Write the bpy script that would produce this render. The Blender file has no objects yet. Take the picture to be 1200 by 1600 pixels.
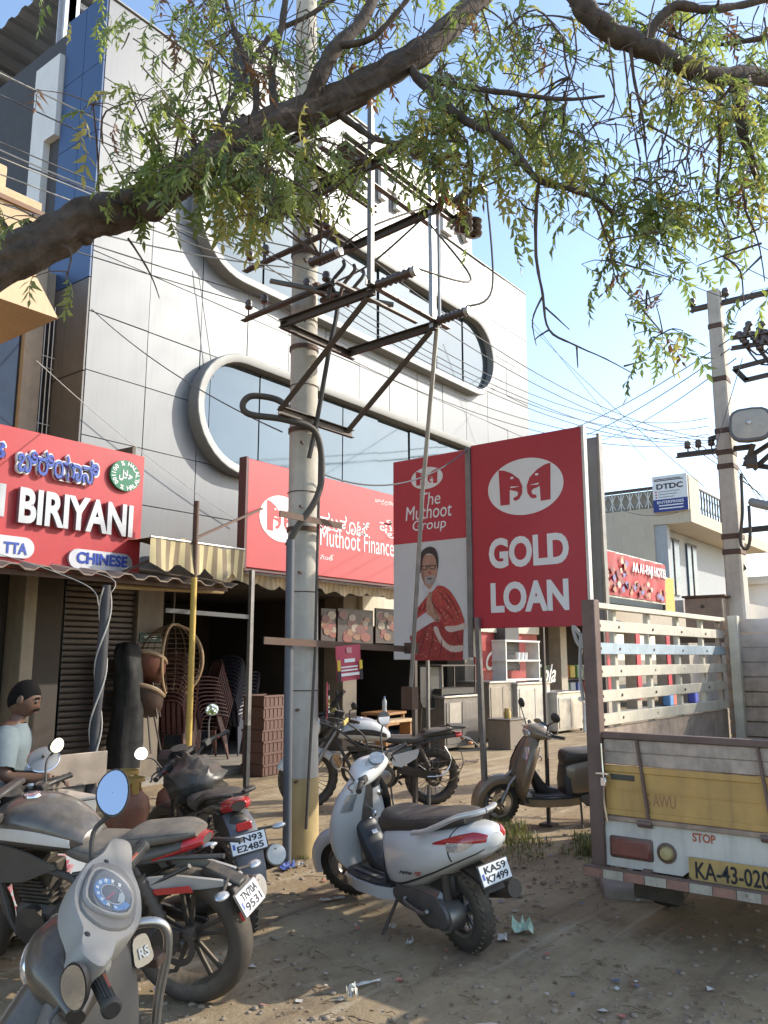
import bpy, bmesh, math, random
import numpy as np
from mathutils import Vector, Matrix
random.seed(7)
rng = np.random.RandomState(11)
SC = bpy.context.scene
COL = SC.collection
rad = math.radians
# ------------------------------------------------------------------ camera
FPX, PITCH, YAW, CAMH = 1300.0, rad(10.03), rad(37.5), 1.55
cam = bpy.data.cameras.new('camera')
camo = bpy.data.objects.new('camera', cam)
COL.objects.link(camo)
camo.location = (0, 0, CAMH)
camo.rotation_euler = (math.pi/2 + PITCH, 0, YAW - math.pi/2)
cam.sensor_fit = 'VERTICAL'
cam.sensor_height = 36.0
cam.lens = 36.0*FPX/1600.0
cam.clip_start = 0.05
cam.clip_end = 3000.0
SC.camera = camo
# ------------------------------------------------------------------ sky and sun
SUN_EL, SUN_AZ = rad(30.5), math.atan2(0.80, -0.60)
world = bpy.data.worlds.new('World')
SC.world = world
world.use_nodes = True
wn = world.node_tree
bg = wn.nodes['Background']
sky = wn.nodes.new('ShaderNodeTexSky')
sky.sky_type = 'NISHITA'
sky.sun_disc = False
sky.sun_elevation = SUN_EL
sky.sun_rotation = SUN_AZ
sky.air_density = 1.0
sky.dust_density = 0.9
sky.ozone_density = 1.1
wn.links.new(sky.outputs[0], bg.inputs[0])
bg.inputs[1].default_value = 0.15
sun = bpy.data.lights.new('sun', 'SUN')
sun.energy = 2.25
sun.angle = rad(0.53)
sun.color = (1.0, 0.93, 0.81)
suno = bpy.data.objects.new('sun', sun)
COL.objects.link(suno)
SV = Vector((0.80*math.cos(SUN_EL), -0.60*math.cos(SUN_EL), math.sin(SUN_EL)))
suno.rotation_euler = SV.to_track_quat('Z', 'Y').to_euler()
suno.location = (20, -20, 30)
SC.view_settings.view_transform = 'Standard'
SC.view_settings.look = 'None'
SC.view_settings.gamma = 1.0
SC.view_settings.use_curve_mapping = False
SC.view_settings.exposure = 1.28
SC.render.engine = 'CYCLES'
SC.cycles.max_bounces = 6
SC.cycles.diffuse_bounces = 3
SC.cycles.glossy_bounces = 3
SC.cycles.transmission_bounces = 4
SC.cycles.transparent_max_bounces = 8
SC.cycles.caustics_reflective = False
SC.cycles.caustics_refractive = False
# ------------------------------------------------------------------ survey helpers: photo pixel -> place in the street
FX, FY, RX, RY = math.cos(YAW), math.sin(YAW), math.sin(YAW), -math.cos(YAW)
def ray(px, py):
    x = (px-600)/FPX; v = (800-py)/FPX
    fw = math.cos(PITCH)-math.sin(PITCH)*v
    return Vector((fw*FX+x*RX, fw*FY+x*RY, math.sin(PITCH)+math.cos(PITCH)*v))
def at(px, py, t): return Vector((0, 0, CAMH))+ray(px, py)*t
def onG(px, py, z=0.0): d = ray(px, py); return at(px, py, (z-CAMH)/d.z)
def onY(px, py, Y): return at(px, py, Y/ray(px, py).y)
def onX(px, py, X): return at(px, py, X/ray(px, py).x)
def FR(F, R, z=0.0): return Vector((F*FX+R*RX, F*FY+R*RY, z))
# ------------------------------------------------------------------ mesh helpers
V3 = Vector
class MB:
    def __init__(s): s.v = []; s.f = []
    def add(s, vs, fs):
        o = len(s.v); s.v += [tuple(p) for p in vs]; s.f += [tuple(i+o for i in f) for f in fs]; return s
    def box(s, x0, x1, y0, y1, z0, z1, b=0.0):
        if x1 < x0: x0, x1 = x1, x0
        if y1 < y0: y0, y1 = y1, y0
        if z1 < z0: z0, z1 = z1, z0
        lo, hi = (x0, y0, z0), (x1, y1, z1)
        if b <= 0:
            vs = [(hi[0] if i & 1 else lo[0], hi[1] if i & 2 else lo[1], hi[2] if i & 4 else lo[2]) for i in range(8)]
            return s.add(vs, [(0,2,3,1),(4,5,7,6),(0,1,5,4),(2,6,7,3),(0,4,6,2),(1,3,7,5)])
        b = min(b, (x1-x0)*.45, (y1-y0)*.45, (z1-z0)*.45)
        vs = []; ix = {}
        for i in range(8):
            for a in range(3):
                p = []
                for k in range(3):
                    h = i >> k & 1
                    e = hi[k] if h else lo[k]
                    p.append(e if k == a else (e-b if h else e+b))
                ix[i, a] = len(vs); vs.append(p)
        fs = []
        for a in range(3):
            u, w = (a+1) % 3, (a+2) % 3
            for h in (0, 1):
                c = [h << a | p << u | q << w for p, q in ((0,0),(1,0),(1,1),(0,1))]
                fs.append(tuple(ix[i, a] for i in c))
            for p in (0, 1):
                for q in (0, 1):
                    i0 = p << u | q << w; i1 = i0 | 1 << a
                    fs.append((ix[i0, u], ix[i1, u], ix[i1, w], ix[i0, w]))
        for i in range(8): fs.append((ix[i, 0], ix[i, 1], ix[i, 2]))
        return s.add(vs, fs)
    def bar(s, p, q, w, h, up=(0, 0, 1), b=0.0):      # rectangular bar between two points
        p, q = V3(p), V3(q); d = q-p; L = d.length; d.normalize(); up = V3(up)
        if abs(d.dot(up)) > .99: up = V3((1, 0, 0))
        sd = d.cross(up).normalized(); u = sd.cross(d)
        m = MB().box(0, L, -w/2, w/2, -h/2, h/2, b)
        M = Matrix((( d.x, sd.x, u.x, p.x), (d.y, sd.y, u.y, p.y), (d.z, sd.z, u.z, p.z), (0, 0, 0, 1)))
        return s.merge(m.xf(M))
    def angle(s, p, q, w, t=.006, up=(0, 0, 1), flip=1):      # L section
        p, q = V3(p), V3(q); d = (q-p).normalized(); up = V3(up)
        if abs(d.dot(up)) > .99: up = V3((1, 0, 0))
        sd = d.cross(up).normalized()*flip; u = d.cross(sd).normalized()
        if u.dot(up) < 0: u = -u
        s.bar(p+u*w/2, q+u*w/2, t, w, up); s.bar(p+sd*(w/2+t/2), q+sd*(w/2+t/2), w, t, up); return s
    def tube(s, pts, r, n=8, caps=True, sq=1.0):
        P = [V3(p) for p in pts]; m = len(P)
        R = [r]*m if not hasattr(r, '__len__') else list(r)
        T = []
        for i in range(m):
            d = P[min(i+1, m-1)]-P[max(i-1, 0)]
            T.append(d.normalized() if d.length > 1e-9 else V3((0, 0, 1)))
        a = V3((0, 0, 1)) if abs(T[0].z) < .9 else V3((1, 0, 0))
        N = (a-T[0]*a.dot(T[0])).normalized(); vs = []
        for i in range(m):
            N = (N-T[i]*N.dot(T[i]))
            N = N.normalized() if N.length > 1e-6 else T[i].orthogonal().normalized()
            B = T[i].cross(N)
            for k in range(n):
                th = 2*math.pi*k/n
                vs.append(P[i]+N*(R[i]*math.cos(th))+B*(R[i]*sq*math.sin(th)))
        fs = [(i*n+k, i*n+(k+1) % n, (i+1)*n+(k+1) % n, (i+1)*n+k) for i in range(m-1) for k in range(n)]
        if caps: fs += [tuple(range(n-1, -1, -1)), tuple(range((m-1)*n, m*n))]
        return s.add(vs, fs)
    def lathe(s, prof, c=(0, 0, 0), axis='z', n=24, closed=False):
        vs = []; m = len(prof); c = V3(c)
        for k in range(n):
            a = 2*math.pi*k/n; ca, sa = math.cos(a), math.sin(a)
            for r, h in prof:
                if axis == 'z': p = (r*ca, r*sa, h)
                elif axis == 'y': p = (r*ca, h, r*sa)
                else: p = (h, r*ca, r*sa)
                vs.append(c+V3(p))
        fs = []
        for k in range(n):
            k2 = (k+1) % n
            for i in range(m if closed else m-1):
                j = (i+1) % m
                fs.append((k*m+i, k2*m+i, k2*m+j, k*m+j))
        return s.add(vs, fs)
    def cyl(s, p, q, r, n=12, r2=None): return s.tube([p, q], [r, r if r2 is None else r2], n)
    def prism(s, poly, M, d):      # polygon (u,v) extruded by d along the third axis of M
        n = len(poly)
        vs = [M @ V3((a, b, 0)) for a, b in poly]+[M @ V3((a, b, d)) for a, b in poly]
        fs = [tuple(range(n-1, -1, -1)), tuple(range(n, 2*n))]+[(i, (i+1) % n, n+(i+1) % n, n+i) for i in range(n)]
        return s.add(vs, fs)
    def rings(s, R, caps=True, close=True):
        n = len(R[0]); vs = [p for r in R for p in r]; m = len(R)
        fs = [(i*n+k, i*n+(k+1) % n, (i+1)*n+(k+1) % n, (i+1)*n+k) for i in range(m-1) for k in range(n if close else n-1)]
        if caps and close: fs += [tuple(range(n-1, -1, -1)), tuple(range((m-1)*n, m*n))]
        return s.add(vs, fs)
    def ball(s, c, r, n=12, m=8, sc=(1, 1, 1)):
        c = V3(c); R = []
        for i in range(m+1):
            ph = math.pi*(i/m)*.996+.002
            R.append([c+V3((r*sc[0]*math.sin(ph)*math.cos(2*math.pi*k/n), r*sc[1]*math.sin(ph)*math.sin(2*math.pi*k/n), r*sc[2]*math.cos(ph))) for k in range(n)])
        return s.rings(R)
    def merge(s, o): return s.add(o.v, o.f)
    def xf(s, M): s.v = [tuple(M @ V3(p)) for p in s.v]; return s
    def flat(s, f): s.v = [tuple(f(V3(p))) for p in s.v]; return s
def mesh_of(mb, m, ang=38, fix=True):
    me = bpy.data.meshes.new('mesh')
    me.from_pydata(mb.v, [], mb.f)
    if fix and len(mb.v) < 60000:
        bm = bmesh.new(); bm.from_mesh(me); bmesh.ops.recalc_face_normals(bm, faces=bm.faces); bm.to_mesh(me); bm.free()
    for x in (m if isinstance(m, (list, tuple)) else [m]): me.materials.append(x)
    if ang is not None:
        me.shade_smooth()
        me.set_sharp_from_angle(angle=rad(ang))
    return me
def obj(name, mb, m, parent=None, ang=38, loc=None, label=None):
    me = mb if isinstance(mb, bpy.types.Mesh) else mesh_of(mb, m, ang)
    o = bpy.data.objects.new(name, me); COL.objects.link(o)
    if parent is not None: o.parent = parent
    if loc is not None: o.location = loc
    if label: o['label'] = label
    return o
def islands(mb):
    par = list(range(len(mb.v)))
    def find(i):
        while par[i] != i: par[i] = par[par[i]]; i = par[i]
        return i
    for f in mb.f:
        a = find(f[0])
        for i in f[1:]: par[find(i)] = a
    G_ = {}
    for f in mb.f: G_.setdefault(find(f[0]), []).append(f)
    out = []
    for fs in G_.values():
        ids = sorted({i for f in fs for i in f}); mp = {k: n for n, k in enumerate(ids)}
        out.append(MB().add([mb.v[i] for i in ids], [tuple(mp[i] for i in f) for f in fs]))
    return out
def objs(name, mb, m, parent=None, ang=38, label=None):      # every loose piece an object of its own
    return [obj(name, q, m, parent, ang, label=label) for q in islands(mb)][0]
def thing(name, label, cat, loc=(0, 0, 0), rot=0.0, group=None):
    o = bpy.data.objects.new(name, None); COL.objects.link(o)
    o.empty_display_size = .1; o.location = loc
    o.rotation_euler = rot if isinstance(rot, (tuple, list)) else (0, 0, rot)
    return tag(o, label, cat, group)
def tag(o, label, cat, group=None):
    o['label'] = label; o['category'] = cat
    if group: o['group'] = group
    return o
def struct(name, mb, m, parent=None, ang=38):
    o = obj(name, mb, m, parent, ang); o['kind'] = 'structure'; return o
def copy_thing(root, loc=None, rot=None, label=None):
    r = root.copy(); COL.objects.link(r)
    if loc is not None: r.location = loc
    if rot is not None: r.rotation_euler = rot if isinstance(rot, (tuple, list)) else (0, 0, rot)
    if label: r['label'] = label
    for ch in list(root.children):
        c = ch.copy(); COL.objects.link(c); c.parent = r
        for g in list(ch.children):
            d = g.copy(); COL.objects.link(d); d.parent = c
    return r
# lofted skin through elliptical sections, smooth along its length
class Loft:
    def __init__(s, secs): s.S = np.array(secs, float)     # cx,cy,cz, ux,uy,uz, vx,vy,vz, hw,hh,e
    def sec(s, t):
        S = s.S; n = len(S)-1; x = min(max(t, 0), 1)*n; i = min(int(x), n-1); f = x-i
        p0, p1, p2, p3 = S[max(i-1, 0)], S[i], S[i+1], S[min(i+2, n)]
        r = .5*((2*p1)+(p2-p0)*f+(2*p0-5*p1+4*p2-p3)*f*f+(3*p1-p0-3*p2+p3)*f**3)
        r[9:11] = np.maximum(r[9:11], .001); return r
    def pt(s, t, th, off=0.0):
        r = s.sec(t); e = 2.0/r[11]; c, q = math.cos(th), math.sin(th)
        a = math.copysign(abs(c)**e, c)*(r[9]+off); b = math.copysign(abs(q)**e, q)*(r[10]+off)
        return V3(r[0:3]+r[3:6]*a+r[6:9]*b)
    def mesh(s, nt=24, nth=24, mb=None, t0=0, t1=1):
        mb = mb or MB()
        return mb.rings([[s.pt(t0+(t1-t0)*i/nt, 2*math.pi*(k+.5)/nth) for k in range(nth)] for i in range(nt+1)])
    def patch(s, poly_t0, poly_t1, th0, th1, off=.004, n=12, m=8, mb=None):   # piece of the skin, standing proud by off
        mb = mb or MB(); R = []
        for i in range(n+1):
            q = i/n
            f = lambda z: z(q) if callable(z) else z
            R.append([s.pt(f(poly_t0)+(f(poly_t1)-f(poly_t0))*q if not callable(poly_t0) else poly_t0(q), f(th0)+(f(th1)-f(th0))*k/m, off) for k in range(m+1)])
        B = []
        for i in range(n+1):
            q = i/n
            f = lambda z: z(q) if callable(z) else z
            B.append([s.pt(f(poly_t0)+(f(poly_t1)-f(poly_t0))*q if not callable(poly_t0) else poly_t0(q), f(th0)+(f(th1)-f(th0))*k/m, -.004) for k in range(m+1)])
        w = m+1; vs = [p for r in R for p in r]+[p for r in B for p in r]; o = w*(n+1); fs = []
        for i in range(n):
            for k in range(m):
                a = i*w+k; fs += [(a, a+1, a+w+1, a+w), (o+a, o+a+w, o+a+w+1, o+a+1)]
        for k in range(m): fs += [(k, o+k, o+k+1, k+1), (n*w+k, n*w+k+1, o+n*w+k+1, o+n*w+k)]
        for i in range(n): fs += [(i*w, (i+1)*w, o+(i+1)*w, o+i*w), (i*w+m, o+i*w+m, o+(i+1)*w+m, (i+1)*w+m)]
        return mb.add(vs, fs)
def secX(L): return Loft([(x, y, z, 0, 1, 0, 0, 0, 1, w, h, e) for x, y, z, w, h, e in L])      # cut across x
def secY(L): return Loft([(x, y, z, 1, 0, 0, 0, 0, 1, w, h, e) for y, x, z, w, h, e in L])      # cut across y
def secZ(L): return Loft([(x, y, z, 0, 1, 0, 1, 0, 0, w, h, e) for z, x, y, w, h, e in L])      # cut across z (w in y, h in x)
def arc_fender(c, R, a0, a1, hw, th=.02, n=18, drop=.05):     # mudguard round an axle at c (x,z)
    mb = MB(); Rg = []
    prof = [(-hw, -drop), (-hw*.92, -.01), (-hw*.6, .012), (0, .02), (hw*.6, .012), (hw*.92, -.01), (hw, -drop)]
    for i in range(n+1):
        a = rad(a0+(a1-a0)*i/n); ca, sa = math.cos(a), math.sin(a)
        o = [V3((c[0]+(R+d)*ca, y, c[1]+(R+d)*sa)) for y, d in prof]
        q = [V3((c[0]+(R+d-th)*ca, y*.9, c[1]+(R+d-th)*sa)) for y, d in reversed(prof)]
        Rg.append(o+q)
    return mb.rings(Rg)
def spline(pts, n=6, closed=False):
    P = [np.array(p, float) for p in pts]; m = len(P); out = []
    g = (lambda i: P[i % m]) if closed else (lambda i: P[min(max(i, 0), m-1)])
    for i in range(m if closed else m-1):
        p0, p1, p2, p3 = g(i-1), g(i), g(i+1), g(i+2)
        for k in range(n):
            f = k/n
            out.append(.5*((2*p1)+(p2-p0)*f+(2*p0-5*p1+4*p2-p3)*f*f+(3*p1-p0-3*p2+p3)*f**3))
    if not closed: out.append(P[-1])
    return [tuple(p) for p in out]
def frame(o, u, v):      # placing matrix: third axis = u x v
    u = V3(u).normalized(); v = V3(v); v = (v-u*v.dot(u)).normalized(); n = u.cross(v); o = V3(o)
    return Matrix(((u.x, v.x, n.x, o.x), (u.y, v.y, n.y, o.y), (u.z, v.z, n.z, o.z), (0, 0, 0, 1)))
_txt = {}
def text_mb(s, w=None, h=None, depth=.004, bold=.0, shear=0.0, kern=None):      # lettering as a mesh builder, centred on 0,0
    c = bpy.data.curves.new('lettering', 'FONT'); c.body = s; c.size = 1; c.extrude = .5; c.offset = bold; c.shear = shear
    c.resolution_u = 4
    if kern:
        for i, k in kern.items(): c.body_format[i].kerning = k
    o = bpy.data.objects.new('lettering', c)
    me = bpy.data.meshes.new_from_object(o)
    vs = np.array([v.co[:] for v in me.vertices]); fs = [tuple(p.vertices) for p in me.polygons]
    bpy.data.objects.remove(o); bpy.data.curves.remove(c); bpy.data.meshes.remove(me)
    if len(vs) == 0: return MB()
    lo, hi = vs.min(0), vs.max(0); sz = hi-lo
    kx = w/sz[0] if w else None; ky = h/sz[1] if h else None
    kx = kx or ky; ky = ky or kx
    vs = (vs-(lo+hi)/2)*np.array([kx, ky, depth/max(sz[2], 1e-6)])+np.array([0, 0, depth/2])
    m = MB(); m.add([tuple(p) for p in vs], fs); return m
# ------------------------------------------------------------------ materials
_mats = {}
def mat(name, c, rough=.55, metal=0.0, var=.12, vs=7.0, bump=0.0, bs=80.0, dust=0.0, coat=0.0, rust=0.0, streak=0.0, spec=.5, alpha=None, dcol=(.36, .28, .19)):
    if name in _mats: return _mats[name]
    m = bpy.data.materials.new(name); m.use_nodes = True; _mats[name] = m
    nt = m.node_tree; N = nt.nodes; L = nt.links; b = N['Principled BSDF']
    tc = N.new('ShaderNodeTexCoord'); n1 = N.new('ShaderNodeTexNoise')
    n1.inputs['Scale'].default_value = vs; n1.inputs['Detail'].default_value = 6; n1.inputs['Roughness'].default_value = .62
    L.new(tc.outputs['Object'], n1.inputs['Vector'])
    def mix(a, bc, f):
        x = N.new('ShaderNodeMix'); x.data_type = 'RGBA'
        if isinstance(f, float): x.inputs[0].default_value = f
        else: L.new(f, x.inputs[0])
        for s, q in ((6, a), (7, bc)):
            if isinstance(q, tuple): x.inputs[s].default_value = (*q[:3], 1)
            else: L.new(q, x.inputs[s])
        return x.outputs[2]
    def ramp(src, lo, hi):
        r = N.new('ShaderNodeMapRange'); r.inputs[1].default_value = lo; r.inputs[2].default_value = hi
        L.new(src, r.inputs[0]); return r.outputs[0]
    lo = tuple(max(0, k*(1-var)) for k in c); hi = tuple(min(1, k*(1+var)) for k in c)
    col = mix(lo, hi, ramp(n1.outputs['Fac'], .3, .7))
    rsrc = None
    if streak > 0:
        mp = N.new('ShaderNodeMapping'); mp.inputs['Scale'].default_value = (9, 9, .7); L.new(tc.outputs['Object'], mp.inputs[0])
        n3 = N.new('ShaderNodeTexNoise'); n3.inputs['Scale'].default_value = 2.0; n3.inputs['Detail'].default_value = 5; L.new(mp.outputs[0], n3.inputs['Vector'])
        mu = N.new('ShaderNodeMath'); mu.operation = 'MULTIPLY'; mu.inputs[1].default_value = streak; L.new(ramp(n3.outputs['Fac'], .5, .75), mu.inputs[0])
        col = mix(col, tuple(k*.45+.02 for k in c), mu.outputs[0])
    if rust > 0:
        n4 = N.new('ShaderNodeTexNoise'); n4.inputs['Scale'].default_value = 13; n4.inputs['Detail'].default_value = 8; n4.inputs['Roughness'].default_value = .7; L.new(tc.outputs['Object'], n4.inputs['Vector'])
        fr = ramp(n4.outputs['Fac'], .72-rust*.4, .80-rust*.36)
        col = mix(col, (.13, .055, .028), fr); rsrc = fr
    if dust > 0:
        ge = N.new('ShaderNodeNewGeometry'); sx = N.new('ShaderNodeSeparateXYZ'); L.new(ge.outputs['Normal'], sx.inputs[0])
        n2 = N.new('ShaderNodeTexNoise'); n2.inputs['Scale'].default_value = 16; n2.inputs['Detail'].default_value = 7; n2.inputs['Roughness'].default_value = .7; L.new(tc.outputs['Object'], n2.inputs['Vector'])
        up = ramp(sx.outputs['Z'], -.4, 1.0)
        mu = N.new('ShaderNodeMath'); mu.operation = 'MULTIPLY'; L.new(up, mu.inputs[0]); L.new(ramp(n2.outputs['Fac'], .28, .68), mu.inputs[1])
        m2 = N.new('ShaderNodeMath'); m2.operation = 'MULTIPLY_ADD'; L.new(mu.outputs[0], m2.inputs[0]); m2.inputs[1].default_value = dust; m2.inputs[2].default_value = dust*.16
        col = mix(col, dcol, m2.outputs[0])
        rr = N.new('ShaderNodeMath'); rr.operation = 'MULTIPLY_ADD'; L.new(m2.outputs[0], rr.inputs[0]); rr.inputs[1].default_value = .9-rough; rr.inputs[2].default_value = rough
        L.new(rr.outputs[0], b.inputs['Roughness'])
    else:
        rr = N.new('ShaderNodeMapRange'); rr.inputs[1].default_value = .3; rr.inputs[2].default_value = .7
        rr.inputs[3].default_value = max(.02, rough*.85); rr.inputs[4].default_value = min(1, rough*1.18+.01)
        L.new(n1.outputs['Fac'], rr.inputs[0]); L.new(rr.outputs[0], b.inputs['Roughness'])
    L.new(col, b.inputs['Base Color'])
    b.inputs['Metallic'].default_value = metal
    b.inputs['Specular IOR Level'].default_value = spec
    if coat: b.inputs['Coat Weight'].default_value = coat; b.inputs['Coat Roughness'].default_value = .12
    if bump:
        nb = N.new('ShaderNodeTexNoise'); nb.inputs['Scale'].default_value = bs; nb.inputs['Detail'].default_value = 5; L.new(tc.outputs['Object'], nb.inputs['Vector'])
        bp = N.new('ShaderNodeBump'); bp.inputs['Strength'].default_value = bump; bp.inputs['Distance'].default_value = .01
        L.new(nb.outputs['Fac'], bp.inputs['Height']); L.new(bp.outputs[0], b.inputs['Normal'])
    if alpha is not None: b.inputs['Alpha'].default_value = alpha
    return m
def glassy(name, c, rough=.03, trans=.0, metal=0.0, spec=.8):
    if name in _mats: return _mats[name]
    m = bpy.data.materials.new(name); m.use_nodes = True; _mats[name] = m
    b = m.node_tree.nodes['Principled BSDF']; b.inputs['Base Color'].default_value = (*c, 1); b.inputs['Roughness'].default_value = rough
    b.inputs['Metallic'].default_value = metal; b.inputs['Transmission Weight'].default_value = trans; b.inputs['Specular IOR Level'].default_value = spec
    return m
def leaf_mat(name, c, tr):
    m = bpy.data.materials.new(name); m.use_nodes = True; nt = m.node_tree; N = nt.nodes; L = nt.links; _mats[name] = m
    for n in list(N): N.remove(n)
    out = N.new('ShaderNodeOutputMaterial'); d = N.new('ShaderNodeBsdfPrincipled'); t = N.new('ShaderNodeBsdfTranslucent'); mx = N.new('ShaderNodeMixShader')
    tc = N.new('ShaderNodeTexCoord'); n1 = N.new('ShaderNodeTexNoise'); n1.inputs['Scale'].default_value = 3.5; n1.inputs['Detail'].default_value = 3; L.new(tc.outputs['Object'], n1.inputs['Vector'])
    x = N.new('ShaderNodeMix'); x.data_type = 'RGBA'; x.inputs[6].default_value = (*[k*.6 for k in c], 1); x.inputs[7].default_value = (*[k*1.35 for k in c], 1); L.new(n1.outputs['Fac'], x.inputs[0])
    L.new(x.outputs[2], d.inputs['Base Color']); d.inputs['Roughness'].default_value = .42
    t.inputs[0].default_value = (*tr, 1); mx.inputs[0].default_value = .42
    L.new(d.outputs[0], mx.inputs[1]); L.new(t.outputs[0], mx.inputs[2]); L.new(mx.outputs[0], out.inputs[0])
    return m
K = dict(
 concrete=mat('concrete', (.52, .48, .41), .85, var=.14, vs=5, bump=.35, bs=120, streak=.3),
 steel_dark=mat('dark painted steel', (.075, .062, .055), .6, .3, rust=.25, dust=.25),
 steel_rust=mat('rusty steel', (.12, .075, .055), .7, .3, var=.3, rust=.4),
 galv=mat('galvanised pipe', (.42, .42, .41), .42, .75, var=.2, rust=.05),
 black=mat('black plastic', (.018, .018, .019), .5, dust=.22),
 rubber=mat('tyre rubber', (.022, .021, .02), .82, var=.3, bump=.3, bs=300, dust=.55),
 chrome=mat('chrome', (.62, .62, .62), .16, 1.0, var=.05),
 alu=mat('cast aluminium', (.32, .31, .30), .4, .9, var=.2, dust=.3),
 white=mat('white paint', (.78, .78, .76), .5, var=.06),
 offwhite=mat('aged white', (.70, .68, .62), .55, var=.1),
 mirror=glassy('mirror glass', (.86, .88, .9), .02, 0, 1.0),
 lens_red=mat('red lens', (.42, .015, .02), .18, var=.1, coat=.6, dust=.1),
 lens_clear=mat('clear lens', (.62, .62, .62), .12, .6, var=.25, vs=40, coat=.5),
 lens_amber=mat('amber lens', (.6, .2, .03), .2, coat=.5),
 steel=mat('stainless sheet', (.50, .49, .47), .33, .85, var=.12, vs=3, streak=.15),
 ink=mat('black print', (.015, .015, .02), .6),
)
# ------------------------------------------------------------------ ground
def ground_mat():
    m = bpy.data.materials.new('trodden dirt'); m.use_nodes = True; nt = m.node_tree; N = nt.nodes; L = nt.links; b = N['Principled BSDF']
    tc = N.new('ShaderNodeTexCoord')
    def noise(sc, det=8, ro=.65):
        n = N.new('ShaderNodeTexNoise'); n.inputs['Scale'].default_value = sc; n.inputs['Detail'].default_value = det; n.inputs['Roughness'].default_value = ro
        L.new(tc.outputs['Object'], n.inputs['Vector']); return n.outputs['Fac']
    def rng_(s, a, bb):
        r = N.new('ShaderNodeMapRange'); r.inputs[1].default_value = a; r.inputs[2].default_value = bb; L.new(s, r.inputs[0]); return r.outputs[0]
    def mix(a, c, f):
        x = N.new('ShaderNodeMix'); x.data_type = 'RGBA'; L.new(f, x.inputs[0])
        for s, q in ((6, a), (7, c)):
            if isinstance(q, tuple): x.inputs[s].default_value = (*q, 1)
            else: L.new(q, x.inputs[s])
        return x.outputs[2]
    c = mix((.30, .215, .125), (.42, .325, .20), rng_(noise(.9), .35, .65))
    c = mix(c, (.215, .155, .10), rng_(noise(2.3, 10, .75), .50, .68)); c = mix(c, (.44, .35, .225), rng_(noise(.45, 4, .6), .52, .66)); c = mix(c, (.12, .09, .065), rng_(noise(1.15, 9, .8), .645, .74))
    c = mix(c, (.47, .38, .27), rng_(noise(7, 8, .7), .56, .74))
    vo = N.new('ShaderNodeTexVoronoi'); vo.inputs['Scale'].default_value = 42; L.new(tc.outputs['Object'], vo.inputs['Vector'])
    sp = rng_(vo.outputs['Distance'], .20, .08)
    n6 = rng_(noise(5, 3), .5, .62); mu = N.new('ShaderNodeMath'); mu.operation = 'MULTIPLY'; L.new(sp, mu.inputs[0]); L.new(n6, mu.inputs[1])
    c = mix(c, (.42, .36, .29), mu.outputs[0])
    c = mix(c, (.16, .12, .085), rng_(noise(60, 6, .8), .62, .78))
    mp = N.new('ShaderNodeMapping'); mp.inputs['Rotation'].default_value = (0, 0, .35); mp.inputs['Scale'].default_value = (.35, 5.5, 1); L.new(tc.outputs['Object'], mp.inputs[0])
    ns_ = N.new('ShaderNodeTexNoise'); ns_.inputs['Scale'].default_value = 1.3; ns_.inputs['Detail'].default_value = 6; L.new(mp.outputs[0], ns_.inputs['Vector'])
    c = mix(c, (.23, .17, .115), rng_(ns_.outputs['Fac'], .55, .72)); c = mix(c, (.46, .37, .25), rng_(ns_.outputs['Fac'], .42, .30))
    L.new(c, b.inputs['Base Color']); b.inputs['Roughness'].default_value = .95; b.inputs['Specular IOR Level'].default_value = .2
    bp = N.new('ShaderNodeBump'); bp.inputs['Strength'].default_value = .75; bp.inputs['Distance'].default_value = .02
    ad = N.new('ShaderNodeMath'); ad.operation = 'MULTIPLY_ADD'; L.new(noise(28, 12, .78), ad.inputs[0]); ad.inputs[1].default_value = .8; a2 = N.new('ShaderNodeMath'); a2.operation = 'ADD'; L.new(noise(6, 6), a2.inputs[0]); L.new(ns_.outputs['Fac'], a2.inputs[1]); L.new(a2.outputs[0], ad.inputs[2])
    L.new(ad.outputs[0], bp.inputs['Height']); L.new(bp.outputs[0], b.inputs['Normal'])
    return m
_gw = [(rng.uniform(-1, 1), rng.uniform(-1, 1), rng.uniform(0, 6.28), f) for f in (.8, 1.3, 2.1, 3.4, 5.5, 8, 11, 15) for _ in range(3)]
def gz(x, y):
    z = 0
    for a, b, p, f in _gw: z += math.sin(f*(a*x+b*y)*1.3+p)/f
    return .012*z*.55
def axis(lo, hi, st):
    a = [-1500, -400, -150, -60, -30, -14, -6, -2.5]; a = [v for v in a if v < lo-.3]
    b = [v for v in (16, 20, 26, 34, 45, 60, 90, 150, 400, 1500) if v > hi+.3]
    return a+list(np.arange(lo, hi+.01, st))+b
gx, gy = axis(-.6, 13, .085), axis(-.6, 9.4, .085)
vs = [(x, y, gz(x, y) if -.6 <= x <= 13 and -.6 <= y <= 9.4 else 0.0) for y in gy for x in gx]
w = len(gx)
fs = [(j*w+i, j*w+i+1, (j+1)*w+i+1, (j+1)*w+i) for j in range(len(gy)-1) for i in range(w-1)]
ground = struct('ground', MB().add(vs, fs), ground_mat(), ang=180)

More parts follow.
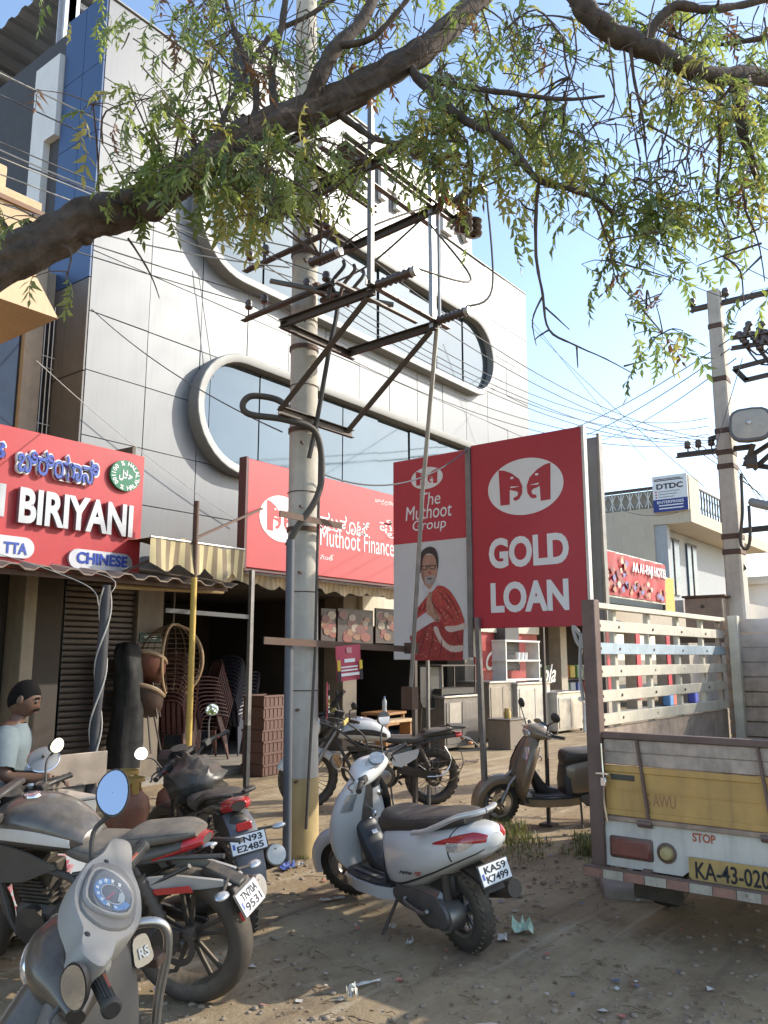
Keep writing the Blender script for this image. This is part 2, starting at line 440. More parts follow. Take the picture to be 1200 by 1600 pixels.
# ------------------------------------------------------------------ silver clad building
M_panel = mat('silver composite panel', (.19, .197, .203), .47, .3, var=.06, vs=1.1, streak=.16)
M_ring = mat('pale window surround', (.28, .278, .262), .5, .1, var=.05, streak=.06)
M_back = mat('dark joint backing', (.06, .06, .065), .8)
M_blue = mat('blue composite panel', (.035, .075, .17), .4, .15, var=.06, vs=1.5)
M_grey = mat('grey side cladding', (.13, .125, .12), .5, .2, var=.1, streak=.15)
M_glass = mat('reflective window glass', (.115, .145, .165), .05, .8, var=.06, vs=.8)
M_plaster = mat('cream plaster', (.55, .46, .33), .85, var=.12, vs=2, bump=.15, bs=60, streak=.25)
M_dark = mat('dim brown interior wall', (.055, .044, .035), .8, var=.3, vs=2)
M_whitewall = mat('whitewashed wall', (.70, .70, .68), .8, var=.07, vs=2, streak=.12)
sb = thing('silver_building', 'silver clad building with two long rounded windows behind the signboards', 'building', (5.6, 9.0, 0))
def S_(x, y, z): return V3((x-5.6, y-9.0, z))
W0, W1, ZT = 5.6, 17.45, 10.42
bw = MB()
bw.box(0, W1-W0, .03, 9.0, 2.62, ZT-.06); bw.box(2.6, 9.38, .03, .5, ZT-.06, 11.52)
obj('wall', bw, M_back, sb)
zr = [2.66, 3.53, 4.28, 5.12, 5.9, 6.72, 7.55, 8.38, 9.2, ZT]
xs = [W0+.9*i for i in range(13)]+[W1]
shared = {}
for r in range(len(zr)-1):
    for i in range(len(xs)-1):
        wd = round(xs[i+1]-xs[i], 3); ht = round(zr[r+1]-zr[r], 3)
        if (wd, ht) not in shared:
            shared[wd, ht] = mesh_of(MB().box(.005, wd-.005, 0, .026, .005, ht-.005, .002), M_panel)
        o = obj('panel', shared[wd, ht], None, sb, loc=(xs[i]-W0, .0, zr[r]))
        o.rotation_euler = (random.gauss(0, .0035), random.gauss(0, .001), random.gauss(0, .0035))
for i in range(7):
    if ('p', 0) not in shared: shared['p', 0] = mesh_of(MB().box(.005, .963, 0, .026, .005, 1.1, .002), M_panel)
    obj('panel', shared['p', 0], None, sb, loc=(2.6+.968*i, .002, ZT+.004))
# side return: blue above, grey below
sd = mesh_of(MB().box(0, .026, .004, .476, .004, 1.03, .002), M_blue)
for r in range(4):
    for k in range(2):
        if r == 0 and k > 1: continue
        obj('panel', sd, None, sb, loc=(-.03, .0+.48*k, 6.35+1.034*r), label='blue side panel')
gsd = mesh_of(MB().box(0, .026, .004, .476, .004, 1.24, .002), M_grey)
for r in range(3):
    for k in range(2): obj('panel', gsd, None, sb, loc=(-.03, .48*k, 2.6+1.25*r), label='dark grey side panel')
obj('coping', MB().box(-.05, W1-W0+.02, -.03, .2, ZT+.003, ZT+.03, .004).box(2.58, 9.4, -.03, .25, 11.525, 11.56, .004), M_ring, sb)
def stadium(x0, x1, z0, z1, n=18):
    r = (z1-z0)/2; zc = (z0+z1)/2; P = []
    for k in range(n+1):
        a = -math.pi/2+math.pi*k/n; P.append((x1-r+r*math.cos(a), zc+r*math.sin(a)))
    for k in range(n+1):
        a = math.pi/2+math.pi*k/n; P.append((x0+r+r*math.cos(a), zc+r*math.sin(a)))
    return P
def clipx(P, lo, hi):
    for lim, sg in ((lo, 1), (hi, -1)):
        Q = []
        for i in range(len(P)):
            a, b = P[i], P[(i+1) % len(P)]; da, db = sg*(a[0]-lim), sg*(b[0]-lim)
            if da >= 0: Q.append(a)
            if da*db < 0: f = da/(da-db); Q.append((lim, a[1]+f*(b[1]-a[1])))
        P = Q
    return P
XZ = Matrix(((1, 0, 0, 0), (0, 0, 1, 0), (0, 1, 0, 0), (0, 0, 0, 1)))   # (u,v,d) -> x=u, y=d, z=v
for x0, x1, z0, z1 in ((7.12, 15.58, 7.12, 8.92), (7.22, 15.75, 4.18, 6.0)):
    A = stadium(x0-W0, x1-W0, z0, z1); B = stadium(x0-W0+.105, x1-W0-.105, z0+.105, z1-.105); C = stadium(x0-W0+.125, x1-W0-.125, z0+.125, z1-.125)
    m = MB()
    R = [[V3((a, .0, b)) for a, b in A], [V3((a, -.20, b)) for a, b in A], [V3((a, -.21, b)) for a, b in stadium(x0-W0+.012, x1-W0-.012, z0+.012, z1-.012)],
         [V3((a, -.21, b)) for a, b in B], [V3((a, -.20, b)) for a, b in C], [V3((a, .0, b)) for a, b in C]]
    m.rings(R, caps=False)
    fr = obj('window_frame', m, M_ring, sb, ang=30)
    x = x0; P = stadium(x0-W0+.15, x1-W0-.15, z0+.15, z1-.15)
    edges = [x0-W0]+list(np.arange(math.ceil((x0-W0)/.98)*.98, x1-W0-.2, .98))+[x1-W0]
    for a, b in zip(edges[:-1], edges[1:]):
        Q = clipx(P, a+.012, b-.012)
        if len(Q) > 2:
            p = obj('pane', MB().prism(Q, XZ @ Matrix.Translation((0, 0, -.05)), .025), M_glass, fr, ang=30)
            p.rotation_euler = (random.gauss(0, .002), 0, random.gauss(0, .003))
    obj('mullion', MB().prism(clipx(P, -9, 99), XZ @ Matrix.Translation((0, 0, -.018)), .012), M_back, fr, ang=30)
# raised letters on the parapet: only the few the leaves leave readable
M_let = mat('white channel letter', (.8, .8, .78), .45)
for s, px, py, h, mm in (('I', 571, 262, .8, M_let), ('H', 612, 292, .75, M_let), ('E', 700, 343, .62, M_let), ('N', 722, 350, .62, M_let), ('U', 706, 309, .3, K['lens_red']), ('S', 722, 320, .3, K['lens_red'])):
    p = onY(px, py, 8.9)
    t = text_mb(s, None, h, .09, .03).xf(Matrix.Translation(S_(p.x, 8.985, p.z)) @ Matrix.Rotation(math.pi/2, 4, 'X'))
    obj('letter', t, mm, sb, ang=30)
# ground floor of the same block
gf = MB()
gf.box(S_(6.55, 0, 0).x, S_(6.95, 0, 0).x, -.02, .4, 0, 2.6)
gf.box(S_(10.6, 0, 0).x, S_(10.95, 0, 0).x, -.02, .4, 0, 2.6)
gf.box(S_(14.35, 0, 0).x, S_(14.7, 0, 0).x, -.02, .4, 0, 2.6)
objs('pillar', gf, mat('stained pillar plaster', (.20, .165, .125), .85, var=.2, vs=3, streak=.3), sb)
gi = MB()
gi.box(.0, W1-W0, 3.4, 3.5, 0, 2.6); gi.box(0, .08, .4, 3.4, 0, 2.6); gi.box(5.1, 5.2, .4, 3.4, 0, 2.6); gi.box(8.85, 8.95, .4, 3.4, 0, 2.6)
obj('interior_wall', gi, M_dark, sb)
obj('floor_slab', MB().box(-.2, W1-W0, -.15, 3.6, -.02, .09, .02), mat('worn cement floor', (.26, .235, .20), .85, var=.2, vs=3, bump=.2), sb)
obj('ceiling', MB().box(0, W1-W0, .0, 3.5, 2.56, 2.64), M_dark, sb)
# rolling shutter, slat by slat
M_sh = mat('brown shutter steel', (.085, .065, .052), .55, .4, var=.15, streak=.3)
sh = mesh_of(MB().rings([[V3((x, y, z)) for y, z in ((0, .004), (-.018, .012), (-.024, .035), (-.018, .058), (0, .066), (.006, .035))] for x in (0, .98)]), M_sh)
for k in range(34): obj('slat', sh, None, sb, loc=(-.02, .06, .1+.0705*k))
# wall of coke red right of the boards
M_red = mat('red painted wall', (.36, .05, .045), .6, var=.12, vs=3, streak=.15)
M_band = mat('pale cream band', (.60, .54, .42), .75, var=.1, streak=.2)
rw = obj('red_wall', MB().box(9.12, W1-W0, -.03, .1, .1, 2.1), M_red, sb)
obj('band', MB().box(5.4, W1-W0, -.1, .12, 2.1, 2.62, .01), M_band, sb)
for s, px, py, h, kw in (('Coca', 780, 1032, .32, {}), ('Cola', 852, 1052, .34, {})):
    p = onY(px, py, 8.97)
    obj('lettering', text_mb(s, None, h*1.25, .004, .015, .45).xf(Matrix.Translation(S_(p.x, 8.966, p.z)) @ Matrix.Rotation(math.pi/2, 4, 'X')), K['offwhite'], rw)

# ------------------------------------------------------------------ narrow gap between the two blocks
gp = thing('recessed_wall', 'shaded recessed wall with barred window between the yellow and silver buildings', 'wall', (4.55, 9.72, 0))
g = MB(); g.box(-.1, 1.06, .06, .3, 2.4, 6.6); g.box(.6, .84, -.05, .06, 2.4, 6.6); obj('wall', g, mat('beige recess plaster', (.40, .34, .27), .85, var=.12, streak=.2), gp)
obj('window', MB().box(.05, .58, .02, .055, 3.3, 6.2), mat('dark blue glazing', (.03, .045, .07), .06, .3), gp)
wf = obj('window_frame', MB().box(.85, 1.02, .0, .05, 3.0, 6.0), mat('dark glazing', (.03, .032, .036), .12), gp)
for q in range(3): obj('bar', MB().cyl((.87+.06*q, -.03, 3.0), (.87+.06*q, -.03, 6.1), .007, 6), K['white'], wf)
for q in (3.4, 3.55, 4.35, 4.5, 5.25, 5.4): obj('bar', MB().cyl((.84, -.035, q), (1.04, -.035, q), .006, 6), K['white'], wf)
ub = thing('white_stair_tower', 'white rooftop stair tower with an open side behind the blue panels', 'building', (5.5, 9.98, 0))
u = MB(); u.box(0, 2.5, 0, .62, 8.72, 9.98); u.box(0, .5, .27, .62, 6.3, 8.72); u.box(.2, 2.5, .5, .62, 6.3, 8.72); u.box(2.3, 2.5, 0, .5, 6.3, 8.72)
obj('wall', u, M_whitewall, ub)

# ------------------------------------------------------------------ tin roofed shed high on the left
M_tin = mat('grey corrugated roofing', (.34, .34, .35), .5, .5, var=.1, vs=1.5, streak=.2)
ts = thing('tin_roof_shed', 'high corrugated tin roof on steel posts above the white stair tower', 'shed', (5.9, 10.8, 9.9))
def corr(x0, x1, y0, y1, z0, z1, per, amp, along='x', th=.006, n=4):      # corrugated sheet; ridges run along the named axis
    L = (y1-y0) if along == 'x' else (x1-x0); m = int(L/per*2*n); R = [[], []]
    top = [[], []]; bot = [[], []]
    for i in range(m+1):
        a = L*i/m; d = amp*max(-1, min(1, 1.6*math.sin(2*math.pi*a/per)))
        for e in (0, 1):
            if along == 'x': p = V3((x0 if e == 0 else x1, y0+a, z0+(z1-z0)*a/L+d))
            else: p = V3((x0+a, y0 if e == 0 else y1, (z0 if e == 0 else z1)+d))
            top[e].append(p); bot[e].append(p-V3((0, 0, th)))
    mb = MB(); w2 = m+1
    mb.add(top[0]+top[1]+bot[0]+bot[1], [(i, i+1, w2+i+1, w2+i) for i in range(m)]+[(2*w2+i, 3*w2+i, 3*w2+i+1, 2*w2+i+1) for i in range(m)] +
           [(i, 2*w2+i, 2*w2+i+1, i+1) for i in range(m)]+[(w2+i, w2+i+1, 3*w2+i+1, 3*w2+i) for i in range(m)])
    return mb
obj('roof', corr(0, 8, -.2, 9, 2.1, 2.3, .42, .035), M_tin, ts, ang=25)
pf = mat('pale painted steel', (.55, .56, .6), .5, .2)
obj('post', MB().box(.08, .2, -.1, .1, .08, 2.05).box(.02, .26, -.1, -.08, .08, 2.05).box(.02, .26, .08, .1, .08, 2.05), pf, ts)
obj('post', MB().box(1.0, 1.1, 4.0, 4.1, -4.5, 2.15), mat('blue grey post', (.24, .28, .36), .5), ts)
for k in range(4): obj('purlin', MB().bar((.1, .2+2.6*k, 1.95+.06*k), (8, .2+2.6*k, 1.95+.06*k), .06, .1), pf, ts)
obj('brace', MB().bar((.1, 4.05, .2), (2.2, 4.05, 1.9), .05, .05), pf, ts)
rs = thing('rooftop_shed', 'pale rooftop shed hung with green netting behind the silver parapet', 'shed', (7.4, 11.3, 10.2))
obj('wall', MB().box(0, 2.6, 0, 2, 0, 2.1), mat('pale blue sheet', (.50, .56, .58), .6, var=.12, streak=.2), rs)
nm = mat('green shade net', (.10, .34, .24), .8, var=.3, vs=4)
for a, b, c, d in ((.5, 1.0, .3, 1.2), (1.3, 2.0, .1, 1.0), (1.75, 2.35, .9, 1.7)):
    obj('shade_net', MB().rings([[V3((a+(b-a)*i/8, -.05-.03*math.sin(i*2.1+q), c+(d-c)*q/5+.04*math.sin(i*1.3))) for i in range(9)] for q in range(6)], caps=False, close=False), nm, rs, ang=180)
obj('post', MB().box(.18, .25, -.08, -.02, 0, 2.3), mat('red post', (.45, .1, .07), .6), rs)

# ------------------------------------------------------------------ yellow building on the left
yb = thing('yellow_building', 'sunlit yellow plastered building with sloping balcony hood at left', 'building', (4.5, 9.1, 0))
M_yel = mat('yellow ochre plaster', (.60, .44, .27), .85, var=.12, vs=1.6, bump=.12, bs=40, streak=.3)
y = MB(); y.box(-8, 0, 0, 5, 2.7, 6.2)
obj('wall', y, M_yel, yb)
obj('balcony', MB().box(-8, -.22, -1.2, 0, 5.52, 6.36, .01).box(-8, -.6, -1.15, -.9, 6.363, 6.62, .01), M_yel, yb)
hd = MB(); hd.rings([[V3((-8, -1.3, 5.1)), V3((-8, 0, 5.1)), V3((-8, 0, 5.515)), V3((-8, -1.18, 5.515))], [V3((-.0, -1.3, 5.1)), V3((-.0, 0, 5.1)), V3((-.12, 0, 5.515)), V3((-.2, -1.18, 5.515))]])
obj('hood', hd, M_yel, yb, ang=20)
obj('moulding', MB().box(-8, -.2, -1.235, -1.2, 6.2, 6.25), mat('brown moulding', (.25, .15, .1), .8), yb)
# ground floor left: pillars, back wall, plywood door
lf = thing('left_shop_front', 'dim brown shop front behind the stall, with beige pillars and a plain door', 'shop', (3.0, 8.2, 0))
M_bp = mat('beige pillar paint', (.30, .255, .19), .8, var=.15, streak=.35)
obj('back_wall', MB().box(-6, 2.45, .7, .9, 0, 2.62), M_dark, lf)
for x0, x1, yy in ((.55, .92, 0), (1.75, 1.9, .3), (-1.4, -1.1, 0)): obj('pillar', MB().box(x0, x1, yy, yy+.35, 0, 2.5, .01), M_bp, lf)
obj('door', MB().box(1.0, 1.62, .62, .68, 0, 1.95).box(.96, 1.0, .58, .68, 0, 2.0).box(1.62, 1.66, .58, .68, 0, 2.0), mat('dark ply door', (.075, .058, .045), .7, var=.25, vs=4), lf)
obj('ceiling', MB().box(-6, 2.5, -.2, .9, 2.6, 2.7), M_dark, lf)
# ------------------------------------------------------------------ right hand side of the street
cb = thing('cream_building', 'cream two storey building with balcony railings and a courier sign on its corner', 'building', (29.5, 9.0, 0))
M_cr = mat('cream wall', (.58, .50, .38), .85, var=.1, vs=1.0, streak=.25)
M_bw = mat('bluish white recess paint', (.40, .415, .42), .8, var=.1, streak=.15)
c = MB(); c.box(0, 11, 0, 5, 6.32, 6.75); c.box(0, .18, 1.25, 5, 6.75, 6.95); c.box(-.02, .2, 0, 1.3, 6.75, 8.0); c.box(.2, 1.1, 0, .18, 6.75, 8.0); c.box(4.2, 4.7, 0, .18, 6.75, 7.8)
c.box(0, 11, 1.35, 5, 2.6, 6.32); obj('wall', c, M_cr, cb)
obj('recess_wall', MB().box(.35, 9, 1.28, 1.345, 3.6, 6.3).box(.05, .35, .9, 1.35, 3.6, 6.31), M_bw, cb)
for x0, x1 in ((.9, 2.2), (3.2, 4.3)):
    f = obj('window', MB().box(x0, x1, 1.2, 1.27, 3.9, 5.95), mat('deep blue glass', (.05, .085, .13), .15), cb)
    obj('frame', MB().box(x0-.06, x1+.06, 1.18, 1.2, 5.95, 6.02).box((x0+x1)/2-.03, (x0+x1)/2+.03, 1.17, 1.197, 3.9, 5.95), K['steel_dark'], f)
# white balusters along the side parapet
bal = MB().box(-.02, .02, -.02, .02, 0, .7).bar((0, -.12, .05), (0, .12, .6), .03, .03).bar((0, .12, .05), (0, -.12, .6), .03, .03)
bm_ = mesh_of(bal, K['offwhite'])
for k in range(10): obj('baluster', bm_, None, cb, loc=(.02, 1.5+.34*k, 6.96))
obj('screen_wall', MB().box(.12, .17, 1.3, 5, 6.955, 7.62), mat('grey infill', (.38, .34, .27), .85), cb)
obj('handrail', MB().box(-.03, .2, 1.3, 5, 7.66, 7.74), K['steel_dark'], cb)
ib = mesh_of(MB().cyl((0, 0, 0), (0, 0, .92), .03, 6).bar((-.14, 0, .2), (.14, 0, .7), .03, .03), K['steel_dark'])
for k in range(9): obj('baluster', ib, None, cb, loc=(1.25+.34*k, .08, 6.76), label='black iron baluster')
obj('handrail', MB().box(1.1, 4.2, .05, .12, 7.68, 7.74), K['steel_dark'], cb)
# lower storey and stair wall with the slit window
lw = MB(); lw.box(-.5, 4.5, .3, 1.2, 0, 3.55); lw.box(2.0, 3.2, -2.2, .3, 0, 2.9); obj('lower_wall', lw, mat('taupe plaster', (.40, .34, .29), .85, var=.1), cb)
obj('slit_window', MB().prism(stadium(.9, 1.45, 2.0, 3.3, 8), XZ @ Matrix.Translation((0, 0, .27)), .06), K['steel_dark'], cb)
obj('stair_parapet', MB().prism([(2.4, 3.6), (6.5, 3.6), (6.5, 3.3), (4.6, 2.2), (4.6, 1.4), (3.6, 1.4)], XZ @ Matrix.Translation((0, 0, -.8)), .25), M_cr, cb)
# courier sign on the corner
ds = thing('courier_sign', 'white and blue courier sign hung on the corner of the cream balcony', 'sign', (29.42, 9.65, 7.4))
obj('board', MB().box(-.05, 0, -.62, .62, -.66, .66, .005), K['white'], ds)
obj('blue_band', MB().box(-.056, -.05, -.62, .62, -.66, -.2), mat('navy print', (.03, .05, .22), .5), ds)
MX = Matrix(((0, 0, -1, 0), (-1, 0, 0, 0), (0, 1, 0, 0), (0, 0, 0, 1)))       # (u,v,d) on a face that looks to -x
def onface(x, y, z): return Matrix.Translation((x, y, z)) @ MX
obj('lettering', text_mb('DTDC', .95, .2, .004, .03).xf(onface(-.051, 0, .27)), K['ink'], ds)
obj('lettering', text_mb('ENTERPRISES', .95, .1, .004, .02).xf(onface(-.057, 0, -.31)), K['white'], ds)
tl = MB()
for k in range(2): tl.box(-.054, -.05, -.5+.1*k, .55, .47+.05*k, .50+.05*k)
obj('rule', tl, K['ink'], ds)
for k, zz in enumerate((.08, -.02, -.12)):
    obj('bullet', MB().cyl((-.054, .5, zz), (-.049, .5, zz), .03, 10), K['lens_red'], ds)
    obj('rule', MB().box(-.053, -.05, -.35+.1*k, .42, zz-.015, zz+.015), mat('grey print', (.3, .3, .34), .6), ds)
for zz in (-.43, -.54): obj('rule', MB().box(-.06, -.056, -.45, .42, zz-.022, zz+.022), K['white'], ds)
cs = thing('white_sign', 'small white sign board standing on the far end of the cream balcony', 'sign', (34.6, 9.0, 7.3))
obj('board', MB().box(-.6, .6, -.03, .03, -.8, .75, .005), K['white'], cs)
obj('rule', MB().box(-.4, .4, -.036, -.03, .1, .25).box(-.4, .3, -.036, -.03, -.25, -.12), mat('grey print', (.3, .3, .34), .6), cs)
# hotel banner
hb = thing('hotel_banner', 'sun faded red hotel banner with food pictures, strung on a frame', 'banner', (20.7, 7.8, 3.58))
def banner_m():
    R = []
    for q in (0, 1): R.append([[V3((-2.12+4.24*i/24, -.02+.03*math.sin(i*1.3)+.02*math.sin(i*2.9+j*.8)+(.012 if q else 0), -.52+1.04*j/6)) for i in range(25)] for j in range(7)])
    mb = MB(); mb.rings(R[0], False, False); mb.rings(R[1], False, False); return mb
obj('banner_cloth', banner_m(), mat('red banner print', (.40, .03, .035), .6, var=.25, vs=3), hb, ang=180)
obj('frame', MB().bar((-2.15, .05, .54), (2.15, .05, .54), .04, .04).bar((-2.15, .05, -.54), (2.15, .05, -.54), .04, .04).bar((2.15, .05, -.56), (2.15, .05, .56), .04, .04).bar((-2.15, .05, -.56), (-2.15, .05, .56), .04, .04), K['galv'], hb)
def vert(mb, o): return mb.xf(Matrix.Translation(o) @ Matrix.Rotation(math.pi/2, 4, 'X'))
obj('lettering', vert(text_mb('AA A1-PAJI HOTEL', 2.5, .33, .01, .03), (.85, -.075, .22)), K['white'], hb)
for k in range(46):
    cc = k % 5; x, z, a = random.uniform(-2.0, -.55) if k < 26 else random.uniform(-.5, 1.9), random.uniform(-.4, .4) if k < 26 else random.uniform(-.42, -.12), random.uniform(0, 3)
    P = [(x+random.uniform(.05, .17)*math.cos(a+u), z+random.uniform(.04, .12)*math.sin(a+u)) for u in np.arange(0, 6.2, 1.05)]
    obj('picture', MB().prism(P, XZ @ Matrix.Translation((0, 0, -.068-.0008*(k % 7))), .0006), mat('banner picture %d' % cc, [(.42, .22, .12), (.16, .15, .32), (.45, .38, .30), (.22, .04, .05), (.32, .08, .06)][cc], .6, var=.5, vs=14), hb)
yp = thing('yellow_side_board', 'small yellow board fixed at the right end of the hotel banner', 'sign', (23.4, 7.9, 3.3))
obj('board', MB().box(-.4, .4, -.03, .03, -.5, .5, .006), mat('orange yellow board', (.62, .36, .06), .6, var=.2), yp)
obj('frame', MB().box(-.43, -.4, -.04, .04, -.55, .55), K['steel_dark'], yp)
# low shops running on behind the truck
ls = thing('shop_row', 'row of low open shops with red posters beyond the truck', 'shop', (17.6, 9.2, 0))
w = MB(); w.box(0, 11.7, 0, .3, 2.55, 3.1); w.box(0, 11.7, 3.6, 3.8, 0, 3.0); w.box(0, 11.7, 0, 3.8, 3.0, 3.1)
for x0 in (1.5, 4.2, 6.4, 9.0, 11.3): w.box(x0, x0+.35, -.02, .3, 0, 2.6)
obj('wall', w, mat('dusty beige wall', (.42, .36, .28), .85, var=.12, streak=.2), ls)
obj('interior_wall', MB().box(0, 11.7, 3.3, 3.55, 0, 2.9), M_dark, ls)
for x0, zz, cc in ((4.25, .5, (.42, .035, .05)), (6.42, .4, (.40, .03, .06)), (9.02, .6, (.35, .05, .04))):
    p = obj('poster', MB().box(x0, x0+.33, -.06, -.025, zz, 2.3), mat('red poster print', cc, .5, var=.3, vs=9), ls)
obj('awning', corr(-.2, 3.6, -1.3, 0, 2.35, 2.75, .16, .02, 'y'), mat('cream awning sheet', (.66, .6, .45), .7, var=.1, streak=.2), ls, ang=25)
for k in range(26):
    x0 = .2+.42*(k % 13); zz = .6+.45*(k//13)
    cc = [(.5, .1, .08), (.6, .45, .1), (.15, .3, .12), (.5, .5, .5), (.1, .14, .4)][k % 5]
    obj('packet', MB().box(x0, x0+.3, .7, .95, zz, zz+.34, .02), mat('packet %d' % (k % 5), cc, .5, var=.3, vs=12), ls)
obj('shelf', MB().box(0, 5.6, .65, 1.0, .55, .59).box(0, 5.6, .65, 1.0, 1.0, 1.04), K['steel_dark'], ls)
obj('step', MB().box(0, 11.7, -.5, .3, -.02, .14, .02), mat('worn cement floor', (.26, .235, .20), .85), ls)
for x0, cc in ((8.2, (.1, .25, .5)), (8.5, (.5, .12, .08)), (8.9, (.55, .5, .4)), (10.6, (.07, .09, .4))):
    obj('bag', MB().box(x0, x0+.35, -.35, -.1, .14, .7, .04), mat('bag %.1f' % x0, cc, .6, var=.2), ls)
fb = thing('far_building', 'distant pale building block at the right edge beyond the poles', 'building', (44, 8.5, 0))
obj('wall', MB().box(0, 16, 0, 6, 0, 5.6).box(-.2, 16, -.5, 6, 5.2, 5.4), M_cr, fb)
for k in range(3): obj('window', MB().box(1+3*k, 2.4+3*k, -.06, -.01, 3.2, 4.6), mat('deep blue glass', (.05, .085, .13), .15), fb)
# ------------------------------------------------------------------ signboards
UX, UZ, UY = V3((1, 0, 0)), V3((0, 0, 1)), V3((0, -1, 0))
M_sign = mat('red sign vinyl', (.48, .03, .04), .42, var=.10, vs=1.3, dust=.12, streak=.14)
M_sign2 = mat('deep red sign vinyl', (.44, .018, .035), .45, var=.10, vs=1.1, dust=.12, streak=.12)
M_post = mat('grey steel post', (.20, .19, .18), .5, .5, var=.2, rust=.12, dust=.1)
class Face:      # a flat sign face: photo pixels -> its own u,v, parts placed on it
    def __init__(s, root, kind, c, off):
        s.r, s.k, s.c, s.off = root, kind, c, off
    def uv(s, px, py):
        if s.k == 'Y': p = onY(px, py, s.c+s.off); o = s.r.location; return (p.x-o.x, p.z-o.z)
        p = onX(px, py, s.c+s.off); o = s.r.location; return (-(p.y-o.y), p.z-o.z)
    def M(s, u, v, d=0):
        if s.k == 'Y': return frame((u, s.c+s.off-s.r.location.y-d, v), UX, UZ)
        return frame((s.c+s.off-s.r.location.x-d, -u, v), UY, UZ)
    def text(s, st, xl, yt, xr, yb, m, depth=.003, bold=.02, d=0, parent=None, shear=0, kern=None, name='lettering', h=None):
        a = s.uv(xl, (yt+yb)/2); b = s.uv(xr, (yt+yb)/2); c0 = s.uv((xl+xr)/2, yt); c1 = s.uv((xl+xr)/2, yb)
        mb = text_mb(st, b[0]-a[0], c0[1]-c1[1], depth, bold, shear, kern).xf(s.M((a[0]+b[0])/2, (c0[1]+c1[1])/2, d))
        return obj(name, mb, m, parent or s.r, ang=30)
    def poly(s, pts, m, name, d=0, th=.002, smooth=0, parent=None):
        P = [s.uv(*p) for p in pts]
        if smooth: P = spline(P, smooth, True)
        return obj(name, MB().prism(P, s.M(0, 0, d), th), m, parent or s.r, ang=30)
    def oval(s, px, py, hw, hh, m, name, d=0, th=.002):
        c = s.uv(px, py); a = s.uv(px+hw, py); b = s.uv(px, py-hh); w, h = a[0]-c[0], b[1]-c[1]
        P = [(c[0]+w*math.cos(q*math.pi/24), c[1]+h*math.sin(q*math.pi/24)) for q in range(48)]
        return obj(name, MB().prism(P, s.M(0, 0, d), th), m, s.r, ang=30), c, w, h
M_swh = mat('white sign print', (.78, .76, .74), .45, var=.03, dust=.06)
ELE = [(-.69, .70), (-.53, .66), (-.34, .53), (-.14, .29), (-.06, .02), (-.07, -.24), (-.15, -.42), (-.24, -.47), (-.31, -.43), (-.29, -.35), (-.20, -.31), (-.17, -.20), (-.22, -.13), (-.31, -.10), (-.40, -.05), (-.41, -.58), (-.66, -.57)]
def emblem(F, px, py, hw, hh, red):
    o, c, w, h = F.oval(px, py, hw, hh, M_swh, 'emblem_oval', .001, .003)
    for sg in (1, -1):
        P = [(c[0]+sg*a*w, c[1]+b*h) for a, b in ELE]
        e = obj('emblem_elephant', MB().prism(P, F.M(0, 0, .004), .003), red, o, ang=30)
        obj('emblem_eye', MB().prism([(c[0]+sg*(-.33+.05*math.cos(q))*w, c[1]+(.36+.045*math.sin(q))*h) for q in np.arange(0, 6.2, .9)], F.M(0, 0, .0072), .001), M_swh, o, ang=30)
        obj('emblem_tusk', MB().prism([(c[0]+sg*a*w, c[1]+b*h) for a, b in ((-.38, .06), (-.13, .02), (-.36, -.0))], F.M(0, 0, .0072), .001), M_swh, o, ang=30)
# --- biriyani sign
bs_ = thing('biriyani_sign', 'red biriyani shop sign with raised silver and blue letters above the tin canopy', 'sign', (4.0, 7.5, 3.07))
L = lambda x: x-4.0
obj('panel', MB().box(L(1.2), L(5.46), 0, .09, -.67, .67, .008), M_sign, bs_)
obj('side_brace', MB().rings([[V3((L(5.36), .09, -.6)), V3((L(5.36), .09, .78)), V3((L(5.36), .75, .80)), V3((L(5.36), .75, -.6))], [V3((L(5.40), .09, -.6)), V3((L(5.40), .09, .78)), V3((L(5.40), .75, .80)), V3((L(5.40), .75, -.6))]]), K['steel_dark'], bs_)
F = Face(bs_, 'Y', 7.5, 0)
M_sil = mat('brushed silver letter', (.42, .43, .44), .32, .75, var=.1, vs=2)
M_bluel = mat('blue acrylic letter', (.03, .07, .38), .3, var=.05, coat=.4)
F.text('BIRIYANI', 24, 776, 203, 829, M_sil, .05, .034, .012)
F.text('N', -36, 754, 3, 806, M_sil, .05, .05, .012)
kt = 'ಬಿರಿಯಾನಿ'; kk = {0: -.30, 2: -.30, 6: -.30}
F.text(kt, 21, 707, 153, 752, K['white'], .03, .055, .010, kern=None, name='letter_border')
F.text(kt, 24, 710, 150, 749, M_bluel, .012, .012, .042, kern=None)
F.text('ನ', -34, 686, 7, 718, K['white'], .03, .055, .010, name='letter_border'); F.text('ನ', -32, 689, 4, 715, M_bluel, .012, .012, .042)
M_pill = mat('silver pill plate', (.55, .56, .60), .35, .5, var=.06)
for a, b, t in (((104, 872), (203, 885), 'CHINESE'), ((-70, 846), (50, 861), 'TTA')):
    u0, u1 = F.uv(*a), F.uv(*b); v = (u0[1]+u1[1])/2+.01
    p = obj('pill_plate', MB().prism(stadium(u0[0], u1[0], v-.1, v+.1, 10), F.M(0, 0, .005), .035), M_pill, bs_, ang=30)
    if t == 'CHINESE': F.text(t, 116, 866, 195, 884, M_bluel, .006, .03, .041, parent=p)
    else: F.text(t, 2, 848, 39, 866, M_bluel, .006, .03, .041, parent=p)
M_hal = mat('green halal plate', (.01, .17, .08), .35, var=.05)
o, c, w, h = F.oval(193, 744, 23, 24, M_hal, 'halal_plate', .004, .035)
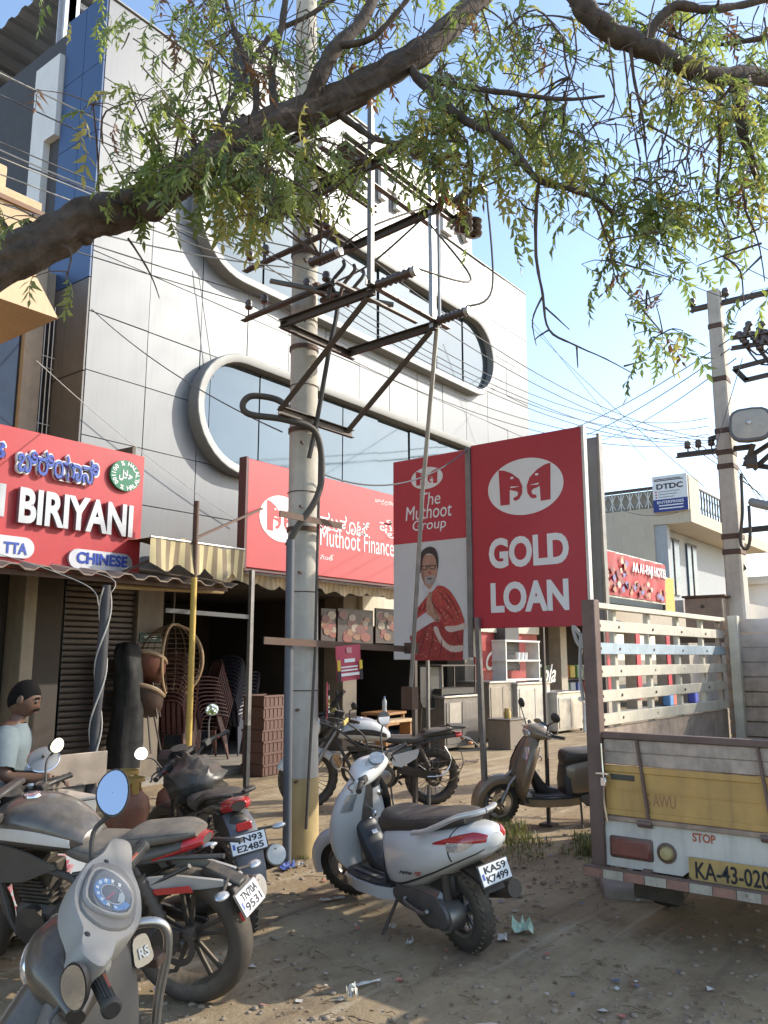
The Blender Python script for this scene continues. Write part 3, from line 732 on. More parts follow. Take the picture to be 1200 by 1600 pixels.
for k, ch in enumerate('100 % HALAL'):
    a = math.pi*(.97-.94*k/10)
    for sg in (1, -1):
        aa = a if sg > 0 else -math.pi*(.95-.9*k/10)
        rr = .80
        MM = F.M(c[0]+w*rr*math.cos(aa), c[1]+h*rr*math.sin(aa), .0395) @ Matrix.Rotation(aa-math.pi/2 if sg > 0 else aa+math.pi/2, 4, 'Z')
        if ch != ' ': obj('lettering', text_mb(ch, None, .05, .002, .02).xf(MM), K['white'], o)
obj('lettering', text_mb('\uFEDD\uFEFC\uFEA3', .17, .12, .003, .03).xf(F.M(c[0], c[1], .0395)), K['white'], o)
# --- finance sign
ms = thing('finance_sign', 'long red finance sign with white oval emblem behind the pole', 'sign', (9.0, 7.5, 3.34))
obj('panel', MB().box(-2.0, 2.4, 0, .1, -.685, .685, .008), M_sign, ms)
obj('frame', MB().box(-2.05, -2.003, -.012, .12, -.7, .7, .004).box(-2.003, 2.4, .02, .12, -.72, -.688), mat('dark sign frame', (.10, .03, .03), .5), ms)
F = Face(ms, 'Y', 7.5, 0)
emblem(F, 441, 811, 34, 36, M_sign)
F.text('Muthoot Finance', 500, 832, 615, 861, M_swh, .003, .0, .001)
F.text('ಮುತೂಟ್', 500, 806, 577, 834, M_swh, .003, .0, .001); F.text('ತ', 556, 829, 567, 838, M_swh, .003, .0, .001)
F.text('ಫೈ', 593, 812, 617, 840, M_swh, .003, .0, .001)
F.text('முத்தூட்', 586, 781, 617, 790, M_swh, .002, .0, .001); F.text('ముత్', 500, 866, 521, 875, M_swh, .002, .0, .001)
fp = thing('sign_post', 'thin steel post under the left end of the finance sign', 'post', (7.06, 7.45, 0))
obj('shaft', MB().box(-.025, .025, -.025, .025, -.05, 2.62), M_post, fp)
obj('base_paint', MB().box(-.027, .027, -.027, .027, -.04, .78), mat('black base paint', (.03, .03, .03), .6, rust=.1), fp)
obj('cross_bar', MB().bar((.02, 0, 2.05), (-1.0, .35, 2.1), .04, .05), M_post, fp)
# --- poster of a greeting man
pb = thing('poster_board', 'tall red and white poster board of a man in a red shawl greeting', 'sign', (7.08, 4.84, 2.61))
obj('panel', MB().box(-.001, .05, -.465, .465, -1.065, 1.055, .004), mat('poster white', (.60, .585, .57), .5, var=.03, dust=.08), pb)
F = Face(pb, 'X', 7.08, -.001)
M_pr = mat('poster red', (.46, .03, .045), .5, var=.06, vs=3, dust=.06)
a0 = F.uv(620, 851)[1]
obj('red_top', MB().box(-.003, -.0015, -.463, .463, a0, 1.052), M_pr, pb)
emblem(Face(pb, 'X', 7.08, -.003), 667, 747, 25, 17, M_pr)
F2 = Face(pb, 'X', 7.08, -.0035)
for t, xl, yt, xr, yb in (('The', 656, 769, 688, 789), ('Muthoot', 634, 788, 706, 810), ('Group', 645, 811, 697, 832)): F2.text(t, xl, yt, xr, yb, M_swh, .002, .0, 0, shear=.12)
q = lambda L: [(380+a/3, 680+b/3) for a, b in L]
pm = {n: mat(n, c, .55, var=v, vs=s) for n, c, v, s in (('print hair', (.045, .03, .025), .4, 30), ('print skin', (.40, .21, .14), .2, 25), ('print beard', (.33, .27, .25), .25, 40), ('print spectacles', (.03, .025, .025), .1, 5), ('print shawl', (.42, .055, .04), .5, 55), ('print shawl dark', (.30, .035, .03), .45, 40), ('print stripe', (.58, .45, .38), .2, 60), ('print kurta', (.55, .52, .51), .1, 12))}
F2.poly(q([(780, 900), (800, 860), (835, 800), (860, 720), (900, 690), (920, 705), (900, 760), (880, 900), (800, 960), (782, 930)]), pm['print kurta'], 'printed_kurta', 0, .0006, 4)
F2.poly(q([(885, 735), (918, 704), (965, 725), (1005, 785), (1028, 840), (1037, 885), (1000, 905), (955, 905), (925, 860), (898, 830), (883, 790)]), pm['print shawl'], 'printed_shawl', .0008, .0006, 4)
F2.poly(q([(797, 850), (815, 815), (845, 775), (872, 748), (880, 775), (866, 820), (835, 845), (800, 870)]), pm['print shawl'], 'printed_shawl', .0008, .0006, 4)
F2.poly(q([(780, 945), (840, 905), (880, 880), (925, 862), (955, 903), (1034, 893), (1032, 960), (1030, 1056), (795, 1056), (793, 990)]), pm['print shawl dark'], 'printed_shawl', .0016, .0006)
F2.poly(q([(946, 897), (1000, 893), (1040, 880), (1041, 905), (1000, 918), (962, 922)]), pm['print stripe'], 'printed_stripe', .0026, .0006, 3)
F2.poly(q([(893, 905), (912, 900), (930, 945), (970, 985), (1030, 985), (1030, 1010), (975, 1015), (925, 975)]), pm['print stripe'], 'printed_stripe', .0026, .0006, 3)
F2.poly(q([(868, 742), (884, 738), (889, 790), (918, 845), (922, 868), (905, 874), (880, 850), (862, 835), (860, 790)]), pm['print skin'], 'printed_hands', .0026, .0006, 4)
F2.poly(q([(848, 690), (895, 680), (905, 700), (880, 722), (858, 712)]), pm['print skin'], 'printed_neck', .0012, .0005, 3)
F2.poly(q([(830, 590), (845, 565), (895, 562), (909, 590), (910, 640), (902, 675), (885, 698), (862, 701), (842, 680), (832, 640)]), pm['print skin'], 'printed_face', .0022, .0005, 5)
F2.poly(q([(825, 642), (823, 600), (829, 560), (848, 534), (878, 522), (903, 535), (915, 575), (914, 620), (909, 628), (905, 592), (893, 562), (866, 554), (850, 566), (841, 590), (836, 615), (833, 642)]), pm['print hair'], 'printed_hair', .003, .0005, 3)
F2.poly(q([(852, 668), (866, 660), (882, 659), (897, 655), (902, 668), (890, 697), (866, 702), (853, 690)]), pm['print beard'], 'printed_beard', .003, .0005, 3)
for a in ((851, 622), (888, 619)):
    F2.poly(q([(a[0]+15*math.cos(t), a[1]+11*math.sin(t)) for t in np.arange(0, 6.2, .5)]), pm['print spectacles'], 'printed_spectacles', .0036, .0004)
    F2.poly(q([(a[0]+11*math.cos(t), a[1]+7*math.sin(t)) for t in np.arange(0, 6.2, .5)]), pm['print skin'], 'printed_eye', .0042, .0003)
F2.poly(q([(830, 613), (905, 609), (905, 614), (830, 618)]), pm['print spectacles'], 'printed_spectacles', .004, .0004)
F2.poly(q([(833, 600), (843, 592), (847, 640), (851, 690), (846, 688), (838, 660)]), mat('print skin shade', (.24, .13, .09), .5), 'printed_cheek', .0028, .0004, 3)
F2.poly(q([(845, 700), (862, 712), (872, 750), (850, 735), (838, 715)]), pm['print kurta'], 'printed_collar', .0024, .0004, 2); F2.poly(q([(903, 682), (912, 700), (885, 735), (880, 722)]), pm['print kurta'], 'printed_collar', .0024, .0004, 2)
for a, b in (((905, 720), (985, 830)), ((940, 725), (1015, 850)), ((890, 790), (950, 880)), ((920, 800), (1000, 880)), ((835, 790), (812, 850)), ((855, 775), (835, 835)), ((860, 890), (815, 1040)), ((890, 890), (870, 1050)), ((930, 950), (915, 1050)), ((985, 1015), (975, 1050)), ((990, 920), (1010, 975)), ((840, 930), (800, 1000))):
    n_ = V3((b[1]-a[1], a[0]-b[0], 0)).normalized()*3.2; mx_ = ((a[0]+b[0])/2+n_.x*2, (a[1]+b[1])/2+n_.y*2)
    F2.poly(q([a, (mx_[0]+n_.x, mx_[1]+n_.y), b, (mx_[0]-n_.x, mx_[1]-n_.y)]), mat('print fold', (.16, .018, .02), .55, var=.3, vs=40), 'printed_fold', .0031, .0004, 3)
for _ in range(70):
    a = (random.uniform(905, 1025), random.uniform(720, 885)) if random.random() < .6 else (random.uniform(805, 920), random.uniform(900, 1045))
    if a[1] < 885 and a[0]-900 > (a[1]-690)*.85: continue
    r_ = random.uniform(3, 6); F2.poly(q([(a[0]+r_*math.cos(t), a[1]+r_*.8*math.sin(t)) for t in np.arange(0, 6.2, 1.05)]), mat('print paisley', (.50, .17, .12), .55, var=.3, vs=60), 'printed_motif', .0029, .0003)
for k in range(4): F2.poly(q([(876+7*k, 752+24*k), (880+7*k, 752+24*k), (893+8*k, 790+22*k), (889+8*k, 792+22*k)]), mat('print skin shade', (.24, .13, .09)), 'printed_finger_line', .0034, .0003)
F2.poly(q([(862, 672), (890, 669), (880, 676), (868, 677)]), pm['print spectacles'], 'printed_mouth', .0038, .0004)
F2.poly(q([(868, 632), (874, 650), (884, 648), (878, 640)]), pm['print shawl dark'], 'printed_nose', .003, .0004)
# --- gold loan board
gb = thing('gold_loan_board', 'big dark red gold loan board with white oval emblem', 'sign', (7.08, 3.72, 2.77))
obj('panel', MB().box(0, .06, -.6, .6, -.925, .925, .005), M_sign2, gb)
obj('frame', MB().box(-.006, .066, -.628, -.602, -.93, .93, .003).box(.062, .09, -.6, .6, -.9, .9), mat('pale sign edge', (.62, .58, .52), .5, var=.1), gb)
obj('back_panel', MB().box(.36, .42, -.6, .6, -.9, .9, .005), mat('sign back sheet', (.16, .17, .19), .5, .3), gb)
obj('back_frame', MB().box(.35, .43, -.628, -.602, -.9, .93, .003), M_post, gb)
F = Face(gb, 'X', 7.08, 0)
emblem(F, 820, 760, 61, 44, M_sign2)
F.text('GOLD', 764, 836, 889, 885, M_swh, .003, .042, .001); F.text('LOAN', 767, 907, 889, 956, M_swh, .003, .042, .001)
obj('side_post', MB().box(-.02, .07, .60, .66, -1.2, .91, .004), M_post, gb)
for nm, lb, x, yv, z1, tilt, mm in (('sign_post', 'leaning front post with its foot in the weeds under the gold loan board', 7.05, 4.2, 1.95, .06, M_post),
        ('sign_post', 'thin dark back post behind the bronze scooter', 7.56, 3.82, 1.95, 0, K['steel_dark']),
        ('sign_post', 'dark back post at the truck end of the gold loan board', 7.56, 3.2, 3.6, 0, K['steel_dark']),
        ('sign_post', 'dark square post beneath the middle of the greeting man poster', 7.56, 5.38, 3.6, 0, K['steel_dark']),
        ('sign_post', 'pale slim post beside the dark one beneath the greeting man poster', 7.7, 5.3, 3.5, 0, M_post)):
    t = thing(nm, lb, 'post', (x, yv, 0)); wd = .03 if nm and 'thin' in lb or 'slim' in lb else .045
    obj('shaft', MB().bar((0, 0, -.1), (0, tilt, z1), wd, wd, (1, 0, 0)), mm, t)
    obj('base_plate', MB().box(-.07, .07, -.07, .07, -.02, .012), K['steel_rust'], t)
# ------------------------------------------------------------------ canopies
M_can = mat('dusty brown tin sheet', (.22, .17, .14), .7, .3, var=.2, streak=.3, dust=.4)
tc_ = thing('tin_canopy', 'dusty corrugated tin canopy under the biriyani sign', 'canopy', (0.5, 7.15, 0))
obj('sheet', corr(0, 6.06, 0, 1.9, 2.38, 2.7, .30, .022, 'y', .012, 5), M_can, tc_, ang=25)
obj('rafter', MB().bar((0, .12, 2.32), (6.0, .12, 2.34), .04, .05).bar((0, 1.2, 2.5), (6.0, 1.2, 2.5), .04, .05), K['steel_rust'], tc_)
obj('bamboo', MB().tube([(4.6, .25, 2.29), (6.1, .3, 2.33)], .03, 8), mat('bamboo', (.36, .26, .13), .6), tc_)
yp_ = thing('canopy_post', 'yellow canopy post with a rusty brown upper end', 'post', (5.9, 7.1, 0))
obj('shaft', MB().cyl((0, 0, -.05), (-.02, 0, 2.42), .032, 10), mat('yellow ochre post', (.55, .36, .07), .55, rust=.1, dust=.15), yp_)
obj('upper_shaft', MB().cyl((-.02, 0, 2.42), (-.025, 0, 3.26), .028, 10), K['steel_rust'], yp_)
obj('stay', MB().bar((-.02, 0, 2.85), (1.35, .4, 3.42), .025, .025).bar((-.02, 0, 2.82), (-.72, .3, 2.44), .03, .03), K['steel_rust'], yp_)
def stripes(name, c1, c2, per):
    m = mat(name, c1, .75, var=.1, vs=3, streak=.15); nt = m.node_tree; N = nt.nodes; Lk = nt.links; b = N['Principled BSDF']
    tc = N.new('ShaderNodeTexCoord'); sx = N.new('ShaderNodeSeparateXYZ'); Lk.new(tc.outputs['Object'], sx.inputs[0])
    mo = N.new('ShaderNodeMath'); mo.operation = 'MODULO'; Lk.new(sx.outputs[0], mo.inputs[0]); mo.inputs[1].default_value = per
    gt = N.new('ShaderNodeMath'); gt.operation = 'GREATER_THAN'; Lk.new(mo.outputs[0], gt.inputs[0]); gt.inputs[1].default_value = per*.5
    x = N.new('ShaderNodeMix'); x.data_type = 'RGBA'; src = b.inputs['Base Color'].links[0].from_socket
    Lk.new(gt.outputs[0], x.inputs[0]); Lk.new(src, x.inputs[6]); x.inputs[7].default_value = (*c2, 1); Lk.new(x.outputs[2], b.inputs['Base Color']); return m
M_str = stripes('striped awning cloth', (.55, .46, .25), (.24, .18, .11), .13)
def awning(name, label, x0, x1, y0, z0, y1, z1, val, m):
    t = thing(name, label, 'awning', (x0, 0, 0)); n = int((x1-x0)/.05); R = []; R2 = []
    for j in range(7):
        f = j/6; R.append([V3(((x1-x0)*i/n, y0+(y1-y0)*f, z0+(z1-z0)*f-.05*math.sin(math.pi*f)+.012*math.sin(i*.9+j)+.02*math.sin(i*.23))) for i in range(n+1)])
    obj('cloth', MB().rings(R, False, False), m, t, ang=180)
    e = R[-1]
    for j in range(4): R2.append([p+V3((0, -.005-.012*j*math.sin(i*.7), -val*j/3*(.72+.28*abs(math.sin(i*.42))))) for i, p in enumerate(e)])
    obj('valance', MB().rings(R2, False, False), m, t, ang=180)
    obj('front_rail', MB().cyl((0, y1, z1), (x1-x0, y1, z1), .014, 8), K['galv'], t)
    return t
awning('striped_awning', 'faded brown and cream striped awning bundled beside the biriyani sign', 5.3, 6.62, 8.5, 2.98, 7.12, 2.80, .36, M_str)
M_str2 = stripes('faded striped awning cloth', (.46, .37, .24), (.36, .28, .18), .09)
awning('striped_awning', 'long faded awning with scalloped cream edge under the finance sign', 6.7, 11.6, 8.9, 2.95, 7.75, 2.62, .16, M_str2)
# ------------------------------------------------------------------ near pole with its switch gear
M_conc = K['concrete']; M_arm = K['steel_dark']
M_porc = mat('brown porcelain', (.06, .035, .03), .25, coat=.4, dust=.25)
PX0, PY0 = 5.13, 4.77
np_ = thing('utility_pole', 'tall concrete pole carrying the rusted switch frame in front of the silver building', 'pole', (PX0, PY0, 0))
P_ = lambda x, y, z: V3((x-PX0, y-PY0, z))
shaft = MB(); Rr = []
for i in range(25):
    z = -.3+9.6*i/24; r_ = .142-.0055*max(0, z); cx, cy = .002*z, .0155*z
    Rr.append([V3((cx+r_*math.cos(2*math.pi*k/28), cy+r_*math.sin(2*math.pi*k/28), z)) for k in range(28)])
shaft.rings(Rr); obj('shaft', shaft, M_conc, np_, ang=60)
pa = mat('yellow ochre pole paint', (.50, .37, .17), .8, var=.15, vs=4, streak=.3)
obj('paint_band', MB().rings([[V3((.0015*z+r_*math.cos(2*math.pi*k/28), .0155*z+r_*math.sin(2*math.pi*k/28), z)) for k in range(28)] for z, r_ in ((-.02, .144), (.3, .1425), (.62, .1405))], caps=False), pa, np_, ang=60)
for zz in (2.63, 3.5, 4.25, 5.15): obj('band', MB().lathe([(.150-.0055*zz, -.02), (.153-.0055*zz, -.02), (.153-.0055*zz, .02), (.150-.0055*zz, .02)], (.002*zz, .0155*zz, zz), 'z', 24, True), K['steel_rust'], np_)
for k in range(9): obj('bolt', MB().cyl((-.12, -.06, .6+.55*k), (-.17, -.085, .6+.55*k), .012, 6), K['steel_rust'], np_)
def channel(a, b, w=.072, dpt=.036): 
    m = MB(); a, b = V3(a), V3(b); m.bar(a, b, .008, w)
    sd = (b-a).normalized().cross(UZ).normalized()
    for s in (-1, 1): m.bar(a+sd*dpt/2+UZ*s*(w/2-.004), b+sd*dpt/2+UZ*s*(w/2-.004), dpt, .007)
    return m
ya = PY0-.17
XA, XB, YO = 4.64, 5.48, 3.69
for z in (3.52, 4.25, 5.32): obj('cross_arm', channel(P_(4.6, ya, z), P_(5.52, ya, z)), M_arm, np_)
for x in (XA, XB):
    obj('cantilever_arm', channel(P_(x, ya+.03, 4.27), P_(x, YO-.05, 4.29)), M_arm, np_)
    obj('brace', MB().angle(P_(x, ya, 3.52), P_(x, YO, 4.24), .055, .007), M_arm, np_)
    obj('cantilever_arm', channel(P_(x, 4.98, 5.26), P_(x, YO-.12, 5.34)), M_arm, np_)
obj('outer_beam', MB().angle(P_(4.58, YO, 4.33), P_(5.68, YO, 4.33), .05, .007), M_post, np_)
obj('outer_beam', channel(P_(4.3, YO, 5.4), P_(5.9, YO, 5.4), .07), M_post, np_)
obj('outer_beam', MB().angle(P_(4.3, YO+.25, 5.42), P_(5.9, YO+.25, 5.42), .05, .007), M_post, np_)
obj('upper_arm', channel(P_(4.75, 4.95, 6.0), P_(4.75, 3.75, 6.04)), M_arm, np_)
obj('upper_arm', channel(P_(5.4, 4.95, 6.0), P_(5.4, 3.75, 6.04)), M_arm, np_)
obj('upper_arm', channel(P_(4.2, 4.72, 5.95), P_(6.0, 4.72, 5.95)), M_arm, np_)
obj('diagonal', MB().angle(P_(4.4, 3.72, 5.4), P_(5.6, 4.7, 5.9), .05, .006), M_arm, np_)
obj('upright', MB().box(*sorted((XA-PX0-.02, XA-PX0+.02)), YO-PY0-.02, YO-PY0+.02, 4.3, 5.9), M_post, np_)
obj('upright', MB().box(XB-PX0-.025, XB-PX0+.025, YO-PY0-.02, YO-PY0+.02, 4.28, 5.75), K['galv'], np_)
obj('upright', MB().cyl(P_(XB+.06, YO-.03, 4.3), P_(XB+.06, YO-.03, 5.8), .014, 8), K['galv'], np_)
# horizontal post insulators with pale end caps
def ribbed(a, b, r, n=7):
    a, b = V3(a), V3(b); pts = []; rr = []
    for i in range(n*2+1):
        pts.append(a+(b-a)*i/(n*2)); rr.append(r if i % 2 else r*.66)
    return MB().tube(pts, rr, 14)
for x, y0, y1, z in ((XA, YO-.06, YO-.40, 4.33), (XB, YO-.05, YO-.33, 4.33), (XA, 4.32, 4.02, 4.72), (XB, YO-.2, YO-.5, 5.36), (XA, YO-.14, YO-.44, 5.38)):
    i = obj('insulator', ribbed(P_(x, y0, z), P_(x, y1, z+.01), .042), M_porc, np_, ang=80)
    obj('end_cap', MB().cyl(P_(x, y1+.01, z+.01), P_(x, y1-.03, z+.01), .036, 12), mat('pale end cap', (.5, .5, .48), .4, .4), i)
obj('support_bar', MB().angle(P_(XA-.03, 4.75, 4.66), P_(XA+.7, 4.0, 4.5), .045, .006), M_post, np_)
obj('support_bar', MB().angle(P_(XA+.05, 4.1, 4.5), P_(XA+.95, 3.95, 4.42), .04, .006), M_post, np_)
# disc strings
for x, y, z in ((5.85, 3.6, 5.28), (6.05, 3.62, 5.33), (4.75, 4.5, 6.1), (5.4, 4.6, 6.12), (5.6, 3.9, 6.0)):
    m = MB()
    for k in range(3): m.lathe([(.02, 0), (.075, .01), (.085, .03), (.045, .05), (.02, .055)], P_(x, y, z+.06*k), 'z', 16)
    obj('disc_insulator', m, M_porc, np_, ang=60)
# low tension arms with pin insulators
def pin(p):
    m = MB(); m.lathe([(.008, -.05), (.008, .02), (.028, .02), (.038, .035), (.03, .055), (.036, .07), (.026, .1), (.0, .108)], p, 'z', 12); return m
LT = []
for z in (5.06, 4.58):
    x = 4.93
    a = obj('cross_arm', MB().angle(P_(x, 5.38, z), P_(x, 4.3, z+.05), .06, .007), M_arm, np_)
    for k, yv in enumerate((5.34, 5.14, 4.62, 4.4)):
        p = P_(x, yv, z+.10); obj('pin_insulator', pin(p), M_porc, a, ang=50); LT.append((x, yv, z+.17))
obj('clamp', MB().box(-.08, .12, -.16, -.1, 4.72, 4.8).box(.02, .10, -.5, -.1, 4.66, 4.70), K['steel_rust'], np_)
for k, (x, y, z) in enumerate(((4.9, 4.35, 4.62), (4.98, 4.3, 4.6), (5.1, 4.3, 4.6))):
    obj('fuse_clip', MB().tube(spline([P_(x, y, z-.1), P_(x+.02, y-.03, z+.05), P_(x+.08, y-.1, z+.18), P_(x+.1, y-.08, z+.25)], 4), .016, 7), [K['black'], K['steel_rust'], M_porc][k], np_)
obj('cable', MB().tube(spline([P_(4.95, 4.4, 4.72), P_(5.02, 4.35, 4.5), P_(4.98, 4.4, 4.1), P_(5.0, 4.55, 3.5), P_(4.97, 4.6, 3.2)], 6), .02, 8), K['black'], np_)
M_cab = mat('dusty black cable', (.045, .04, .036), .6, dust=.3)
obj('cable_loop', MB().tube(spline([P_(4.74, 4.62, 3.58), P_(4.68, 4.72, 3.66), P_(4.55, 4.86, 3.68), P_(4.49, 4.9, 3.60), P_(4.53, 4.86, 3.52), P_(4.7, 4.62, 3.47), P_(4.93, 4.5, 3.4), P_(5.02, 4.5, 3.1), P_(4.98, 4.52, 2.85), P_(4.86, 4.62, 2.6), P_(4.82, 4.68, 2.45)], 8), .027, 10), M_cab, np_)
obj('conduit', MB().tube([P_(4.83, 4.66, 2.5), P_(4.83, 4.65, 1.2), P_(4.84, 4.64, -.05)], .035, 12), mat('blue grey conduit', (.10, .11, .125), .5, dust=.1), np_)
obj('conduit', MB().tube([P_(5.12, 4.615, 3.4), P_(5.1, 4.62, 1.6), P_(5.02, 4.615, .25)], .012, 8), M_cab, np_)
obj('flat_bar', MB().bar(P_(4.62, 4.58, 2.68), P_(5.35, 4.56, 2.67), .012, .05), K['steel_rust'], np_)
obj('flat_bar', MB().bar(P_(4.5, 4.6, 1.69), P_(6.37, 4.58, 1.64), .012, .055), K['steel_rust'], np_)
obj('operating_rod', MB().tube([P_(XB+.02, YO-.03, 4.3), P_(5.9, 4.1, 3.0), P_(6.33, 4.55, 1.25)], .02, 10), K['galv'], np_)
objs('rod_clamp', MB().box(*[6.28-PX0, 6.38-PX0], 4.5-PY0, 4.62-PY0, 1.1, 1.3).box(6.3-PX0, 6.36-PX0, 4.48-PY0, 4.6-PY0, 1.6, 1.7), K['steel_rust'], np_)
# jumper wires on the gear
for a, b, c in (((XA, 4.0, 4.76), (XA+.1, 3.75, 4.9), (XB, 3.7, 5.4)), ((XA, 3.3, 4.38), (5.3, 3.2, 4.5), (5.44, 3.68, 5.2)), ((XB, 3.36, 4.38), (5.72, 3.25, 4.6), (5.75, 3.3, 5.5)), ((5.0, 4.4, 4.7), (5.3, 4.2, 4.95), (XB, 3.8, 5.3))):
    obj('jumper_wire', MB().tube(spline([P_(*a), P_(*b), P_(*c)], 8), .009, 6), M_cab, np_)
wd = MB()
for zz, tw in ((2.1, .02), (2.95, -.02), (3.9, .03), (1.3, .01), (4.5, -.03)): wd.lathe([(.148-.0055*zz, -.004), (.153-.0055*zz, 0), (.148-.0055*zz, .004)], (.002*zz, .0155*zz, zz), 'z', 20)
obj('tie_wire', wd, K['steel_rust'], np_)
# two pink handbills tied to the pole
def handbill(label, loc, rot, w, h):
    t = thing('handbill', label, 'poster', loc, rot)
    obj('sheet', MB().rings([[V3((-w/2+w*i/5, -.003*q-.01*math.sin(i*1.2), z)) for i in range(6)] for q, z in ((0, -h/2), (0, h/2))], False, False), mat('pink handbill', (.47, .06, .10), .6, var=.1), t, ang=180)
    dm = Matrix.Translation((0, -.013, 0)) @ Matrix.Rotation(math.pi/2, 4, 'X')
    def strip(x0, x1, z0, z1, m, nme='print_block'): obj(nme, MB().box(x0*w, x1*w, -.0165, -.0135, z0*h, z1*h), m, t)
    strip(-.5, -.38, -.2, .1, mat('yellow print', (.65, .45, .04), .6)); strip(.38, .5, -.2, .05, mat('yellow print', (.65, .45, .04), .6))
    strip(-.5, -.38, -.5, -.22, K['ink']); strip(.38, .5, -.5, -.22, K['ink'])
    strip(-.22, .2, .02, .12, K['white']); strip(-.36, .3, -.13, -.09, K['white']); strip(-.36, .3, -.22, -.18, K['white']); strip(-.36, .36, -.36, -.28, K['white'])
    strip(-.12, .08, .28, .44, mat('pale pink print', (.6, .3, .3), .6))
    return t
handbill('pink handbill sheet hanging from the flat bar on the pole', (5.42, 4.53, 1.52), (0, rad(-4), rad(-4)), .30, .29)
handbill('narrow pink handbill pasted lower down on the pole', (5.25, 4.615, 1.22), (0, 0, rad(35)), .12, .29)
# ------------------------------------------------------------------ far right pole
QX, QY = 12.0, 3.1
rp = thing('utility_pole', 'weathered concrete pole with a floodlight behind the truck', 'pole', (QX, QY, 0))
Rr = []
for i in range(18):
    z = -.2+7.0*i/17; hw = .168-.009*z
    Rr.append([V3((sx*hw-.012*z, sy*hw*.8, z)) for sx, sy in ((-1, -.8), (-.8, -1), (.8, -1), (1, -.8), (1, .8), (.8, 1), (-.8, 1), (-1, .8))])
obj('shaft', MB().rings(Rr), M_conc, rp, ang=20)
Q_ = lambda px, py, x=QX-.05: onX(px, py, x)-V3((QX, QY, 0))
a = obj('cross_arm', MB().angle(Q_(1080, 489), Q_(1215, 458), .09, .01), M_arm, rp)
for px, py in ((1082, 482), (1134, 466)): obj('pin_insulator', pin(Q_(px, py)).xf(Matrix.Translation(Q_(px, py)) @ Matrix.Scale(1.5, 4) @ Matrix.Translation(-Q_(px, py))), M_porc, a, ang=50)
LTR = []
for (a0, b0), pins in ((((1058, 716), (1176, 702)), (1075, 1092, 1112, 1128)), (((1134, 836), (1215, 828)), ())):
    a = obj('cross_arm', MB().angle(Q_(*a0), Q_(*b0), .08, .01), M_arm, rp)
    for px in pins:
        p = Q_(px, a0[1]-(px-a0[0])*.12-10); obj('pin_insulator', pin(p).xf(Matrix.Translation(p) @ Matrix.Scale(1.4, 4) @ Matrix.Translation(-p)), M_porc, a, ang=50); LTR.append(p+V3((QX, QY, .1)))
for L_ in (((1143, 532), (1212, 520)), ((1143, 548), (1205, 538)), ((1146, 580), (1215, 562)), ((1164, 598), (1215, 586)), ((1146, 580), (1164, 598)), ((1165, 722), (1215, 690)), ((1180, 736), (1215, 705)), ((1160, 728), (1215, 736)), ((1140, 860), (1160, 893)), ((1108, 690), (1180, 668))): obj('bracket', MB().angle(Q_(*L_[0]), Q_(*L_[1]), .07, .01), M_arm, rp)
for yy in (508, 592, 672, 706, 728, 838, 862): 
    p = Q_(1158 if yy > 600 else 1148, yy, QX); zz = p.z; hw = .176-.009*zz
    obj('band', MB().box(-hw-.012*zz, hw-.012*zz, -hw*.82, hw*.82, zz-.05, zz+.03, .01), K['steel_rust'], rp)
for k, (px, py) in enumerate(((1152, 520), (1160, 535), (1172, 520), (1180, 535), (1190, 520), (1186, 548))):
    p = Q_(px, py); obj('insulator', ribbed(p, p+V3((.0, -.12, .28 if k % 2 else -.2)), .06, 4), M_porc, rp, ang=70)
    obj('jumper_wire', MB().tube(spline([p, p+V3((0, -.3, -.4)), p+V3((0, -.7, .2))], 5), .014, 6), M_cab, rp)
obj('cable', MB().tube(spline([Q_(1158, 740, QX-.25), Q_(1160, 800, QX-.25), Q_(1157, 845, QX-.25), Q_(1166, 858, QX-.25), Q_(1172, 840, QX-.25), Q_(1170, 790, QX-.25)], 6), .022, 8), M_cab, rp)
fl = thing('floodlight', 'round faced beige floodlight on the far pole', 'lamp', Q_(1180, 670)+V3((QX-.25, QY, 0)), (0, rad(20), rad(12)))
obj('housing', MB().rings([[V3((d, w*math.copysign(abs(math.cos(t))**.6, math.cos(t)), w*math.copysign(abs(math.sin(t))**.6, math.sin(t)))) for t in np.arange(0, 6.28, .4)] for d, w in ((.25, .08), (.2, .16), (.06, .25), (0, .27), (-.03, .27))]), mat('dark lamp housing', (.13, .12, .11), .6, dust=.2), fl)
obj('lens', MB().rings([[V3((d, w*math.copysign(abs(math.cos(t))**.6, math.cos(t)), w*math.copysign(abs(math.sin(t))**.6, math.sin(t)))) for t in np.arange(0, 6.28, .4)] for d, w in ((-.031, .235), (-.05, .15), (-.055, .01))]), mat('dusty lamp glass', (.50, .43, .33), .35, var=.12), fl, ang=60)
obj('bulb', MB().ball((-.055, .02, .0), .035), K['lens_clear'], fl)
obj('bracket', MB().bar((.1, -.02, -.25), (.3, .1, -.45), .06, .04).box(.2, .32, -.05, .1, -.5, -.35), M_arm, fl)
tb = thing('meter_box', 'rusty brown distribution box strapped low on the far pole', 'box', (11.75, 3.35, 2.15))
obj('cabinet', MB().box(-.2, .2, -.16, .34, -.22, .22, .015), mat('rust brown cabinet', (.27, .215, .17), .7, var=.2, rust=.1), tb)
obj('lid', MB().box(-.23, .23, -.2, .37, .22, .25, .01), K['steel_rust'], tb); obj('knob', MB().ball((-.21, .1, .1), .025), K['steel_dark'], tb)
obj('bracket', MB().bar((0, -.9, -.34), (0, .5, -.34), .1, .08).bar((0, .2, -.34), (0, .2, -.9), .06, .06), M_arm, tb)
sl = thing('street_lamp', 'grey street lamp head poking in from the right edge', 'lamp', Q_(1195, 790)+V3((QX, QY, 0)))
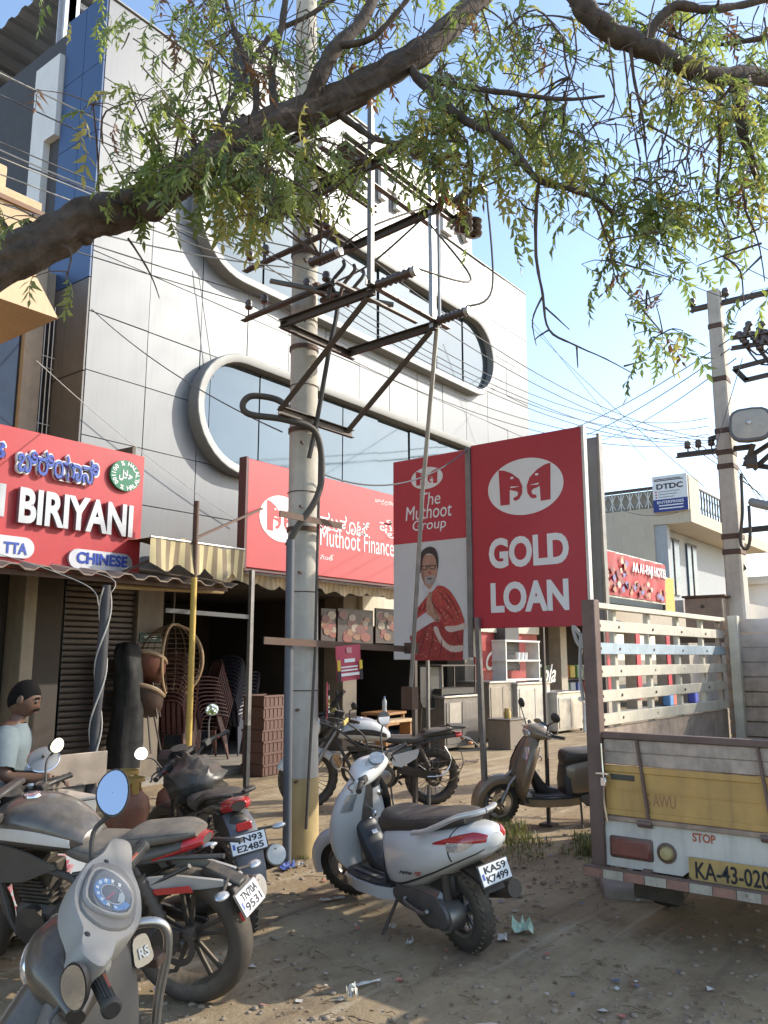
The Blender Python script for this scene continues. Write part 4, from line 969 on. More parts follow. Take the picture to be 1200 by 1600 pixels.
obj('head', MB().box(-.12, .12, -.5, .2, -.05, .06, .03).xf(Matrix.Rotation(rad(20), 4, 'X')), mat('grey lamp head', (.28, .29, .3), .5), sl)
obj('arm', MB().cyl((0, -.4, -.15), (0, -2.5, -.9), .03), K['galv'], sl)
# ------------------------------------------------------------------ wires
M_wire = mat('weathered wire', (.11, .11, .12), .6); M_wlight = mat('pale insulated wire', (.46, .44, .40), .5)
def wire(a, b, sag, r=.0065, m=None, label='thin overhead wire strung across the street', cat='wire', grp='overhead wires', n=26, nm='overhead_wire'):
    a, b = V3(a), V3(b)
    mb = MB().tube([a+(b-a)*(i/n)-UZ*(4*sag*(i/n)*(1-i/n)) for i in range(n+1)], r*.72, 6)
    return tag(obj(nm, mb, m or M_wire), label, cat, grp)
OW = ['farthest', 'second farthest', 'second nearest', 'nearest']
for k, p in enumerate(LT):
    wire(p, (-9.0, p[1]+.4+.1*k, p[2]+.35), .45, .0075, M_wlight if k % 3 == 0 else M_wire, 'wire leaving the %s pin of the %s left arm past the silver facade' % (OW[k % 4], ('upper', 'lower')[k//4]), grp='wires left of the near pole')
    if k < 4: wire(p, LTR[k], .42, .0075, None, 'wire from the %s upper pin of the near pole to the far pole arm' % OW[k], grp='wires between the two poles')
    else: wire(p, (QX-.1, QY+.2, 4.1+.12*k), .5, .0065, None, 'wire from the %s lower pin of the near pole to the far pole shaft' % OW[k-4], grp='wires between the two poles')
for k in range(4): wire(LTR[k], (60, 4+2*k, 7.0+.1*k), .8, .011, None, 'service wire sloping off behind the far pole', grp='wires beyond the far pole')
for a, b, s in ((at(815, 690, 26), at(1140, 530, 11.5), .3), (at(840, 700, 26), at(1140, 545, 11.5), .3), (at(930, 690, 30), at(1150, 560, 11.5), .2)): wire(a, b, s, .012, None, 'wire rising across the sky to the top of the far pole', grp='wires to the far pole top')
for a, b, s in ((at(760, 180, 9), at(1210, 440, 10), .1), (at(780, 150, 9), at(1210, 395, 10), .1), (at(820, 300, 12), at(1140, 468, 11), .15), (at(830, 510, 22), at(1100, 760, 12), .1), (at(1115, 710, 11.5), at(1160, 560, 11.5), 0), (at(930, 770, 20), at(1060, 800, 14), .25), (at(830, 500, 18), at(1010, 720, 20), .05)): wire(a, b, s, .008, None, 'fine stray wire against the open sky', grp='stray sky wires')
wire((5.0, 4.9, 5.2), (2.0, 8.0, 6.9), .25, .010, M_wlight, 'pale wire running up to the yellow building', grp='wires to the yellow building')
wire((5.0, 4.9, 5.0), (2.0, 8.0, 6.2), .25, .010, M_wlight, 'pale wire running up to the yellow building', grp='wires to the yellow building')
wire((5.6, 8.95, 5.9), (4.9, 4.85, 3.45), .12, .009, None, 'loose wire crossing the lower left of the silver facade', grp='loose facade wires')
wire((4.9, 8.9, 5.0), (8.2, 8.9, 3.5), .1, .008, M_wlight, 'loose wire crossing the lower left of the silver facade', grp='loose facade wires')
wire((7.26, 8.96, 7.1), (7.6, 8.93, 5.55), .0, .008, None, 'short dangling cable beside the upper rounded window', grp=None)
wire((5.17, 4.62, 3.1), (7.1, 4.35, 3.68), .22, .01, None, 'cable sagging from the near pole to the gold loan board', grp=None)
# post wound with cable beside the stall
cp = thing('cable_post', 'dark leaning post wound with white cable beside the food stall', 'post', (3.3, 4.9, 0))
def cpos(z): return V3((-.03+.012*z+.02*math.sin(z*1.3), .02*math.sin(z*2), z))
zs = [i*.12 for i in range(18)]
obj('shaft', MB().tube([cpos(z) for z in zs], [.032-.005*math.sin(z*7) for z in zs], 10), mat('tape wrapped post', (.045, .043, .046), .6, var=.3, vs=9), cp)
for ph in (0, math.pi): obj('cable', MB().tube([cpos(z)+V3((.038*math.cos(z*8+ph), .038*math.sin(z*8+ph), 0)) for z in np.arange(.1, 2.05, .04)], .005, 6), mat('white cable', (.46, .43, .38), .5), cp)
obj('cable', MB().tube(spline([cpos(1.95), (.12, .1, 2.1), (.3, 1.2, 2.3)], 6), .003, 5), mat('white cable', (.46, .43, .38)), cp)
obj('cable', MB().tube(spline([cpos(1.9)+V3((-.05, 0, 0)), (-.1, .1, 2.05), (-.35, .9, 2.3), (-.5, 1.6, 2.35)], 6), .003, 5), mat('white cable', (.46, .43, .38)), cp)
# ------------------------------------------------------------------ what stands in and before the shops
M_plc = mat('maroon chair plastic', (.10, .035, .03), .4, dust=.12); M_plc2 = mat('dark blue chair plastic', (.03, .035, .06), .4, dust=.12)
def plastic_chair(label, loc, rz, m, grp):
    t = thing('plastic_chair', label, 'chair', loc, rz, grp)
    R = [[V3((x, y, .43-.012*math.cos(y*7)+.01*(x/.2)**2)) for x in (-.20, -.1, 0, .1, .20)] for y in (-.21, -.1, 0, .1, .2)]
    R2 = [[p-V3((0, 0, .008)) for p in r] for r in R]
    obj('seat', MB().rings([R[0]+R2[0][::-1]]+[a+b[::-1] for a, b in zip(R[1:], R2[1:])]), m, t, 40)
    bk = MB()
    for k in range(5): bk.rings([[V3((-.15+.075*k+dx, .2+.10*f+.02*math.sin(3*f)+dy, .44+.42*f)) for dx, dy in ((-.024, 0), (.024, 0), (.024, .008), (-.024, .008))] for f in (0, .33, .66, 1)])
    bk.tube(spline([(-.21, .2, .45), (-.21, .27, .72), (-.17, .31, .86), (0, .325, .90), (.17, .31, .86), (.21, .27, .72), (.21, .2, .45)], 4), .014, 7)
    o = obj('backrest', bk, m, t, 40); o['kind'] = 'stuff'
    for sx in (-1, 1):
        for sy in (-1, 1): obj('leg', MB().tube([(sx*.19, sy*.19, .43), (sx*.235, sy*.235+.01, 0)], [.024, .016], 6), m, t, 40)
        obj('arm', MB().tube(spline([(sx*.21, .24, .62), (sx*.24, .08, .65), (sx*.24, -.16, .63), (sx*.225, -.2, .45)], 4), .016, 7, True, 1.5), m, t, 40)
    return t
ORD = 'first second third fourth fifth sixth seventh eighth ninth tenth eleventh twelfth thirteenth fourteenth'.split()
STK = {268: 'the maroon stack beside the wicker swing', 322: 'the maroon stack right of the yellow post', 362: 'the dark blue stack behind the sign post'}
for (px, py, Y, n, rz, m, lb) in ((268, 1195, 9.75, 13, 2.2, M_plc, 'maroon plastic chair in the tall stack beside the wicker swing'), (322, 1195, 9.9, 11, -1.9, M_plc, 'maroon plastic chair in the stack right of the yellow post'), (362, 1195, 10.1, 12, 1.9, M_plc2, 'dark blue plastic chair in the stack behind the sign post')):
    p = onY(px, py, Y); first = None; d = V3((math.sin(rz)*-.0, 0, 0))
    for k in range(n):
        off = V3((-math.sin(rz)*-.018*k, math.cos(rz)*-.018*k, .055*k)); lc = V3((p.x, p.y, .09))+off
        if first is None: first = plastic_chair(lb, lc, rz, m, 'plastic chairs stacked in the shop')
        else: copy_thing(first, lc, label='%s chair up from the floor of %s' % (ORD[k], STK[px]))
    first['label'] = 'lowest chair of '+STK[px]
# wicker swing shell
wc = thing('wicker_swing', 'brown wicker egg shaped swing seat leaning in the dim shop front', 'swing chair', onY(266, 1085, 8.75), rad(-28))
M_wick = mat('brown wicker cane', (.12, .07, .038), .6, var=.25)
w = MB()
for j in range(13):
    h = .06+.78*j/12; rr = .40*math.sqrt(max(.02, 1-((h-.42)/.46)**2))
    w.tube([(rr*math.cos(a), rr*.75*math.sin(a), h) for a in np.linspace(rad(-20), rad(245), 26)], .008, 5)
for k in range(15):
    a = rad(-20+265*k/14); w.tube([(.40*math.sqrt(max(.02, 1-((h-.42)/.46)**2))*math.cos(a), .30*math.sqrt(max(.02, 1-((h-.42)/.46)**2))*math.sin(a), h) for h in np.linspace(.02, .88, 14)], .007, 5)
o = obj('woven_shell', w, M_wick, wc); o['kind'] = 'stuff'
obj('rim', MB().tube([(.40*math.sqrt(max(.02, 1-((h-.42)/.46)**2))*math.cos(s), .30*math.sqrt(max(.02, 1-((h-.42)/.46)**2))*math.sin(s), h) for s, hs in ((rad(-20), np.linspace(.02, .88, 16)), (rad(245), np.linspace(.88, .02, 16))) for h in hs], .018, 8), mat('pale cane rim', (.36, .24, .13), .5), wc)
obj('hanger', MB().cyl((0, 0, .86), (0, 0, 1.45), .012), K['steel_dark'], wc)
# black wrapped roll, tan bucket chairs
br_ = thing('wrapped_roll', 'tall black tarpaulin wrapped roll standing against the shutter', 'roll', onY(192, 1200, 8.7))
obj('tarpaulin', MB().rings([[V3((r*(1+.12*math.sin(5*a+z*4)+.09*math.sin(9*a-z*7))*math.cos(a)+.03*math.sin(z*3), r*.8*(1+.13*math.sin(5*a+z*4)+.08*math.sin(8*a+z*9))*math.sin(a), z)) for a in np.linspace(0, 6.283, 26)[:-1]] for z, r in ((0, .20), (.3, .21), (.7, .19), (1.1, .17), (1.35, .16), (1.45, .12), (1.48, .03))]), mat('black tarpaulin', (.003, .003, .003), .75, bump=.5, bs=14), br_, 60)
def bucket(lbl, loc, rz, cm):
    t = thing('bucket_chair', lbl, 'chair', loc, rz)
    R = [[V3((.27*math.cos(a)*s, .25*math.sin(a)*s, z+.14*max(0, math.sin(a))*s)) for a in np.linspace(0, 6.283, 25)[:-1]] for s, z in ((.3, .0), (.8, .02), (1, .14), (1.04, .26), (.98, .26), (.9, .13), (.4, .06))]
    obj('shell', MB().rings(R), cm, t, 50)
    obj('rolled_edge', MB().tube([(.275*math.cos(a), .255*math.sin(a), .27+.14*max(0, math.sin(a))) for a in np.linspace(0, 6.283, 28)], .03, 8), mat('tan vinyl edge', (.26, .18, .11), .5), t)
    for sx in (-1, 1):
        for sy in (-1, 1): obj('leg', MB().cyl((sx*.14, sy*.12, .03), (sx*.22, sy*.2, -.40), .012, 7), K['steel_dark'], t)
    return t
bp0 = onY(222, 1070, 8.85); bucket('upper tan edged bucket chair stacked near the shutter', bp0+V3((0, 0, .0)), 2.4, mat('rust red vinyl', (.12, .04, .025), .5))
bp1 = onY(218, 1122, 8.8); bucket('lower tan edged bucket chair stacked near the shutter', bp1, 2.2, mat('rust brown vinyl', (.05, .028, .02), .5))
# crates
cr_m = mat('red brown crate plastic', (.09, .036, .028), .5, var=.15, dust=.2)
cc_ = None
for k in range(7):
    p = onY(411, 1203, 8.55)
    if cc_ is None:
        cc_ = thing('plastic_crate', 'lowest crate of the red brown stack left of the concrete pole', 'crate', (p.x, p.y, .0), rad(8), 'crates stacked left of the pole')
        c = MB().box(-.23, .23, -.17, .17, 0, .02)
        c.box(-.24, -.225, -.18, .18, 0, .145).box(.225, .24, -.18, .18, 0, .145).box(-.225, .225, -.18, -.165, 0, .145).box(-.225, .225, .165, .18, 0, .145)
        obj('body', c, cr_m, cc_)
        for s in (-1, 1): obj('rim', MB().box(-.25, .25, s*.187-.008, s*.187+.008, .12, .15, .003), cr_m, cc_)
        for q in range(5): obj('rib', MB().box(-.2+.09*q, -.18+.09*q, -.188, -.18, .01, .12), cr_m, cc_)
    else: copy_thing(cc_, (p.x+random.gauss(0, .008), p.y, .152*k), rad(8+random.gauss(0, 2)), '%s crate up from the ground in the red brown stack by the pole' % ORD[k])
# wooden side table and bench board
p = onY(600, 1150, 8.35); M_tw = mat('varnished table wood', (.30, .15, .06), .4, var=.25, vs=12)
wt = thing('wooden_table', 'small varnished wooden table with a slatted shelf behind the pole', 'table', (p.x, p.y, .02), rad(10))
obj('top', MB().box(-.34, .34, -.24, .24, .66, .70, .006), M_tw, wt)
for sx in (-1, 1):
    for sy in (-1, 1): obj('leg', MB().box(sx*.29-.025, sx*.29+.025, sy*.19-.025, sy*.19+.025, 0, .66, .004), M_tw, wt)
for k in range(6): obj('slat', MB().box(-.26+.09*k, -.2+.09*k, -.2, .2, .25, .27, .003), M_tw, wt)
obj('rail', MB().box(-.29, .29, -.215, -.195, .5, .56).box(-.29, .29, -.215, -.195, .22, .25), M_tw, wt)
gj = thing('bottle', 'clear plastic water bottle on the wooden table', 'bottle', (p.x-.12, p.y-.1, .72)); obj('body', MB().lathe([(0, 0), (.035, 0), (.037, .02), (.034, .1), (.037, .17), (.015, .21), (.014, .23), (0, .23)], n=14), mat('cloudy bottle', (.55, .58, .6), .2, alpha=.7), gj); obj('cap', MB().cyl((0, 0, .23), (0, 0, .25), .016), mat('bottle cap blue', (.05, .15, .4), .4), gj)
bh = thing('plank_bench', 'raw plank laid on a low stand beside the wooden table', 'bench', onY(612, 1168, 7.6)*1.0)
obj('plank', MB().box(-.35, .45, -.14, .14, .36, .40, .005), mat('raw pale plank', (.48, .33, .18), .7, var=.2, vs=10), bh)
for sx in (-.25, .35): obj('leg', MB().box(sx-.02, sx+.02, -.1, .1, -.15, .36), M_tw, bh)
# black rounded board, standing
p = onY(673, 1100, 8.2)
kb = thing('rounded_board', 'black rounded hotplate shield with a pale edge beside the glass food case', 'shield', (p.x, p.y, p.z))
P = [(-.30, .62), (-.30, .06), (-.24, -.04), (-.10, -.08), (.10, -.08), (.24, -.02), (.30, .10), (.30, .62)]
obj('board', MB().prism(P, XZ, .03), mat('sooty black sheet', (.014, .014, .015), .45, dust=.08), kb)
obj('edge', MB().tube([(a, -.005, b) for a, b in P[3:]], .012, 6), K['galv'], kb)
obj('leg', MB().cyl((-.2, .05, -.06), (-.22, .1, -p.z), .015).cyl((.2, .05, -.06), (.22, .1, -p.z), .015), K['steel_dark'], kb)
# food posters over the counter
for k, (x0, x1, cs) in enumerate(((502, 524, 0), (528, 583, 1), (587, 622, 2))):
    a, b = onY(x0, 950, 8.1), onY(x1, 1006, 8.1); w2, h2 = (b.x-a.x)/2, (a.z-b.z)/2
    t = thing('food_poster', ['narrow dark food poster at the pole edge under the awning', 'wide food poster with plates of fried chicken under the awning', 'dark red food poster half behind the greeting man poster'][k], 'poster', ((a.x+b.x)/2, 8.1, (a.z+b.z)/2))
    obj('board', MB().box(-w2, w2, 0, .03, -h2, h2, .003), mat('dark poster print', (.026, .012, .010), .5, var=.5, vs=8), t)
    for q in range(16):
        cx, cz, r_ = random.uniform(-w2*.75, w2*.75), random.uniform(-h2*.7, h2*.7), random.uniform(.05, .10)
        cc = [(.16, .03, .02), (.18, .085, .04), (.22, .18, .13), (.10, .02, .02)][q % 4]
        obj('picture', MB().prism([(max(-w2, min(w2, cx+r_*math.cos(u)*1.3)), max(-h2, min(h2, cz+r_*.8*math.sin(u)))) for u in np.arange(0, 6.2, .5)], XZ @ Matrix.Translation((0, 0, -.002-.0007*q)), .0006), mat('food print %d' % (q % 4), cc, .5, var=.5, vs=25), t)
# cabinet with food, steel counters
def counter(label, px0, px1, pyt, pyb, Y, dp, m, nm='steel_counter', top=True):
    a, b = onY(px0, pyt, Y), onY(px1, pyb, Y); zt = onY((px0+px1)/2, pyt, Y).z
    t = thing(nm, label, 'counter', ((a.x+b.x)/2, Y, 0)); w2 = (b.x-a.x)/2
    obj('cabinet', MB().box(-w2, w2, 0, dp, .06, zt-.04, .006), m, t)
    if top: obj('top', MB().box(-w2-.03, w2+.03, -.03, dp+.02, zt-.037, zt, .006), K['steel'], t)
    obj('door', MB().box(-w2*.9, -.01, -.012, 0, .12, zt-.12, .004), m, t); obj('door', MB().box(.01, w2*.9, -.012, 0, .12, zt-.12, .004), m, t)
    for s in (-1, 1): obj('leg', MB().box(s*w2-.02*(s+1), s*w2+.02*(1-s), .02, .06, 0, .07), K['steel_dark'], t)
    return t, w2, zt
dk = mat('dull dark steel', (.17, .155, .14), .5, .5, var=.2, streak=.3, dust=.15)
t, w2, zt = counter('dark steel food counter under the glass case', 694, 748, 1086, 1166, 8.0, .6, dk, 'food_counter')
obj('notice', MB().box(-w2*.75, -w2*.1, -.02, -.014, zt-.55, zt-.12), mat('faded notice', (.40, .35, .28), .7), t)
gc = thing('glass_food_case', 'glass food case with a chicken picture standing on the dark counter', 'display case', (t.location.x, 8.05, zt))
for x in (-w2, w2): 
    for yv in (0, .45): obj('post', MB().box(x-.012, x+.012, yv-.012, yv+.012, .002, .5), K['steel_dark'], gc)
obj('roof', MB().box(-w2-.02, w2+.02, -.02, .48, .5, .52), K['steel_dark'], gc); obj('shelf', MB().box(-w2, w2, 0, .45, .02, .12), K['black'], gc)
obj('back_picture', MB().box(-w2*.95, w2*.2, .4, .42, .13, .48), mat('food case picture', (.5, .5, .42), .5, var=.4, vs=6), gc)
obj('roast', MB().ball((-w2*.35, .3, .24), .1, 12, 8, (1, .7, .9)), mat('roast brown', (.42, .2, .1), .5), gc)
obj('garnish', MB().ball((-w2*.35, .3, .42), .07, 8, 6, (1.4, .6, .4)), mat('green garnish', (.05, .25, .08), .6), gc)
counter('brown steel counter before the red wall', 764, 806, 1064, 1166, 8.3, .7, mat('brownish steel sheet', (.29, .255, .21), .45, .5, var=.15, streak=.3))
t, w2, zt = counter('bright stainless counter with a shelf rack on it', 808, 862, 1066, 1152, 8.2, .7, mat('bright steel sheet', (.46, .44, .40), .4, .5, var=.12, streak=.2))
sr = thing('shelf_rack', 'open white shelf rack of cups on the bright counter', 'rack', (t.location.x, 8.45, zt+.002)); M_wr = K['offwhite']
for x in (-w2, w2): obj('upright', MB().box(x-.02, x+.02, -.02, .3, 0, .85), M_wr, sr)
for z in (.03, .42, .82): obj('shelf', MB().box(-w2-.04, w2+.04, -.03, .3, z, z+.035), M_wr, sr)
for k in range(3):
    c_ = thing('cup', ['white cup at the left on the top of the shelf rack stack', 'white cup in the middle of the shelf rack', 'white cup at the right end of the shelf rack'][k], 'cup', (t.location.x-.1+.16*k, 8.5, zt+.46)); obj('body', MB().lathe([(0, 0), (.04, 0), (.05, .14), (.045, .14), (.035, .01)], n=14), K['white'], c_); obj('rim', MB().lathe([(.045, .138), (.053, .142), (.045, .146)], n=14), K['white'], c_)
dbx = thing('dark_cabinet', 'tall dark cabinet hanging left of the white shelf rack', 'cabinet', onY(801, 1016, 8.7)); obj('body', MB().box(-.3, .3, 0, .35, -.42, .5, .01), mat('dark cabinet grey', (.05, .05, .055), .5), dbx); obj('door', MB().box(-.28, .28, -.015, 0, -.4, .0, .005), mat('dark cabinet grey', (.05, .05, .055)), dbx); obj('handle', MB().box(.2, .22, -.03, -.015, -.3, -.15), K['steel'], dbx)
counter('plain steel locker at the right of the counters', 870, 912, 1080, 1148, 8.0, .6, K['steel'], 'steel_locker')
tp_ = thing('bent_pipe', 'white bent drain pipe beside the steel locker', 'pipe', onY(914, 1130, 7.8)); obj('pipe', MB().tube(spline([(0, 0, -.5), (.02, 0, .2), (0, 0, .45), (-.2, 0, .52)], 5), .05, 10), K['white'], tp_); obj('collar', MB().cyl((.01, 0, 0), (.015, 0, .08), .06), K['offwhite'], tp_)
jr = thing('jar', 'small jar of yellow pickle with a brass lid, on a brown block', 'jar', onY(793, 1122, 7.5)); obj('body', MB().lathe([(0, 0), (.06, 0), (.065, .1), (.05, .13), (0, .13)], n=16), mat('yellow pickle', (.5, .33, .08), .3), jr); obj('lid', MB().lathe([(0, .17), (.055, .17), (.055, .13)], n=16), mat('brass lid', (.5, .38, .18), .3, .8), jr)
jb = thing('storage_block', 'plain brown block holding a jar behind the bronze scooter', 'box', onY(793, 1122, 7.5)-V3((0, 0, .002))); zb_ = jb.location.z; obj('body', MB().box(-.28, .3, -.2, .25, -zb_, -.02, .01), mat('brown block paint', (.2, .16, .12), .7, streak=.3), jb); obj('top', MB().box(-.3, .32, -.22, .27, -.02, 0, .004), dk, jb)
# dim goods inside the open shop
for k in range(16):
    x = 7.4+.62*k; 
    if 10.4 < x < 11.2 or x > 14: continue
    nc_ = len([q for q in bpy.data.objects if q.name.startswith('storage_cabinet')]); hgt = random.uniform(.5, 1.5); cc = random.choice([(.06, .05, .05), (.12, .07, .05), (.05, .06, .08), (.10, .09, .07)])
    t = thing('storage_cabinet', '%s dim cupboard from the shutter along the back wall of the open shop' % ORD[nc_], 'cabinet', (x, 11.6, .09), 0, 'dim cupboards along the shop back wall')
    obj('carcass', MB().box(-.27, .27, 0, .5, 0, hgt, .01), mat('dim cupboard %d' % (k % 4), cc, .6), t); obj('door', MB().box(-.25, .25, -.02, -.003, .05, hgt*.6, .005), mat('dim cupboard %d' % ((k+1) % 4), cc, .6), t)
wp = thing('power_board', 'grey switch board with pale plates on the shutter pillar', 'switch board', (6.72, 8.965, 1.55))
obj('plate', MB().box(-.1, .1, 0, .015, -.07, .07, .004), K['offwhite'], wp); 
for s in (-.04, .04): obj('socket', MB().cyl((s, -.004, 0), (s, .0, 0), .025), K['black'], wp)
gs_ = thing('green_notice', 'small dark green notice above the switch board', 'notice', (6.75, 8.968, 1.82)); obj('plate', MB().box(-.16, .16, 0, .012, -.06, .06), mat('dark green notice', (.02, .06, .04), .5), gs_); obj('strip', MB().box(-.1, .1, -.003, 0, -.01, .02), K['offwhite'], gs_)
# ------------------------------------------------------------------ gas cylinders
M_gas = mat('rusty red gas paint', (.23, .075, .035), .55, var=.3, rust=.2, dust=.25); M_gasy = mat('worn yellow gas paint', (.42, .25, .05), .5, var=.2, rust=.15, dust=.2)
def gas(label, x, y, rz):
    t = thing('gas_cylinder', label, 'gas cylinder', (x, y, 0), rz)
    obj('body', MB().lathe([(0, .03), (.13, .03), (.155, .06), (.16, .12), (.16, .38), (.145, .45), (.09, .50), (.03, .515), (0, .515)], n=28), M_gas, t, 50)
    obj('foot_ring', MB().lathe([(.125, 0), (.14, 0), (.14, .06), (.125, .06)], n=26, closed=True), M_gas, t)
    obj('shoulder', MB().lathe([(.157, .36), (.162, .36), (.148, .452), (.092, .503), (.088, .50)], n=28), M_gas, t, 50)
    cl_ = MB().lathe([(.098, .585), (.112, .58), (.112, .61), (.098, .61)], n=26, closed=True); 
    for a in (0, 2.1, 4.2): cl_.bar((.104*math.cos(a), .104*math.sin(a), .49), (.104*math.cos(a), .104*math.sin(a), .59), .05, .012, (math.cos(a), math.sin(a), 0))
    obj('collar', cl_, M_gasy, t); obj('valve', MB().cyl((0, 0, .51), (0, 0, .57), .022).cyl((-.03, 0, .555), (.03, 0, .555), .012), mat('brass valve', (.45, .33, .13), .35, .9), t)
p = onG(202, 1352); q0 = at(205, 1205, 6.72)
gas('left gas cylinder with yellow collar, nearest the stall', q0.x, q0.y, .3); gas('right gas cylinder with yellow collar, beside the black motorcycle', q0.x+.42, q0.y-.05, 1.1); gas('rusty gas cylinder behind the other two', q0.x+.25, q0.y+.42, 2.0)
# ------------------------------------------------------------------ food stall
st_ = thing('food_stall', 'steel topped food stall with a flower print front panel', 'stall', (2.3, 4.45, 0))
SX = lambda x: x-2.3
obj('frame', MB().box(SX(1.2), SX(3.02), -.01, .03, .10, .745, .004).box(SX(1.2), SX(3.02), .03, .75, .10, .14).box(SX(2.99), SX(3.02), .03, .75, .1, .745), mat('stall frame aluminium', (.42, .42, .41), .45, .6, dust=.2), st_)
fpn = obj('flower_panel', MB().box(SX(1.24), SX(2.96), -.016, -.011, .15, .71), mat('pale print panel', (.50, .53, .55), .35, var=.08, dust=.15), st_)
pet = [mat('pink petal print', (.50, .14, .17), .4, var=.4, vs=40), mat('rose print', (.55, .30, .30), .4, var=.3, vs=40), mat('stem print', (.12, .12, .10), .4)]
rf = random.Random(3)
for cx, cz, n, sp in ((SX(2.75), .36, 34, .13), (SX(2.50), .32, 26, .12), (SX(2.68), .60, 10, .05), (SX(1.9), .35, 20, .12)):
    for _ in range(n):
        a, d = rf.uniform(0, 6.28), sp*math.sqrt(rf.random()); x, z, r_ = cx+d*math.cos(a), max(.17, cz+d*math.sin(a)*.9), rf.uniform(.012, .028)
        obj('printed_petal', MB().prism([(x+r_*(1+.4*math.sin(3*u))*math.cos(u), z+r_*(1+.4*math.sin(3*u))*math.sin(u)) for u in np.arange(0, 6.2, .5)], XZ @ Matrix.Translation((0, 0, -.0168-rf.random()*.0008)), .0006), pet[rf.choice([0, 0, 1])], fpn, None)
for a, b in (((SX(2.68), .58), (SX(2.72), .40)), ((SX(2.6), .5), (SX(2.66), .36))): obj('printed_stem', MB().tube(spline([(a[0], -.0165, a[1]), ((a[0]+b[0])/2+.03, -.0165, (a[1]+b[1])/2), (b[0], -.0165, b[1])], 4), .003, 4), pet[2], fpn)
obj('counter_top', MB().box(SX(1.2), SX(3.03), -.02, .78, .746, .765, .004), K['steel'], st_)
sp_a, sp_b = onY(66, 1209, 4.85), onY(165, 1197, 4.85)
obj('splash_plate', MB().box(SX(sp_a.x), SX(sp_b.x), .385, .40, .767, .765+.20, .003), mat('warm steel plate', (.40, .33, .27), .45, .6, streak=.1), st_)
obj('leg', MB().box(SX(1.2), SX(1.24), 0, .04, 0, .1).box(SX(2.98), SX(3.02), 0, .04, 0, .1), K['steel_dark'], st_)
gd = thing('griddle', 'black griddle pan on the stall', 'pan', (2.62, 4.98, .768)); obj('plate', MB().lathe([(0, .02), (.2, .02), (.24, .05), (.245, .05), (.21, .0), (0, 0)], n=28), K['black'], gd); obj('handle', MB().tube(spline([(.23, 0, .045), (.34, 0, .07), (.46, 0, .08)], 3), .012, 8), K['black'], gd)
for k, (x, y, lb) in enumerate(((2.92, 5.02, 'steel pot nearest the cable wound post'), (2.78, 5.12, 'steel bowl beside the held lid'))):
    pn = thing('steel_pot', lb, 'pot', (x, y, .768)); obj('body', MB().lathe([(0, 0), (.08, 0), (.1, .02), (.105, .11), (.115, .115), (.112, .118), (.095, .1), (.09, .02), (0, .012)], n=24), K['chrome'], pn); obj('ladle', MB().tube(spline([(.0, .0, .05), (.06, .02, .14), (.16, .04, .2)], 4), .007, 7), K['chrome'], pn)
pb_ = thing('plastic_tub', 'purple plastic tub behind the stall', 'tub', (2.95, 5.5, .80)); obj('tub', MB().lathe([(0, 0), (.12, 0), (.15, .11), (.16, .115), (.145, .1), (.11, .01), (0, .01)], n=22), mat('purple plastic', (.10, .05, .20), .4), pb_); obj('stand', MB().box(-.15, .15, -.15, .15, -.8, -.003), K['steel_dark'], pb_)
# ------------------------------------------------------------------ small goods truck, seen from behind
M_wood = mat('weathered grey boards', (.46, .36, .28), .85, var=.3, vs=9, bump=.4, bs=60, streak=.5, rust=.1)
M_slat = mat('chalky cream slat paint', (.66, .60, .47), .7, var=.12, vs=8, bump=.2, bs=60, streak=.3, rust=.05)
M_yelb = mat('dusty yellow body paint', (.56, .325, .09), .6, var=.2, vs=3, streak=.45, rust=.16, dust=.25)
M_brown = mat('brown painted frame', (.14, .085, .07), .6, .2, var=.25, rust=.25, dust=.3)
M_wht = mat('scuffed white body paint', (.62, .58, .50), .55, var=.12, vs=6, streak=.4, rust=.12, dust=.2)
TX, TYL, TYR = 4.87, 2.14, .42      # rear face, left side, right side
tk = thing('goods_truck', 'small yellow goods truck with white slatted sides parked at the right', 'truck', (TX, 1.28, 0))
t_ = lambda x, y, z: V3((x-TX, y-1.28, z))
YL, YR = TYL-1.28, TYR-1.28
obj('bed_floor', MB().box(.02, 2.78, YR, YL, .56, .62), M_brown, tk)
tg = obj('tailgate', MB().box(-.012, .012, YR+.07, YL-.06, .655, .935, .004).box(-.02, -.012, YR+.07, YL-.06, .90, .935, .003).box(-.018, -.012, YR+.07, YL-.06, .80, .81).box(-.02, -.012, YR+.07, YL-.06, .655, .69, .003), M_yelb, tk)
for z0, z1 in ((.94, 1.012), (1.014, 1.085)): obj('board', MB().box(-.012, .012, YR+.07, YL-.06, z0, z1, .004), M_wood, tg)
obj('top_rail', MB().box(-.028, .03, YR+.02, YL-.01, 1.087, 1.125, .004), M_brown, tg)
for yv in (YL-.29, YL-.95, YR+.25): obj('strap', MB().bar((-.026, yv+.02, 1.09), (-.026, yv-.03, .64), .012, .035, (1, 0, 0)).cyl((-.04, yv-.05, .63), (-.04, yv+.03, .63), .022, 8), M_brown, tg)
F = Face(tk, 'X', TX, -.0125)
for s_, xl, xr in (('SLIMWU', 1008, 1056),): F.text('S AWU', 1010, 1242, 1056, 1262, mat('faint red print', (.36, .16, .08), .7), .001, .0, 0, parent=tg)
obj('handle', MB().box(-.02, -.012, YL-.24, YL-.10, .855, .885, .003), mat('dark handle recess', (.08, .07, .055), .7), tg)
obj('corner_post', MB().box(-.05, .03, YL-.055, YL+.03, .33, 1.91, .005).box(-.056, -.05, YL-.06, YL-.05, .6, 1.06), M_brown, tk)
